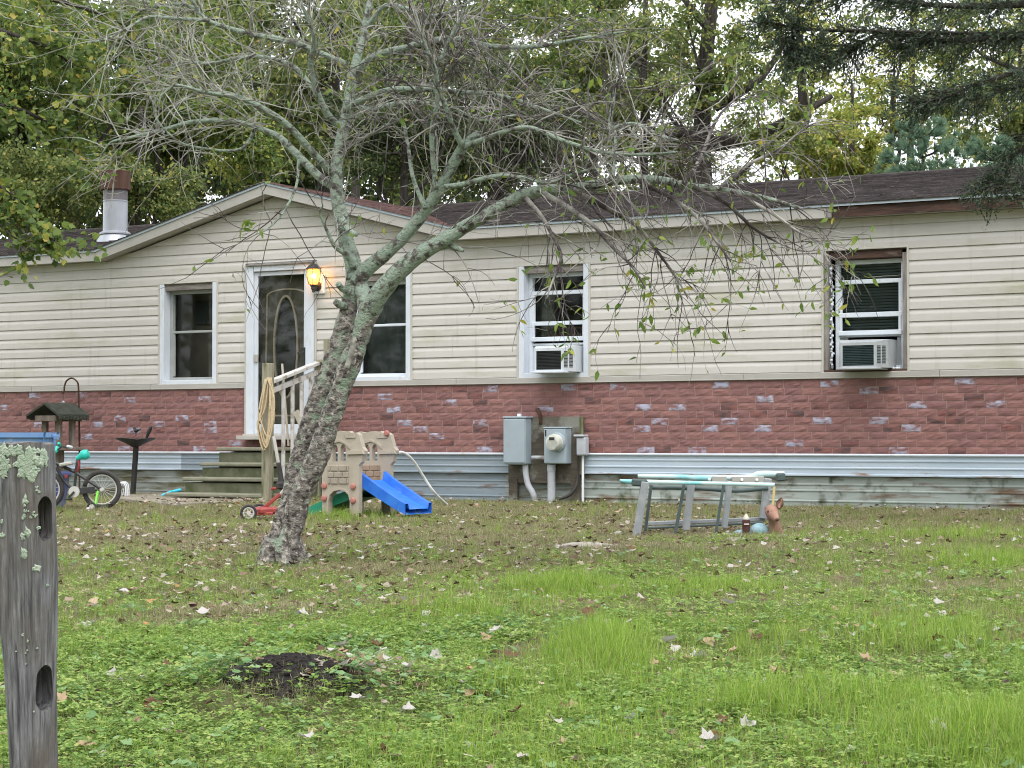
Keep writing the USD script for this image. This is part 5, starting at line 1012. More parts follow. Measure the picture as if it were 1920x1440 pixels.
LIMBS = [  # points, depth at start and end, twigs per limb, dark?, leaf amount
 ("A1", [(668, 525, 18), (661, 490, 16), (650, 455, 15), (640, 410, 14), (632, 365, 13), (630, 320, 12), (636, 280, 11), (645, 240, 11), (652, 200, 10), (660, 150, 9), (672, 100, 8), (684, 50, 7), (694, 0, 6), (702, -60, 5)], 0.12, 0.5, 60, 0),
 ("A2", [(668, 528, 16), (690, 503, 14), (720, 478, 13), (752, 450, 12), (780, 418, 12), (802, 388, 11.5), (822, 360, 11), (840, 326, 10.5), (858, 293, 10), (872, 272, 10), (898, 252, 9)], 0.1, -0.35, 26, 0),
 ("B1", [(694, 582, 19), (708, 555, 18.5), (728, 530, 18), (756, 502, 17), (790, 475, 15), (835, 448, 14), (880, 420, 13), (930, 393, 12), (975, 368, 11), (1020, 357, 11), (1075, 353, 10), (1130, 343, 9), (1185, 336, 8.5), (1240, 338, 8), (1300, 350, 7), (1370, 358, 5.5), (1440, 372, 4), (1500, 390, 2.5)], -0.1, -0.9, 70, 1),
 ("link", [(690, 598, 17), (684, 565, 15), (676, 530, 14)], -0.08, 0.1, 0, 0),
 ("L1", [(630, 350, 9), (605, 337, 8), (575, 308, 7.5), (545, 278, 7), (520, 255, 6), (478, 238, 5.5), (433, 227, 5), (367, 228, 4.5), (325, 238, 4), (287, 248, 3.5), (245, 258, 3), (207, 268, 2), (185, 300, 1.2)], 0.3, 0.9, 60, 0),
 ("L2", [(628, 330, 8), (590, 290, 7), (545, 240, 6.5), (500, 208, 6), (455, 185, 5), (420, 178, 4.5), (380, 172, 3.5), (330, 160, 2.5), (300, 180, 1.5)], 0.25, -0.5, 50, 0),
 ("L3", [(638, 238, 7), (615, 215, 7), (597, 178, 6), (586, 140, 5.5), (582, 112, 5), (590, 80, 4.5), (580, 40, 4), (562, 0, 3), (550, -50, 2)], 0.35, -0.2, 36, 0),
 ("L4", [(648, 120, 6), (620, 108, 6), (585, 93, 5.5), (550, 80, 5.5), (467, 63, 5), (420, 50, 4.5), (390, 38, 4), (370, 15, 3.5), (352, -10, 3), (330, -50, 2)], 0.4, 0.1, 46, 0),
 ("L5", [(392, 38, 3.5), (350, 36, 3.5), (310, 33, 3), (277, 32, 3), (240, 52, 2.5), (200, 73, 2), (165, 80, 1.2)], 0.12, -0.3, 34, 0),
 ("L6", [(390, 42, 3), (365, 15, 3), (330, 8, 3), (290, 12, 2.6), (262, 22, 2.2), (240, 40, 1.5)], 0.12, 0.5, 22, 0),
 ("L7", [(600, 185, 5), (555, 128, 4), (500, 108, 4), (450, 108, 3.5), (400, 118, 3), (350, 118, 2.5), (310, 128, 1.5)], 0.3, 1.1, 40, 0),
 ("L8", [(480, 240, 4), (450, 280, 3), (380, 278, 2.5), (330, 262, 2), (290, 215, 2), (300, 170, 1.5), (340, 110, 1.2)], 0.6, 0.2, 18, 0),
 ("R1", [(658, 150, 7), (690, 112, 6.5), (722, 98, 6), (757, 90, 6), (807, 77, 6), (857, 73, 5.5), (923, 87, 5), (1007, 87, 4), (1090, 72, 3), (1170, 60, 2)], 0.4, -0.5, 60, 1),
 ("R2", [(652, 205, 6), (673, 190, 6), (723, 170, 5.5), (773, 167, 5), (873, 173, 4.5), (940, 180, 4), (1020, 205, 3), (1090, 230, 2)], 0.3, -0.7, 50, 1),
 ("R3", [(652, 190, 5), (690, 205, 5), (760, 192, 4.5), (840, 200, 4), (900, 225, 3), (970, 215, 2)], 0.3, 0.9, 36, 1),
 ("R4", [(682, 60, 5), (720, 12, 4.5), (760, 15, 4), (800, 30, 3.5), (850, 20, 3), (900, -10, 2)], 0.45, -0.2, 30, 1),
 ("U1", [(818, 356, 5), (812, 300, 5), (810, 240, 4.5), (820, 190, 4), (817, 140, 3.5), (840, 80, 3), (870, 20, 2)], -0.25, -0.5, 34, 1),
 ("U2", [(797, 390, 4.5), (775, 335, 4), (764, 270, 3.5), (750, 225, 3), (700, 250, 2.5), (670, 255, 2)], -0.2, 0.2, 22, 1),
 ("U3", [(868, 275, 6), (850, 240, 5), (838, 205, 5), (822, 165, 4.5), (816, 130, 4), (800, 90, 3), (780, 40, 2)], -0.35, -0.8, 34, 1),
 ("U4", [(872, 275, 6), (905, 262, 5), (950, 246, 4.5), (995, 240, 4.5), (1060, 265, 4), (1130, 285, 3.5), (1200, 290, 2.8), (1270, 285, 2)], -0.35, -1.2, 52, 1),
 ("U5", [(835, 350, 5), (870, 345, 5), (930, 330, 4.5), (980, 333, 4), (1030, 342, 4), (1080, 325, 3), (1120, 315, 2)], -0.3, -0.9, 30, 1),
 ("U6", [(1148, 341, 5), (1150, 300, 4.5), (1153, 250, 4), (1143, 240, 3.5), (1150, 185, 3), (1156, 150, 2), (1170, 100, 1.5)], -0.7, -0.4, 34, 1),
 ("U7", [(1140, 243, 3.5), (1190, 232, 3.5), (1240, 255, 3), (1290, 270, 2.5), (1340, 300, 1.5)], -0.6, -1.2, 34, 1),
 ("U8", [(1280, 346, 4.5), (1312, 300, 4), (1330, 255, 3), (1350, 215, 2.5), (1385, 180, 1.6)], -0.8, -0.3, 32, 2),
 ("U9", [(1345, 356, 4), (1400, 310, 3), (1460, 280, 2.5), (1510, 240, 2), (1545, 225, 1.2)], -0.85, -0.6, 30, 2),
 ("D1", [(985, 370, 5), (1015, 405, 4), (1040, 450, 3.5), (1052, 485, 3), (1035, 530, 2), (1025, 560, 1.2)], -0.6, -0.9, 22, 2),
 ("D2", [(1020, 362, 5), (1075, 395, 4.5), (1115, 425, 4), (1150, 465, 3), (1185, 500, 2), (1210, 540, 1.2)], -0.6, -1.2, 28, 2),
 ("D3", [(1075, 356, 5), (1145, 395, 4.5), (1195, 425, 4), (1235, 475, 3), (1268, 520, 2), (1290, 560, 1.2)], -0.65, -0.4, 30, 2),
 ("D4", [(1195, 338, 4.5), (1260, 372, 4), (1310, 410, 3.5), (1345, 455, 2.5), (1370, 490, 1.5)], -0.7, -1.3, 30, 2),
 ("D5", [(1300, 350, 4.5), (1360, 380, 4), (1410, 425, 3), (1450, 450, 2), (1500, 470, 1.5), (1540, 468, 1)], -0.8, -0.6, 32, 2),
 ("D6", [(1370, 358, 4), (1440, 395, 3.5), (1490, 430, 2.5), (1530, 455, 1.6), (1560, 500, 1)], -0.85, -1.1, 26, 2),
 ("S1", [(662, 500, 7), (650, 478, 5), (628, 462, 4), (612, 430, 3), (600, 400, 2), (606, 385, 1.5)], 0.05, -0.2, 8, 1),
 ("S2", [(655, 548, 7), (640, 540, 6), (634, 532, 6)], 0.05, -0.02, 0, 0), ("S3", [(650, 575, 7), (636, 570, 7), (629, 566, 6)], 0.05, 0.0, 0, 0),
 ("S4", [(795, 472, 6), (835, 462, 5.5), (858, 466, 5), (868, 470, 3)], -0.25, -0.4, 2, 1), ("S5", [(640, 410, 7), (655, 432, 6), (668, 440, 4)], 0.1, -0.1, 2, 1),
 ("D0", [(560, 300, 3), (555, 350, 2.5), (530, 400, 2), (500, 430, 1.6), (478, 440, 1)], 0.2, -0.2, 12, 1),
]
rt = np.random.RandomState(21); SRC = []
for nm, pts, d0, d1, ntw, dk in LIMBS:
    P, R = limb(pts, d0, d1, 6 * len(pts)); big = max(p[2] for p in pts)
    sd = 18 if big > 9 else 10
    part(yt, "branch", bark(P, R, sd, 0.10 if big > 6 else 0.06, len(SRC), 20), Mx("bark_lichen_upper" if dk < 2 else "twig_dark"), True)
    SRC.append((P, R, ntw, dk))
def grow(start, dir0, L, r0, r1, K, wob, grav, rng):
    """n twigs at once: start (n,3), dir0 (n,3), L (n,), returns P (n,K,3), R (n,K)"""
    n = len(start); d = dir0 / np.linalg.norm(dir0, axis=1, keepdims=True); P = [start]; bend = rng.normal(size=(n, 3)) * wob; st = (L / (K - 1))[:, None]
    for k in range(K - 1):
        d = d + bend * 0.35 + rng.normal(size=(n, 3)) * wob * 0.55 + np.array([0, 0, 1.0]) * grav[:, None]; d /= np.linalg.norm(d, axis=1, keepdims=True); P.append(P[-1] + d * st)
    return np.stack(P, 1), r0[:, None] + (r1 - r0)[:, None] * np.linspace(0, 1, K)[None]
tw = {0: B(), 1: B(), 2: B()}; tips = []
for P, R, ntw, dk in SRC:
    if not ntw: continue
    m = int(ntw * (0.72 if dk == 0 else 0.85 if dk == 1 else 0.40)); u = rt.uniform(0.12, 1.0, m) ** 0.75; i = np.minimum((u * (len(P) - 1)).astype(int), len(P) - 2); s0 = P[i]; t = P[i + 1] - P[i]; t /= np.linalg.norm(t, axis=1, keepdims=True)
    d = 0.8 * t + 0.9 * rdir(rt, m) * np.array([1, 0.75, 1]) + np.array([0, 0, 0.25 if dk < 2 else -0.05])
    L = rt.uniform(0.28, 0.95 if dk < 2 else 0.62, m); g = rt.normal(-0.01 if dk < 2 else -0.08, 0.05, m) if dk else rt.normal(0.0, 0.06, m)
    r0 = np.minimum(R[i] * 0.6, rt.uniform(0.0036, 0.006 if dk < 2 else 0.0045, m))
    P1, R1 = grow(s0, d, L, r0, np.full(m, 0.0018), 9, 0.22, g, rt); tw[dk].add(*tubes(P1, R1, 5, False))
    m2 = int(m * 2.3); j = rt.randint(0, m, m2); k = rt.randint(2, 8, m2); s1 = P1[j, k]; t1 = P1[j, k] - P1[j, k - 1]; t1 /= np.linalg.norm(t1, axis=1, keepdims=True)
    P2, R2 = grow(s1, t1 * 0.7 + 0.75 * rdir(rt, m2), rt.uniform(0.12, 0.45, m2), np.full(m2, 0.0026), np.full(m2, 0.0012), 6, 0.24, rt.normal(-0.04 if dk == 0 else -0.11, 0.06, m2), rt); tw[dk].add(*tubes(P2, R2, 4, False))
    m3_ = m2 // 2; j = rt.randint(0, m2, m3_); k = rt.randint(2, 6, m3_); s2 = P2[j, k]
    P3, R3 = grow(s2, rdir(rt, m3_) + 0.5 * (P2[j, k] - P2[j, k - 1]) / 0.06, rt.uniform(0.06, 0.2, m3_), np.full(m3_, 0.0017), np.full(m3_, 0.0009), 4, 0.25, rt.normal(-0.05, 0.06, m3_), rt); tw[dk].add(*tubes(P3, R3, 3, False))
    nl = int(ntw * (0.4 if dk == 0 else 0.7 if dk == 1 else 1.9)); j = rt.randint(0, m2, nl); tips.append(np.concatenate([P2[j, 5], P2[j, 3]])[rt.permutation(2 * nl)[:nl]])
part(yt, "twigs", tw[0], Mx("twig_pale"), kind="stuff"); part(yt, "twigs", tw[1], Mx("twig_dark"), kind="stuff"); part(yt, "twigs", tw[2], Mx("twig_dark"), kind="stuff")
C = np.concatenate(tips); n = len(C); T_ = rdir(rt, n) + [0, 0, -0.8]
part(yt, "leaves", leaves(C, rt.uniform(0.035, 0.078, n), T_, rdir(rt, n) + [0, 0, 0.5], "long"), Mx("leaf_fresh"), kind="stuff")
for cx, cy, nn in ((468, 425, 9), (30, 0, 0), (985, 520, 3)):
    if nn:
        c = np.array([atZ(cx + rt.normal() * 9, cy + rt.normal() * 7, TZ0 - 0.3) for _ in range(nn)]); part(yt, "leaves", leaves(c, rt.uniform(0.06, 0.085, nn), rdir(rt, nn) + [0, 0, -0.4], rdir(rt, nn) + [0, -1, 0.3], "long"), Mx("leaf_fresh"), kind="stuff")

# ================================================================ the woods behind the home
rw = np.random.RandomState(77)
def crown(px, py, Z, rx, rz, ry, n, size, nclump, shape="simple", flat=0.5, seed=0, hollow=0.35):
    r = np.random.RandomState(1000 + seed); c0 = atZ(px, py, Z)
    u = rdir(r, nclump) * (hollow + (1 - hollow) * r.uniform(0, 1, (nclump, 1)) ** 0.5); cc = c0 + u[:, :1] * rx * RIGHT + u[:, 1:2] * ry * FLAT + u[:, 2:] * np.array([0, 0, rz])
    k = r.randint(0, nclump, n); cs = r.uniform(0.35, 0.8, nclump) * (rx * rz) ** 0.5 * 0.33
    C = cc[k] + r.normal(size=(n, 3)) * cs[k][:, None] * np.array([1, 1, 0.6])
    T_ = rdir(r, n) + [0, 0, -0.5]; N_ = rdir(r, n) * (1 - flat) + np.array([0, 0, flat * 1.2]) - 0.25 * FLAT
    return leaves(C, size * r.uniform(0.65, 1.3, n), T_, N_, shape), cc
def woodtree(name, label, base_px, Z, tr, lean, crowns, mat_, tall=11.0, limbs=7, seed=0, shape="simple", size=0.10, trunkmat="trunk_dark"):
    r = np.random.RandomState(seed + 50); b = atZ(base_px, 760, Z); b[2] = 0.0
    t = thing(name, label, "tree", b)
    top = b + np.array([0, 0, tall]) + lean * RIGHT; P = spline(np.array([b - [0, 0, 0.3], b + [0, 0, tall * 0.3] + 0.2 * lean * RIGHT + r.normal(size=3) * [0.1, 0.1, 0], b + [0, 0, tall * 0.65] + 0.6 * lean * RIGHT + r.normal(size=3) * [0.15, 0.15, 0], top]), 40)
    part(t, "trunk", bark(P, np.linspace(tr, tr * 0.35, 40), 16, 0.06, seed, 6.0), Mx(trunkmat), True)
    lv, CC = B(), []
    for k, (px, py, rx, rz, n, ncl) in enumerate(crowns):
        m, cc = crown(px, py, Z + r.uniform(-0.8, 0.8), rx, rz, min(rx, 2.2), n, size, ncl, shape, seed=seed * 10 + k); lv.add(*m); CC.append(cc)
    part(t, "crown", lv, Mx(mat_), kind="stuff")
    CC = np.concatenate(CC); lb_ = B(); hi = max(0.0, CC[:, 2].min())
    for k in range(min(len(CC), limbs)):
        e = CC[r.randint(len(CC))]; h = np.clip(e[2] - r.uniform(0.6, 2.0), 1.5, tall * 0.9); i = int(np.clip(h / tall * 39, 1, 38)); s0 = P[i]
        mid = (s0 + e) / 2 + r.normal(size=3) * 0.2 + [0, 0, -0.15]
        Q = spline(np.array([s0, mid, e]), 14); L = np.linalg.norm(e - s0)
        part(t, "limb", bark(Q, np.linspace(min(tr * 0.45, 0.03 + L * 0.016), 0.012, 14), 8, 0.06, seed + k, 7.0), Mx(trunkmat), True)
        s1 = Q[np.array([5, 7, 9, 11, 12, 10])]; n2 = 6; P2, R2 = grow(s1, unit(e - s0)[None] + 0.9 * rdir(r, n2), r.uniform(0.5, 1.3, n2), np.full(n2, 0.014), np.full(n2, 0.004), 7, 0.2, np.zeros(n2), r); lb_.add(*tubes(P2, R2, 5, False))
    part(t, "twigs", lb_, Mx(trunkmat), kind="stuff")
    return t
woodtree("maple_tree", "broad green maple with yellowing leaves at the far left behind the roof", 20, 37, 0.17, 0.6, [(40, 110, 1.9, 1.5, 12000, 26), (150, 150, 1.4, 1.1, 6000, 18), (-60, 220, 1.5, 1.2, 5000, 14), (60, 290, 1.2, 0.7, 3500, 12)], "leaf_maple", seed=1)
woodtree("maple_tree", "green maple with bright yellow lower leaves between the flue and gable peak", 370, 39, 0.13, -0.4, [(330, 150, 1.6, 1.3, 8500, 22), (400, 270, 1.3, 0.75, 6000, 16), (270, 240, 1.0, 0.8, 3500, 12), (230, 90, 1.3, 1.0, 5000, 16)], "leaf_maple", seed=2)
woodtree("holly_tree", "low dark olive evergreen right behind the flue", 240, 35, 0.10, 0.2, [(300, 370, 0.9, 0.55, 6000, 16), (170, 330, 1.0, 0.6, 5500, 16), (80, 380, 0.9, 0.6, 5000, 16), (10, 350, 0.8, 0.7, 4000, 14)], "leaf_olive", tall=6.5, seed=3, size=0.075)
woodtree("beech_tree", "yellow leaved sapling glowing behind the gable's left slope", 480, 46, 0.07, 0.2, [(455, 290, 0.8, 0.8, 3000, 12), (500, 210, 0.9, 0.8, 2600, 12), (430, 200, 0.7, 0.6, 1600, 10)], "leaf_yellow", tall=9, seed=4, size=0.11)
woodtree("oak_tree", "thick dark trunk with small dull leaves behind the leaning tree's fork", 598, 43, 0.32, 0.3, [(560, 60, 1.8, 1.2, 7000, 20), (650, 160, 1.3, 1.0, 4500, 16), (540, 250, 0.7, 0.8, 2500, 12)], "leaf_olive", seed=5)
woodtree("cedar_tree", "dense dark cedar behind the middle of the gable's right slope", 760, 40, 0.14, 0.1, [(760, 280, 1.3, 0.8, 9000, 22), (700, 200, 0.9, 1.0, 5000, 16), (820, 180, 1.0, 1.0, 5000, 16)], "leaf_dark", tall=9, seed=6, size=0.075)
woodtree("cedar_tree", "dense dark cedar behind the roof valley right of the gable", 930, 41, 0.14, -0.2, [(930, 280, 1.3, 0.8, 9000, 22), (1010, 220, 0.9, 0.9, 4500, 16), (880, 150, 1.0, 0.9, 4000, 16)], "leaf_dark", tall=9, seed=7, size=0.075)
woodtree("oak_tree", "tall mixed green oak rising over the centre of the roof ridge", 1035, 47, 0.20, 0.5, [(1000, 70, 2.0, 1.2, 8000, 22), (1100, 170, 1.4, 1.0, 4500, 16), (850, 60, 1.6, 1.0, 6500, 18), (720, 50, 1.4, 1.0, 6000, 18)], "leaf_maple", seed=8)
woodtree("hickory_tree", "slim dark trunk with olive leaves left of the big forked oak", 1238, 45, 0.15, -0.3, [(1220, 250, 1.2, 0.8, 5000, 16), (1180, 110, 1.3, 1.0, 4000, 14), (1280, 310, 0.9, 0.5, 3000, 10)], "leaf_olive", seed=9)
ok = woodtree("oak_tree", "big forked oak with dark crooked limbs and sky showing between its leaves", 1335, 40, 0.30, 0.2, [(1330, 40, 1.3, 0.8, 2600, 14), (1420, 150, 1.0, 0.7, 1800, 12), (1290, 170, 0.8, 0.6, 1500, 10), (1450, 250, 0.9, 0.5, 1500, 10)], "leaf_olive", seed=10, limbs=6)
for pts, r0, r1 in (([(1335, 270), (1395, 262), (1450, 240), (1500, 215), (1560, 180)], 0.16, 0.05), ([(1340, 200), (1400, 165), (1440, 130), (1470, 80)], 0.12, 0.04), ([(1335, 60), (1300, 20), (1270, -20)], 0.10, 0.05), ([(1335, 260), (1290, 250), (1250, 255), (1215, 235)], 0.10, 0.03)):
    part(ok, "limb", bark(spline(np.array([atZ(*p, 40 + rw.uniform(-0.3, 0.3)) for p in pts]), 24), np.linspace(r0, r1, 24), 12, 0.08, int(r0 * 100), 6.0), Mx("trunk_dark"), True)
woodtree("gum_tree", "grey green trunk with thin yellow green leaves right of the forked oak", 1492, 48, 0.24, 0.1, [(1500, 60, 1.4, 0.9, 1700, 12), (1570, 180, 1.2, 0.8, 1500, 10), (1480, 270, 0.9, 0.6, 1700, 10)], "leaf_yellow", seed=11, limbs=5, size=0.11)
woodtree("gum_tree", "yellow green tree with slim dark trunk behind the right roof slope", 1575, 44, 0.10, 0.3, [(1590, 270, 1.0, 0.65, 4200, 14), (1530, 300, 0.8, 0.45, 2500, 10), (1640, 290, 0.6, 0.4, 1600, 10)], "leaf_yellow", tall=8.5, seed=12, limbs=5, size=0.10)
woodtree("poplar_tree", "thin far trunk against bright sky between oak and pines", 1655, 58, 0.17, 0.4, [(1640, 100, 1.8, 1.2, 1600, 12), (1700, 200, 1.2, 0.8, 1100, 10)], "leaf_yellow", seed=13, limbs=6, size=0.12)
woodtree("cedar_tree", "dark tree mass behind the pines at the far right", 1900, 50, 0.16, 0.2, [(1860, 140, 2.0, 1.2, 6000, 18), (1960, 250, 1.3, 1.0, 5000, 16), (1790, 60, 1.4, 0.9, 2200, 14)], "leaf_olive", seed=14)
# pines
def pine(px, Z, ztop, label, seed):
    r = np.random.RandomState(seed); b = atZ(px, 760, Z); b[2] = 0; t = thing("pine_sapling", label, "tree", b)
    P = spline(np.array([b, b + [0.05, 0, ztop * 0.5], b + [0, 0.05, ztop]]), 20); part(t, "trunk", tubes(P[None], np.linspace(0.09, 0.012, 20)[None], 10), Mx("trunk_dark"), True)
    br_, C, D = B(), [], []
    for h in np.arange(ztop * 0.45, ztop, 0.30):
        for k in range(6):
            a = r.uniform(0, 2 * np.pi); L = (ztop - h) * 0.42 + 0.25; d = np.array([math.cos(a), math.sin(a), 0.35]); s0 = P[min(19, int(h / ztop * 19))]
            Q = spline(np.array([s0, s0 + d * L * 0.5, s0 + d * L + [0, 0, 0.16 * L]]), 8); br_.add(*tubes(Q[None], np.linspace(0.018, 0.006, 8)[None], 5))
            for q in list(Q[3:]) + [Q[-1] + [0, 0, 0.06]] * 2:
                C.append(np.repeat((q + r.normal(size=3) * 0.05)[None], 46, 0)); D.append(rdir(r, 46) * 0.75 + unit(d + [0, 0, 0.5]))
    part(t, "branches", br_, Mx("trunk_dark"), kind="stuff"); C, D = np.concatenate(C), np.concatenate(D); n = len(C)
    part(t, "crown", leaves(C, r.uniform(0.13, 0.20, n), D, rdir(r, n), "needle"), Mx("needle_pine"), kind="stuff")
pine(1730, 35.5, 6.35, "bluish green young pine peeping over the ridge, the left of two", 5); pine(1865, 36.0, 6.0, "bluish green young pine peeping over the ridge, the right of two", 6); pine(1800, 39, 5.9, "dull green young pine half hidden between two bluish pines", 7)
# far mass of woods
fw_, r = B(), rw
for k in range(185):
    px = r.uniform(-250, 2150); py = r.uniform(-60, 380)
    dens = 1.0 if px < 1230 else 0.34 if 1240 < px < 1780 and py < 250 else 0.7
    n = int(760 * dens); 
    if r.rand() < dens + 0.35: fw_.add(*crown(px, py, r.uniform(58, 76), r.uniform(1.2, 2.4), r.uniform(0.8, 1.6), 1.5, n, 0.19, 6, seed=500 + k)[0])
part(None, "far_woods", fw_, Mx("leaf_olive"), False, "far hazy mass of autumn woodland filling the gaps behind the nearer trees", "woodland", "stuff")
fw2 = B()
for k in range(120):
    px = r.uniform(-250, 1200); fw2.add(*crown(px, r.uniform(-60, 400) if k < 60 else r.uniform(200, 400), r.uniform(62, 80), r.uniform(1.5, 3), r.uniform(1.0, 2.0), 1.5, 500, 0.24, 5, seed=900 + k)[0])
part(None, "far_woods", fw2, Mx("leaf_dark"), False, "darker far evergreen woodland seen between the trunks on the left half", "woodland", "stuff")
ab = B()
for k in range(190):
    a = rw.uniform(-1.2, 2.0); D_ = rw.uniform(26, 44); c = CAM - D_ * (FLAT * math.cos(a) + RIGHT * math.sin(a)) + np.array([0, 0, rw.uniform(0.5, 13)]); n = 800
    ab.add(*leaves(c + rw.normal(size=(n, 3)) * [2.2, 2.2, 1.6], rw.uniform(0.2, 0.36, n), rdir(rw, n), rdir(rw, n)))
part(None, "far_woods", ab, Mx("leaf_olive"), False, "edge of the woods across the yard, mirrored in the window panes", "woodland", "stuff")
for k, (px, Z, tr, lab) in enumerate(((128, 44, 0.22, "thick dark far trunk seen through the leaves above the flue"), (660, 55, 0.16, "slim dark far trunk just right of the leaning tree's upright limb"), (1105, 60, 0.2, "dark far trunk seen through the twigs above the middle of the ridge"), (1700, 62, 0.16, "slim dark far trunk against the sky left of the pines"))):
    b = atZ(px, 760, Z); b[2] = 0; t = thing("far_tree", lab, "tree", b); P = spline(np.array([b, b + [0.1, 0, 7], b + [0.3, 0, 15]]), 30); part(t, "trunk", bark(P, np.linspace(tr, tr * 0.5, 30), 12, 0.06, k, 5.0), Mx("trunk_dark"), True)
    m, cc = crown(px, -60, Z, 2.5, 1.5, 2.0, 2500 if px < 1200 else 700, 0.15, 14, seed=1200 + k); part(t, "crown", m, Mx("leaf_olive"), kind="stuff")

# ================================================================ boughs reaching into the picture from trees outside it
def bough_tree(name, label, base, tall, tr, boughs, Z, mat_, kind, size, per, spread, trunkmat, seed, droop=-0.03):
    r = np.random.RandomState(seed); t = thing(name, label, "tree", base); P = spline(np.array([base - [0, 0, 0.2], base + [0, 0, tall * 0.5], base + [0.1, 0.1, tall]]), 30)
    part(t, "trunk", bark(P, np.linspace(tr, tr * 0.4, 30), 16, 0.07, seed, 9.0), Mx(trunkmat), True)
    fol, twg = B(), B()
    for pts, r0, nt in boughs:
        q = spline(np.array([(*p, 0) if len(p) == 2 else p for p in pts], float), 30); Q = np.array([atZ(a, b_, Z + dz) for a, b_, dz in q])
        h = Q[0][2]; s0 = P[int(np.clip((h - base[2]) / tall * 29, 0, 29))]; Q = np.vstack([spline(np.array([s0, (s0 + Q[0]) / 2, Q[0]]), 6)[:-1], Q])
        part(t, "bough", bark(Q, np.linspace(r0, 0.006, len(Q)), 10, 0.08, seed + 1, 12.0), Mx(trunkmat), True)
        u = r.uniform(0.25, 1.0, nt); i = np.minimum((u * (len(Q) - 1)).astype(int), len(Q) - 2); tt = Q[i + 1] - Q[i]; tt /= np.linalg.norm(tt, axis=1, keepdims=True) + 1e-9
        P1, R1 = grow(Q[i], 0.9 * tt + 0.85 * rdir(r, nt) * [1, 1, 0.6], r.uniform(0.2, 0.75, nt) * spread, np.full(nt, 0.0055), np.full(nt, 0.002), 7, 0.16, np.full(nt, droop), r); twg.add(*tubes(P1, R1, 4, False))
        k = r.randint(1, 7, nt * per); j = np.repeat(np.arange(nt), per); c = P1[j, k] + r.normal(size=(nt * per, 3)) * 0.045 * spread; d = P1[j, k] - P1[j, np.maximum(k - 1, 0)]
        d = d / (np.linalg.norm(d, axis=1, keepdims=True) + 1e-6) + 0.9 * rdir(r, len(c)) + [0, 0, -0.15]
        fol.add(*leaves(c, size * r.uniform(0.6, 1.3, len(c)), d, rdir(r, len(c)) + [0, 0, 0.8], kind))
    part(t, "twigs", twg, Mx(trunkmat), kind="stuff"); part(t, "foliage", fol, Mx(mat_), kind="stuff")
cb_ = atZ(2230, 800, 17.0); cb_[2] = float(gz(cb_[0], cb_[1]))
bough_tree("red_cedar", "dark cedar outside the right edge whose boughs hang into the upper right corner", cb_, 7.5, 0.16, [
    ([(2180, 40), (1980, 60), (1800, 75, 0.2), (1650, 60, 0.3), (1520, 55, 0.2), (1425, 40, 0)], 0.045, 150), ([(2180, -40), (1950, 5), (1760, 10, -0.2), (1600, -5, -0.3), (1450, 0, -0.2)], 0.045, 130),
    ([(2180, 90), (1990, 110, -0.3), (1860, 150, -0.4), (1760, 185, -0.3), (1705, 195, -0.2)], 0.035, 90), ([(2180, 100), (1960, 70), (1840, 75, 0.4), (1740, 78, 0.3), (1690, 90, 0.2)], 0.035, 70),
    ([(2180, 150), (2000, 150), (1900, 165, 0.2), (1830, 185, 0.2), (1780, 190, 0.1)], 0.03, 60), ([(2180, 260), (2010, 250), (1930, 275, 0.3), (1890, 300, 0.3), (1860, 325, 0.2), (1845, 345, 0.2)], 0.03, 50),
    ([(2180, 300), (2010, 330), (1950, 345, 0.1), (1900, 345, 0.1), (1860, 352, 0.0)], 0.025, 26), ([(2180, 330), (2010, 375), (1950, 378), (1915, 372), (1900, 375)], 0.02, 10), ([(1650, 60, 0.3), (1600, 90, 0.3), (1560, 110, 0.2), (1500, 95, 0.1)], 0.02, 60), ([(1500, 55, 0.2), (1480, 85, 0.1), (1500, 110, 0.0)], 0.014, 40)],
    17.0, "needle_cedar", "spray", 0.050, 30, 0.60, "trunk_dark", 31)
mb_ = atZ(-420, 800, 24.0); mb_[2] = float(gz(mb_[0], mb_[1]))
bough_tree("maple_tree", "maple outside the left edge whose leafy branch tips hang over the left eave", mb_, 9.0, 0.16, [
    ([(-380, 60), (-100, 40), (40, 70), (120, 110, 0.2), (190, 190, 0.3)], 0.05, 26), ([(-380, 150), (-100, 190), (20, 200), (90, 230, 0.2), (150, 270, 0.2)], 0.045, 26), ([(-380, 300), (-120, 330), (0, 350), (50, 400, -0.2), (85, 455, -0.3)], 0.03, 26), ([(-380, -20), (-50, -30), (100, 0), (220, 40), (300, 110, 0.2)], 0.05, 24), ([(-380, 320), (-120, 390), (-20, 410), (20, 440, -0.3), (60, 470, -0.3)], 0.02, 18)],
    24.0, "leaf_maple", "maple", 0.085, 26, 1.0, "trunk_dark", 32)

# ================================================================ the old fence post, close to the lens
pbr("grey_post", (0.05, 0.05, 0.053), (0.25, 0.25, 0.256), 20, 0.9, stretch=(4, 4, 0.3), bump=1.0, bscale=30, stain=(0.25, 0.23, 0.21), sscale=7, slo=0.56, shi=0.72, sstretch=(4, 4, 0.3), stain2=(0.125, 0.11, 0.095), s2scale=2.4, s2lo=0.5, s2hi=0.62, bdist=0.012)
pbr("lichen", (0.27, 0.36, 0.26), (0.42, 0.47, 0.38), 60, 0.95, bump=0.7, bscale=160, island=0.12, bdist=0.006)
PZ = 5.15; pb = atZ(52, 1520, PZ); pb[2] = float(gz(pb[0], pb[1])) - 0.05
prow = [(832, -38, 104, 72), (850, -34, 106, 72), (900, -22, 106, 72), (960, -14, 107, 70), (1050, -10, 108, 70), (1150, -6, 108, 70), (1250, 0, 108, 72), (1330, 4, 110, 70), (1400, 9, 111, 70), (1480, 11, 112, 70), (1600, 10, 114, 70)]
post = thing("fence_post", "weathered grey wooden fence post with two mortise holes and pale green lichen on top", "fence post", pb)
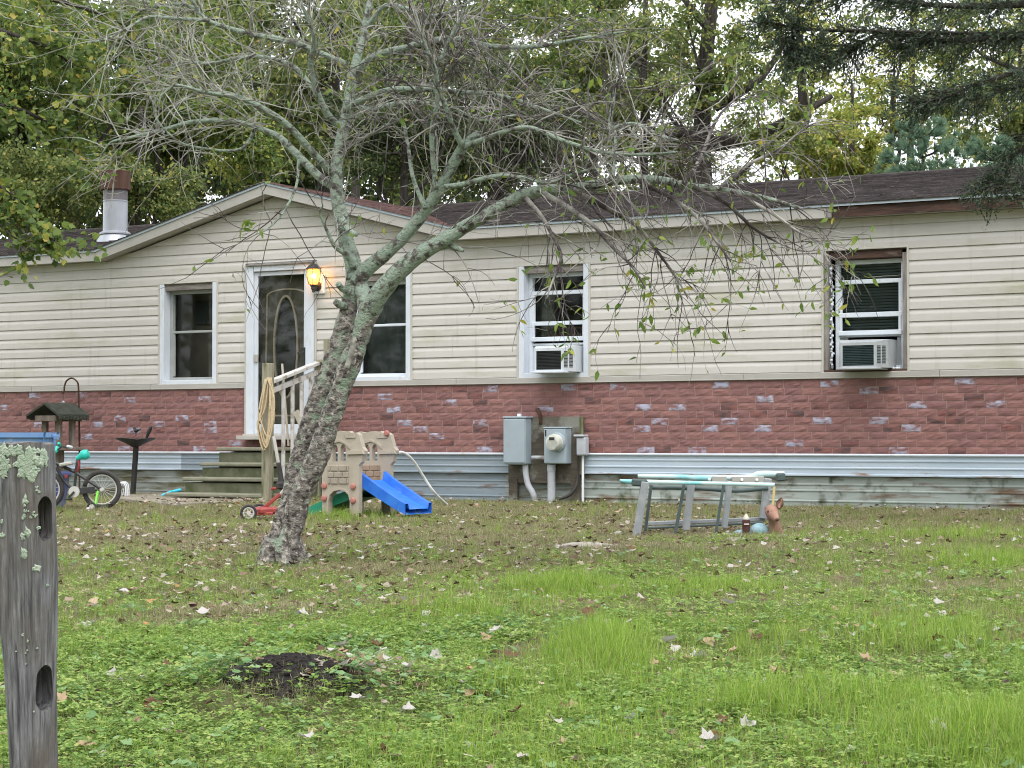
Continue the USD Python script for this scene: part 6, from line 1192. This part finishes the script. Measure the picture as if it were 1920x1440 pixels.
NR, NS = 150, 72; ys_ = np.linspace(832, 1600, NR); Lp = np.interp(ys_, [p[0] for p in prow], [p[1] for p in prow]); Rp = np.interp(ys_, [p[0] for p in prow], [p[2] for p in prow]); Ep = np.interp(ys_, [p[0] for p in prow], [p[3] for p in prow])
V = []
for k in range(NR):
    l, e, r_ = atZ(Lp[k], ys_[k], PZ), atZ(Ep[k], ys_[k], PZ - 0.055), atZ(Rp[k], ys_[k], PZ + 0.03)
    corners = [l + FLAT * 0.02, e, r_, r_ + FLAT * 0.07 - RIGHT * 0.02, l + FLAT * 0.10 + RIGHT * 0.03]
    pl = Polygon([(c @ RIGHT, c @ FLAT) for c in corners]).buffer(-0.012).buffer(0.012, quad_segs=6); ring = pl.exterior
    f0 = ring.project(Point(e @ RIGHT, e @ FLAT)) / ring.length
    for s_ in np.arange(NS) / NS:
        q = ring.interpolate(((s_ + f0) % 1.0) * ring.length); V.append(RIGHT * q.x + FLAT * q.y + np.array([0, 0, l[2]]))
V = np.array(V); ctr = np.repeat(V.reshape(NR, NS, 3).mean(1), NS, 0); dd = V - ctr; dd /= np.linalg.norm(dd, axis=1, keepdims=True)
gr = meshkit.fbm(V * np.array([55, 55, 5.0]), 4, 2) - 0.5; V = V + dd * (0.010 * gr + 0.012 * (meshkit.noise(V * np.array([14, 14, 3]), 9) - 0.5))[:, None]
V[:NS, 2] += 0.014 * (meshkit.noise(V[:NS] * 40, 4) - 0.5); V[-NS:, 2] = min(V[-NS:, 2].min(), pb[2] - 0.05)
top, bot = V[:NS].mean(0) + [0, 0, 0.006], V[-NS:].mean(0)
i, j = np.meshgrid(np.arange(NR - 1), np.arange(NS), indexing="ij"); a = i * NS + j; b_ = i * NS + (j + 1) % NS
F = np.vstack([np.stack([a, a + NS, b_ + NS], -1).reshape(-1, 3), np.stack([a, b_ + NS, b_], -1).reshape(-1, 3), [(NR * NS, k, (k + 1) % NS) for k in range(NS)], [(NR * NS + 1, (NR - 1) * NS + (k + 1) % NS, (NR - 1) * NS + k) for k in range(NS)]])
tm = trimesh.Trimesh(np.vstack([V, top, bot]), F, process=False)
if tm.volume < 0: tm.invert()
PM = trimesh.Trimesh(tm.vertices.copy(), tm.faces.copy(), process=False)
mm = m3.Manifold(m3.Mesh(np.asarray(tm.vertices, np.float32), np.asarray(tm.faces, np.uint32)))
for (xa, ya, ra), (xb, yb, rb_) in (((81, 950, 20), (82, 996, 19)), ((80, 1266, 20), (82, 1310, 23))):
    n_ = unit(-FLAT * 0.8 + RIGHT * 0.6)
    hull = []
    for px, py, rp in ((xa, ya, ra), (xb, yb, rb_)):
        c = atZ(px, py, PZ - 0.01)
        for k in (-0.06, 0.03): hull.append(m3.Manifold.sphere(rp / FPX * PZ, 24).translate([float(v) for v in c - n_ * k]))
    mm = mm - m3.Manifold.batch_hull(hull)
q = mm.to_mesh(); pv, pf = np.array(q.vert_properties[:, :3]), np.array(q.tri_verts)
part(post, "shaft", (pv, pf), Mx("grey_post"), 40)
# lichen flakes sit on the near faces of the post
rl = np.random.RandomState(9); lic = {0: B()}; tri = PM.triangles; cen = tri.mean(1); nor = PM.face_normals; cpx = proj(cen); vis = (nor @ -FWD) > 0.1; idx = np.nonzero(vis)[0]
def flake(px, py, r_):
    d2 = (cpx[idx, 0] - px) ** 2 + (cpx[idx, 1] - py) ** 2; i = idx[np.argmin(d2)]; c, n_ = cen[i], nor[i]; a = unit(np.cross(n_, [0, 0, 1.0])); b = np.cross(n_, a); m = 11; an = np.linspace(0, 2 * np.pi, m + 1)[:-1]; rr_ = r_ * rl.uniform(0.45, 1.4, m)
    v = [c + n_ * 0.0022] + [c + n_ * (0.0026 + rl.uniform(0, 0.0014)) + rr_[k] * 0.6 * (math.cos(an[k]) * a + math.sin(an[k]) * b) for k in range(m)] + [c + n_ * 0.0008 + rr_[k] * (math.cos(an[k]) * a + math.sin(an[k]) * b) for k in range(m)]
    f = [(0, 1 + k, 1 + (k + 1) % m) for k in range(m)] + [(1 + k, 1 + m + k, 1 + m + (k + 1) % m) for k in range(m)] + [(1 + k, 1 + m + (k + 1) % m, 1 + (k + 1) % m) for k in range(m)]
    return np.array(v), np.array(f)
for cx, cy, sx_, sy_, n in ((55, 862, 22, 12, 34), (48, 880, 14, 9, 18), (82, 858, 9, 13, 14), (10, 880, 9, 12, 14), (30, 846, 40, 5, 22), (60, 893, 10, 5, 10), (48, 960, 5, 14, 7), (62, 965, 5, 8, 6), (70, 918, 3, 5, 3), (90, 1098, 6, 5, 4), (45, 1000, 25, 60, 10), (50, 1220, 25, 90, 8)):
    for k in range(n): part(post, "lichen_flake", flake(cx + rl.normal() * sx_ * 0.6, cy + rl.normal() * sy_ * 0.6, rl.uniform(0.006, 0.014) if n > 8 else rl.uniform(0.002, 0.005)), Mx("lichen"))
# ================================================================ grass, clover, litter
leafmat("blade_dull", [(0, (0.14, 0.15, 0.055)), (0.35, (0.19, 0.22, 0.075)), (0.7, (0.25, 0.27, 0.10)), (0.88, (0.36, 0.31, 0.18)), (1, (0.42, 0.36, 0.24))], 0.7, 0.25, 0.2)
leafmat("blade_bright", [(0, (0.13, 0.215, 0.03)), (0.5, (0.23, 0.365, 0.05)), (0.82, (0.33, 0.46, 0.08)), (0.9, (0.40, 0.38, 0.17)), (1, (0.46, 0.42, 0.24))], 0.6, 0.4, 0.25)
leafmat("clover_green", [(0, (0.08, 0.15, 0.03)), (0.5, (0.18, 0.30, 0.06)), (0.88, (0.31, 0.43, 0.10)), (1, (0.42, 0.42, 0.15))], 0.6, 0.35, 0.25)
leafmat("ivy_green", [(0, (0.10, 0.20, 0.065)), (0.6, (0.16, 0.29, 0.11)), (1, (0.25, 0.37, 0.17))], 0.6, 0.3, 0.3)
leafmat("thatch", [(0, (0.20, 0.165, 0.10)), (0.5, (0.32, 0.27, 0.18)), (1, (0.46, 0.40, 0.29))], 0.9, 0.1, 0.1)
LIT = [(0, (0.05, 0.03, 0.022)), (0.2, (0.11, 0.068, 0.045)), (0.42, (0.21, 0.145, 0.095)), (0.62, (0.30, 0.235, 0.18)), (0.83, (0.38, 0.335, 0.29)), (0.95, (0.47, 0.44, 0.42)), (1, (0.42, 0.23, 0.09))]
leafmat("dead_leaves", LIT, 0.8, 0.15, 0.2)
def tuft(r, n, l0, l1, w, spread, lean, seg=3):
    V, F = [], []
    for k in range(n):
        a = r.uniform(0, 2 * np.pi); base = np.array([r.normal() * spread, r.normal() * spread, -0.01]); L = r.uniform(l0, l1); d = np.array([math.cos(a), math.sin(a), 0]); le = abs(r.normal()) * lean + 0.08; s = np.array([-d[1], d[0], 0]); n0 = len(V)
        for t in np.linspace(0, 1, seg + 1):
            c = base + d * L * le * t ** 1.8 + np.array([0, 0, L * (t - 0.35 * min(le, 1.6) * t ** 2.2)]); ww = w * (1 - t) ** 0.7 * 0.5
            V += [c - s * ww, c + s * ww] if t < 1 else [c]
        for i in range(seg):
            p = n0 + 2 * i
            F += [(p, p + 1, p + 2)] + ([(p + 1, p + 3, p + 2)] if i < seg - 1 else [])
    return np.array(V), np.array(F)
def clover(r, n, rad, h0, h1, spread, leaflets=3):
    V, F = [], []
    for k in range(n):
        c = np.array([r.normal() * spread, r.normal() * spread, r.uniform(h0, h1)]); rr_ = rad * r.uniform(0.7, 1.25); tilt = r.normal(size=2) * 0.25; a0 = r.uniform(0, 6.28)
        for q in range(leaflets):
            a = a0 + q * 2 * np.pi / leaflets; n0 = len(V); m = 6
            for t in np.linspace(-0.85, 0.85, m) * (1.05 if leaflets == 3 else 3.4):
                if leaflets == 3: p = np.array([math.cos(a), math.sin(a)]) * rr_ + 0.95 * rr_ * np.array([math.cos(a + t * 1.7), math.sin(a + t * 1.7)]) * 0.8
                else: p = rr_ * 1.3 * np.array([math.cos(a + t), math.sin(a + t)])
                V.append(c + np.array([p[0], p[1], p @ tilt + 0.12 * rr_ * abs(t)]))
            V.append(c); F += [(n0 + m, n0 + i, n0 + i + 1) for i in range(m - 1)]
        n0 = len(V); b = np.array([r.normal() * spread * 0.6, r.normal() * spread * 0.6, -0.01]); V += [b, b + [0.0015, 0, 0], c]; F.append((n0, n0 + 1, n0 + 2))
    return np.array(V), np.array(F)
rg = np.random.RandomState(8)
PROTO = {
 "turf": ("blade_dull", [tuft(rg, 20, 0.025, 0.06, 0.0032, 0.028, 0.9) for _ in range(4)], "short dull green and straw coloured turf covering the yard", "grass"),
 "tall_grass": ("blade_bright", [tuft(rg, 15, 0.07, 0.16, 0.0035, 0.022, 0.55) for _ in range(4)], "bright green longer grass growing in patches across the right of the lawn", "grass"),
 "clover_cover": ("clover_green", [clover(rg, 9, 0.0075, 0.015, 0.05, 0.034) for _ in range(4)], "bright green clover and small weeds spreading over the front lawn", "clover"),
 "ground_ivy": ("ivy_green", [clover(rg, 6, 0.011, 0.015, 0.05, 0.035, 1) for _ in range(3)], "round leaved ground ivy around the dark soil mound", "ground ivy"),
 "dry_thatch": ("thatch", [tuft(rg, 12, 0.03, 0.08, 0.003, 0.03, 2.2) for _ in range(3)], "dry straw coloured thatch lying between the green grass", "dry grass")}
# scatter over the part of the yard the lens sees, and some way past its sides
def scatter(n_per, zlo, zhi, r, wide=1.25):
    n = int(n_per * 0.2526 * wide * (zhi ** 2 - zlo ** 2)); Z = np.sqrt(r.uniform(zlo ** 2, zhi ** 2, n)); x = r.uniform(-1, 1, n) * 0.2526 * wide * Z; P = CAM[None] + Z[:, None] * FLAT + x[:, None] * RIGHT
    keep = P[:, 1] < -0.06; P = P[keep]; P[:, 2] = gz(P[:, 0], P[:, 1]); return P
def blob_w(P, spots):
    w = np.zeros(len(P))
    for px, py, rx, ry, a in spots:
        c = G(px, py); u = P - c; w = np.maximum(w, a * np.exp(-(((u @ RIGHT) / rx) ** 2 + ((u @ FLAT) / ry) ** 2)))
    return w
BRIGHT = [(1130, 1240, 0.22, 0.8, 1), (1060, 1110, 0.3, 0.5, 1), (1840, 1390, 0.40, 0.45, 1.1), (1700, 1200, 0.3, 0.6, 0.5), (1420, 1230, 0.4, 0.6, 0.4), (1780, 1010, 0.9, 0.5, 0.55), (1620, 1012, 0.7, 0.3, 0.55), (1880, 1060, 0.5, 0.8, 0.5), (1330, 1110, 0.4, 0.5, 0.45), (1480, 1330, 0.5, 0.5, 0.6), (650, 970, 0.5, 0.5, 0.8), (1000, 1400, 0.4, 0.5, 0.4), (870, 1160, 0.4, 0.5, 0.4), (960, 1300, 0.2, 0.4, 0.4)]
CLOV = [(330, 1250, 0.6, 0.9, 1.1), (700, 1200, 0.7, 0.6, 1.1), (420, 1390, 0.7, 0.6, 1.0), (800, 1390, 0.6, 0.5, 0.9), (560, 1190, 0.6, 0.5, 1.1), (1250, 1320, 0.6, 0.8, 0.8), (1550, 1280, 0.7, 1.0, 0.75), (1300, 1180, 0.6, 0.7, 0.7), (1650, 1400, 0.6, 0.5, 0.7), (1850, 1280, 0.5, 0.6, 0.7), (1430, 1020, 0.9, 0.5, 0.8), (1240, 1100, 0.6, 0.6, 0.7), (200, 1350, 0.6, 0.8, 1.0), (950, 1300, 0.5, 0.6, 0.8), (1100, 1410, 0.6, 0.4, 0.7), (705, 1020, 0.3, 0.3, 0.7)]
IVY = [(445, 1275, 0.18, 0.2, 1.0), (720, 1240, 0.3, 0.25, 1.0), (770, 1300, 0.25, 0.2, 0.9), (600, 1215, 0.3, 0.18, 1.0), (505, 1240, 0.25, 0.15, 0.9), (900, 1190, 0.3, 0.3, 0.6)]
BARE = [(550, 1275, 0.17, 0.16, 1.2), (610, 1262, 0.13, 0.13, 0.9), (350, 942, 1.2, 0.5, 1.0), (1280, 1000, 0.9, 0.35, 0.75), (1120, 1022, 0.45, 0.2, 0.8), (545, 1085, 0.4, 0.25, 0.3), (1480, 985, 0.6, 0.25, 0.6)]
LEAFY = [(620, 1150, 1.2, 0.8, 0.5), (1000, 1120, 1.0, 0.8, 0.5), (450, 1010, 1.3, 1.2, 1.0), (700, 1040, 1.4, 1.3, 0.85), (330, 1060, 1.0, 1.2, 1.0), (900, 1060, 1.2, 1.2, 0.6), (420, 1130, 0.8, 0.8, 0.8), (560, 1110, 0.9, 0.8, 0.75), (1250, 1030, 1.0, 0.6, 0.7), (450, 945, 1.4, 0.6, 0.9), (1300, 995, 0.8, 0.4, 1.0), (880, 990, 2.0, 1.0, 0.45), (1500, 1060, 1.2, 1.0, 0.35)]
def instancer(name, P, scale, protos, mats, label, cat, r):
    path = "/World/" + name; pi = UsdGeom.PointInstancer.Define(stage, path); data(pi.GetPrim(), label, cat, None, "stuff"); t = []
    for k, m in enumerate(protos):
        q = usdkit.mesh(stage, f"{path}/tuft_{k:03d}" if k else f"{path}/tuft", m, Mx(mats)); loose(q, Mx(mats), k); t.append(q.GetPath())
    for q in t: pi.CreatePrototypesRel().AddTarget(q)
    n = len(P); pi.CreateProtoIndicesAttr(Vt.IntArray.FromNumpy(r.randint(0, len(protos), n).astype(np.int32))); pi.CreatePositionsAttr(Vt.Vec3fArray.FromNumpy(P.astype(np.float32)))
    a = r.uniform(0, 2 * np.pi, n) / 2; o = np.stack([np.zeros(n), np.zeros(n), np.sin(a), np.cos(a)], 1).astype(np.float16)
    pi.CreateOrientationsAttr(Vt.QuathArray([Gf.Quath(float(w), float(x), float(y), float(z)) for x, y, z, w in o])); pi.CreateScalesAttr(Vt.Vec3fArray.FromNumpy(np.repeat(scale[:, None], 3, 1).astype(np.float32)))
def region(P):
    q = proj(P); ns = meshkit.fbm(P * 0.9 * [1, 1, 0], 3, 12); return blob_w(P, BRIGHT), blob_w(P, CLOV), blob_w(P, IVY), blob_w(P, BARE), blob_w(P, LEAFY), ns
for name, d_near, d_mid, d_far in (("turf", 650, 420, 300), ("tall_grass", 950, 520, 260), ("clover_cover", 900, 480, 160), ("ground_ivy", 420, 200, 0), ("dry_thatch", 330, 260, 190)):
    r = np.random.RandomState(len(name)); P = np.vstack([scatter(d, a, b, r) for d, a, b in ((d_near, 5.2, 9.5), (d_mid, 9.5, 14.5), (d_far, 14.5, 25.5)) if d])
    wb, wc, wi, wx, wl, ns = region(P); far = np.clip((proj(P)[:, 2] - 9) / 7, 0, 1); fine = meshkit.noise(P * 3.1 * [1, 1, 0], 33)
    if name == "turf": w = (1.0 - 0.35 * wc) * (1 - 0.95 * np.clip(1.2 * wx, 0, 1)) * (0.55 + 0.8 * fine) * (1 - 0.25 * wl)
    elif name == "tall_grass": w = (wb * (0.3 + 1.1 * fine) + 0.30 * (1 - 0.7 * far) * (ns > 0.40) * fine) * (1 - wx)
    elif name == "clover_cover": w = (wc * (0.30 + 0.85 * fine) + 0.20 * (1 - far) * (ns > 0.42) * (1 - 0.6 * wb)) * (1 - 0.98 * np.clip(1.3 * wx, 0, 1)) * (1 - 0.5 * np.minimum(wb, 1))
    elif name == "ground_ivy": w = (wi * (0.3 + 0.6 * fine) + 0.035 * (1 - far)) * (1 - 0.98 * np.clip(1.5 * wx, 0, 1))
    else: w = (0.5 + 0.5 * (ns < 0.5)) * (1 - 0.4 * wc) * (0.55 + 0.45 * far) + 0.12 * (wx > 0.4)
    k = r.rand(len(P)) < w; P = P[k]; m_, protos, lab, cat = PROTO[name]
    sc = r.uniform(0.7, 1.3, len(P)) * (1.0 if name != "tall_grass" else 0.75 + 0.45 * np.clip(wb[k], 0, 1)); instancer(name, P, sc, protos, m_, lab, cat, r)
# dark bare soil on the mound
pbr("black_soil", (0.006, 0.005, 0.005), (0.032, 0.026, 0.022), 26, 0.95, bump=1.0, bscale=70, bdist=0.02)
rs_ = np.random.RandomState(3); sb_ = B(); mc_ = np.array([MOUND[0], MOUND[1], 0]) + 0.02 * RIGHT - 0.06 * FLAT
moundz = gz
rings, K = 9, 40; an = np.linspace(0, 2 * np.pi, K + 1)[:-1]; prof = 0.45 + 1.1 * meshkit.noise(np.stack([np.cos(an) * 1.6 + 5, np.sin(an) * 1.6, 0 * an], 1), 4); V = []
for i in range(rings):
    t = i / (rings - 1); x = mc_[0] + (RIGHT[0] * np.cos(an) * 0.25 + FLAT[0] * np.sin(an) * 0.30) * prof * t; y = mc_[1] + (RIGHT[1] * np.cos(an) * 0.25 + FLAT[1] * np.sin(an) * 0.30) * prof * t
    V.append(np.stack([x, y, moundz(x, y) + 0.034 * (1 - t ** 2) - 0.004 * t + 0.022 * (meshkit.noise(np.stack([x, y, 0 * x], 1) * 28, 6) - 0.35) * (1 - t)], 1))
V = np.concatenate(V); i, j = np.meshgrid(np.arange(rings - 1), np.arange(K), indexing="ij"); a = i * K + j; b_ = i * K + (j + 1) % K; sb_.add(V, np.stack([a, a + K, b_ + K, b_], -1).reshape(-1, 4))
for k in range(420):
    t = rs_.uniform(0, 1) ** 0.8; a = rs_.uniform(0, 6.28); x = mc_[0] + (RIGHT[0] * math.cos(a) * 0.24 + FLAT[0] * math.sin(a) * 0.34) * t; y = mc_[1] + (RIGHT[1] * math.cos(a) * 0.24 + FLAT[1] * math.sin(a) * 0.34) * t
    sb_.sphere((x, y, float(moundz(x, y)) + 0.032 * max(0.0, 1 - (t * 1.1) ** 2)), rs_.uniform(0.004, 0.014, 3), 1)
part(None, "soil_mound", sb_, Mx("black_soil"), False, "low molehill like mound of bare black soil among the clover", "soil mound", "structure")
# fallen leaves: the nearest ones one by one, the rest as litter
rl2 = np.random.RandomState(15)
def dead(P, size, r):
    n = len(P); up = rdir(r, n) * 0.3 + [0, 0, 1.0]; a = r.uniform(0, 2 * np.pi, n); T_ = np.stack([np.cos(a), np.sin(a), r.normal(0, 0.25, n)], 1); kinds = r.rand(n)
    return leaves(P + np.stack([0 * a, 0 * a, r.uniform(0.025, 0.06, n)], 1), size, T_, up, "maple", np.stack([r.uniform(-0.5, 0.9, n), r.uniform(-0.3, 0.7, n)], 1))
P = np.vstack([scatter(d, a, b, rl2) for d, a, b in ((75, 5.6, 10.0), (95, 10.0, 14.5), (100, 14.5, 25))]); wb, wc, wi, wx, wl, ns = region(P); k = rl2.rand(len(P)) < np.clip(0.20 + 0.95 * wl * (0.35 + 1.0 * meshkit.noise(P * 2.3 * [1, 1, 0], 44)), 0, 1) * (1 - 0.35 * np.clip(wb, 0, 1)); P = P[k]
ma = rl2.uniform(0, 6.28, 70); mr = rl2.uniform(0.1, 1.0, 70); md = mc_[None] + (np.cos(ma) * mr)[:, None] * 0.25 * RIGHT + (np.sin(ma) * mr)[:, None] * 0.3 * FLAT + 0.27 * RIGHT - 0.05 * FLAT; md[:, 2] = moundz(md[:, 0], md[:, 1]); P = np.vstack([P, md])
part(None, "leaf_litter", dead(P, np.where(proj(P)[:, 2] < 10, 0.7, 1.0) * rl2.uniform(0.026, 0.062, len(P)), rl2), Mx("dead_leaves"), False, "fallen tan, grey and brown leaves littering the lawn around the tree and steps", "leaf litter", "stuff")
TONES = {"pale_grey": ([(0, (0.33, 0.30, 0.285)), (1, (0.46, 0.43, 0.41))], "pale grey dry fallen leaf lying upturned in the front lawn"), "tan": ([(0, (0.26, 0.17, 0.10)), (1, (0.40, 0.29, 0.19))], "tan dry fallen leaf lying curled in the front lawn"), "brown": ([(0, (0.05, 0.028, 0.02)), (1, (0.14, 0.075, 0.045))], "dark brown fallen leaf lying crumpled in the front lawn")}
for tn, (rp, lab) in TONES.items(): leafmat("fallen_" + tn, rp, 0.8, 0.15, 0.2)
def one_leaf(p, size, tone, lab, grp, r): 
    d = thing("fallen_leaf", lab, "leaf", p, grp); a = r.uniform(0, 6.28)
    part(d, "blade", leaves(p[None] + [0, 0, r.uniform(0.02, 0.05)], np.array([size]), np.array([[math.cos(a), math.sin(a), r.normal() * 0.3]]), np.array([[r.normal() * 0.35, r.normal() * 0.35 - 0.2, 1.0]]), "maple", np.array([[r.uniform(0.1, 1.0), r.uniform(-0.3, 0.9)]])), Mx(tone))
P = scatter(14, 5.6, 10.0, rl2, 1.02); wx = blob_w(P, BARE); tn_ = list(TONES)
for p in P[:170]:
    q = proj(p)
    if q[0] < 110 or q[0] > 1915 or q[1] > 1435: continue
    tn = tn_[rl2.choice(3, p=[0.38, 0.30, 0.32])]; one_leaf(p, rl2.uniform(0.04, 0.075), "fallen_" + tn, TONES[tn][1], tn.replace("_", " ") + " leaves fallen on the front lawn", rl2)
pbr("leaf_crimson", (0.22, 0.03, 0.05), (0.34, 0.07, 0.08), 40, 0.6); pbr("leaf_orange", (0.50, 0.30, 0.14), (0.62, 0.46, 0.30), 30, 0.7)
one_leaf(G(298, 1386), 0.06, "leaf_crimson", "single crimson red leaf near the fence post at the lower left", None, rl2); one_leaf(G(1350, 1408), 0.075, "leaf_orange", "large orange and cream leaf low in the foreground right of the middle", None, rl2); one_leaf(G(1480, 1165), 0.06, "leaf_orange", "orange edged leaf beside white ones below the fawn statue", None, rl2)
# small finds: white scrap by the ladder, flat stones
pbr("stone_pale", (0.32, 0.29, 0.25), (0.42, 0.39, 0.35), 14, 0.9, bump=0.4, bscale=50)
def stone(px, py, s, label, name="stone"):
    c = G(px, py); m = trimesh.creation.icosphere(3); v = np.array(m.vertices); v = v * (0.85 + 0.35 * meshkit.noise(v * 1.6 + px, 3))[:, None] * np.asarray(s); v = v @ rotz(TH).T
    part(None, name, (v + c, m.faces), Mx("stone_pale"), True, label, "stone")
stone(1100, 1024, (0.22, 0.10, 0.03), "flat pale stone set in the lawn left of the pool ladder"); stone(1160, 1001, (0.04, 0.03, 0.025), "small white stone beside the left foot of the pool ladder"); stone(1380, 1012, (0.09, 0.05, 0.02), "low pale stone in the leaves under the right half of the pool ladder"); stone(1495, 990, (0.12, 0.06, 0.02), "flat tan stone right of the fawn statue")
stone(1362, 1003, (0.05, 0.04, 0.02), "small grey stone under the middle of the pool ladder")
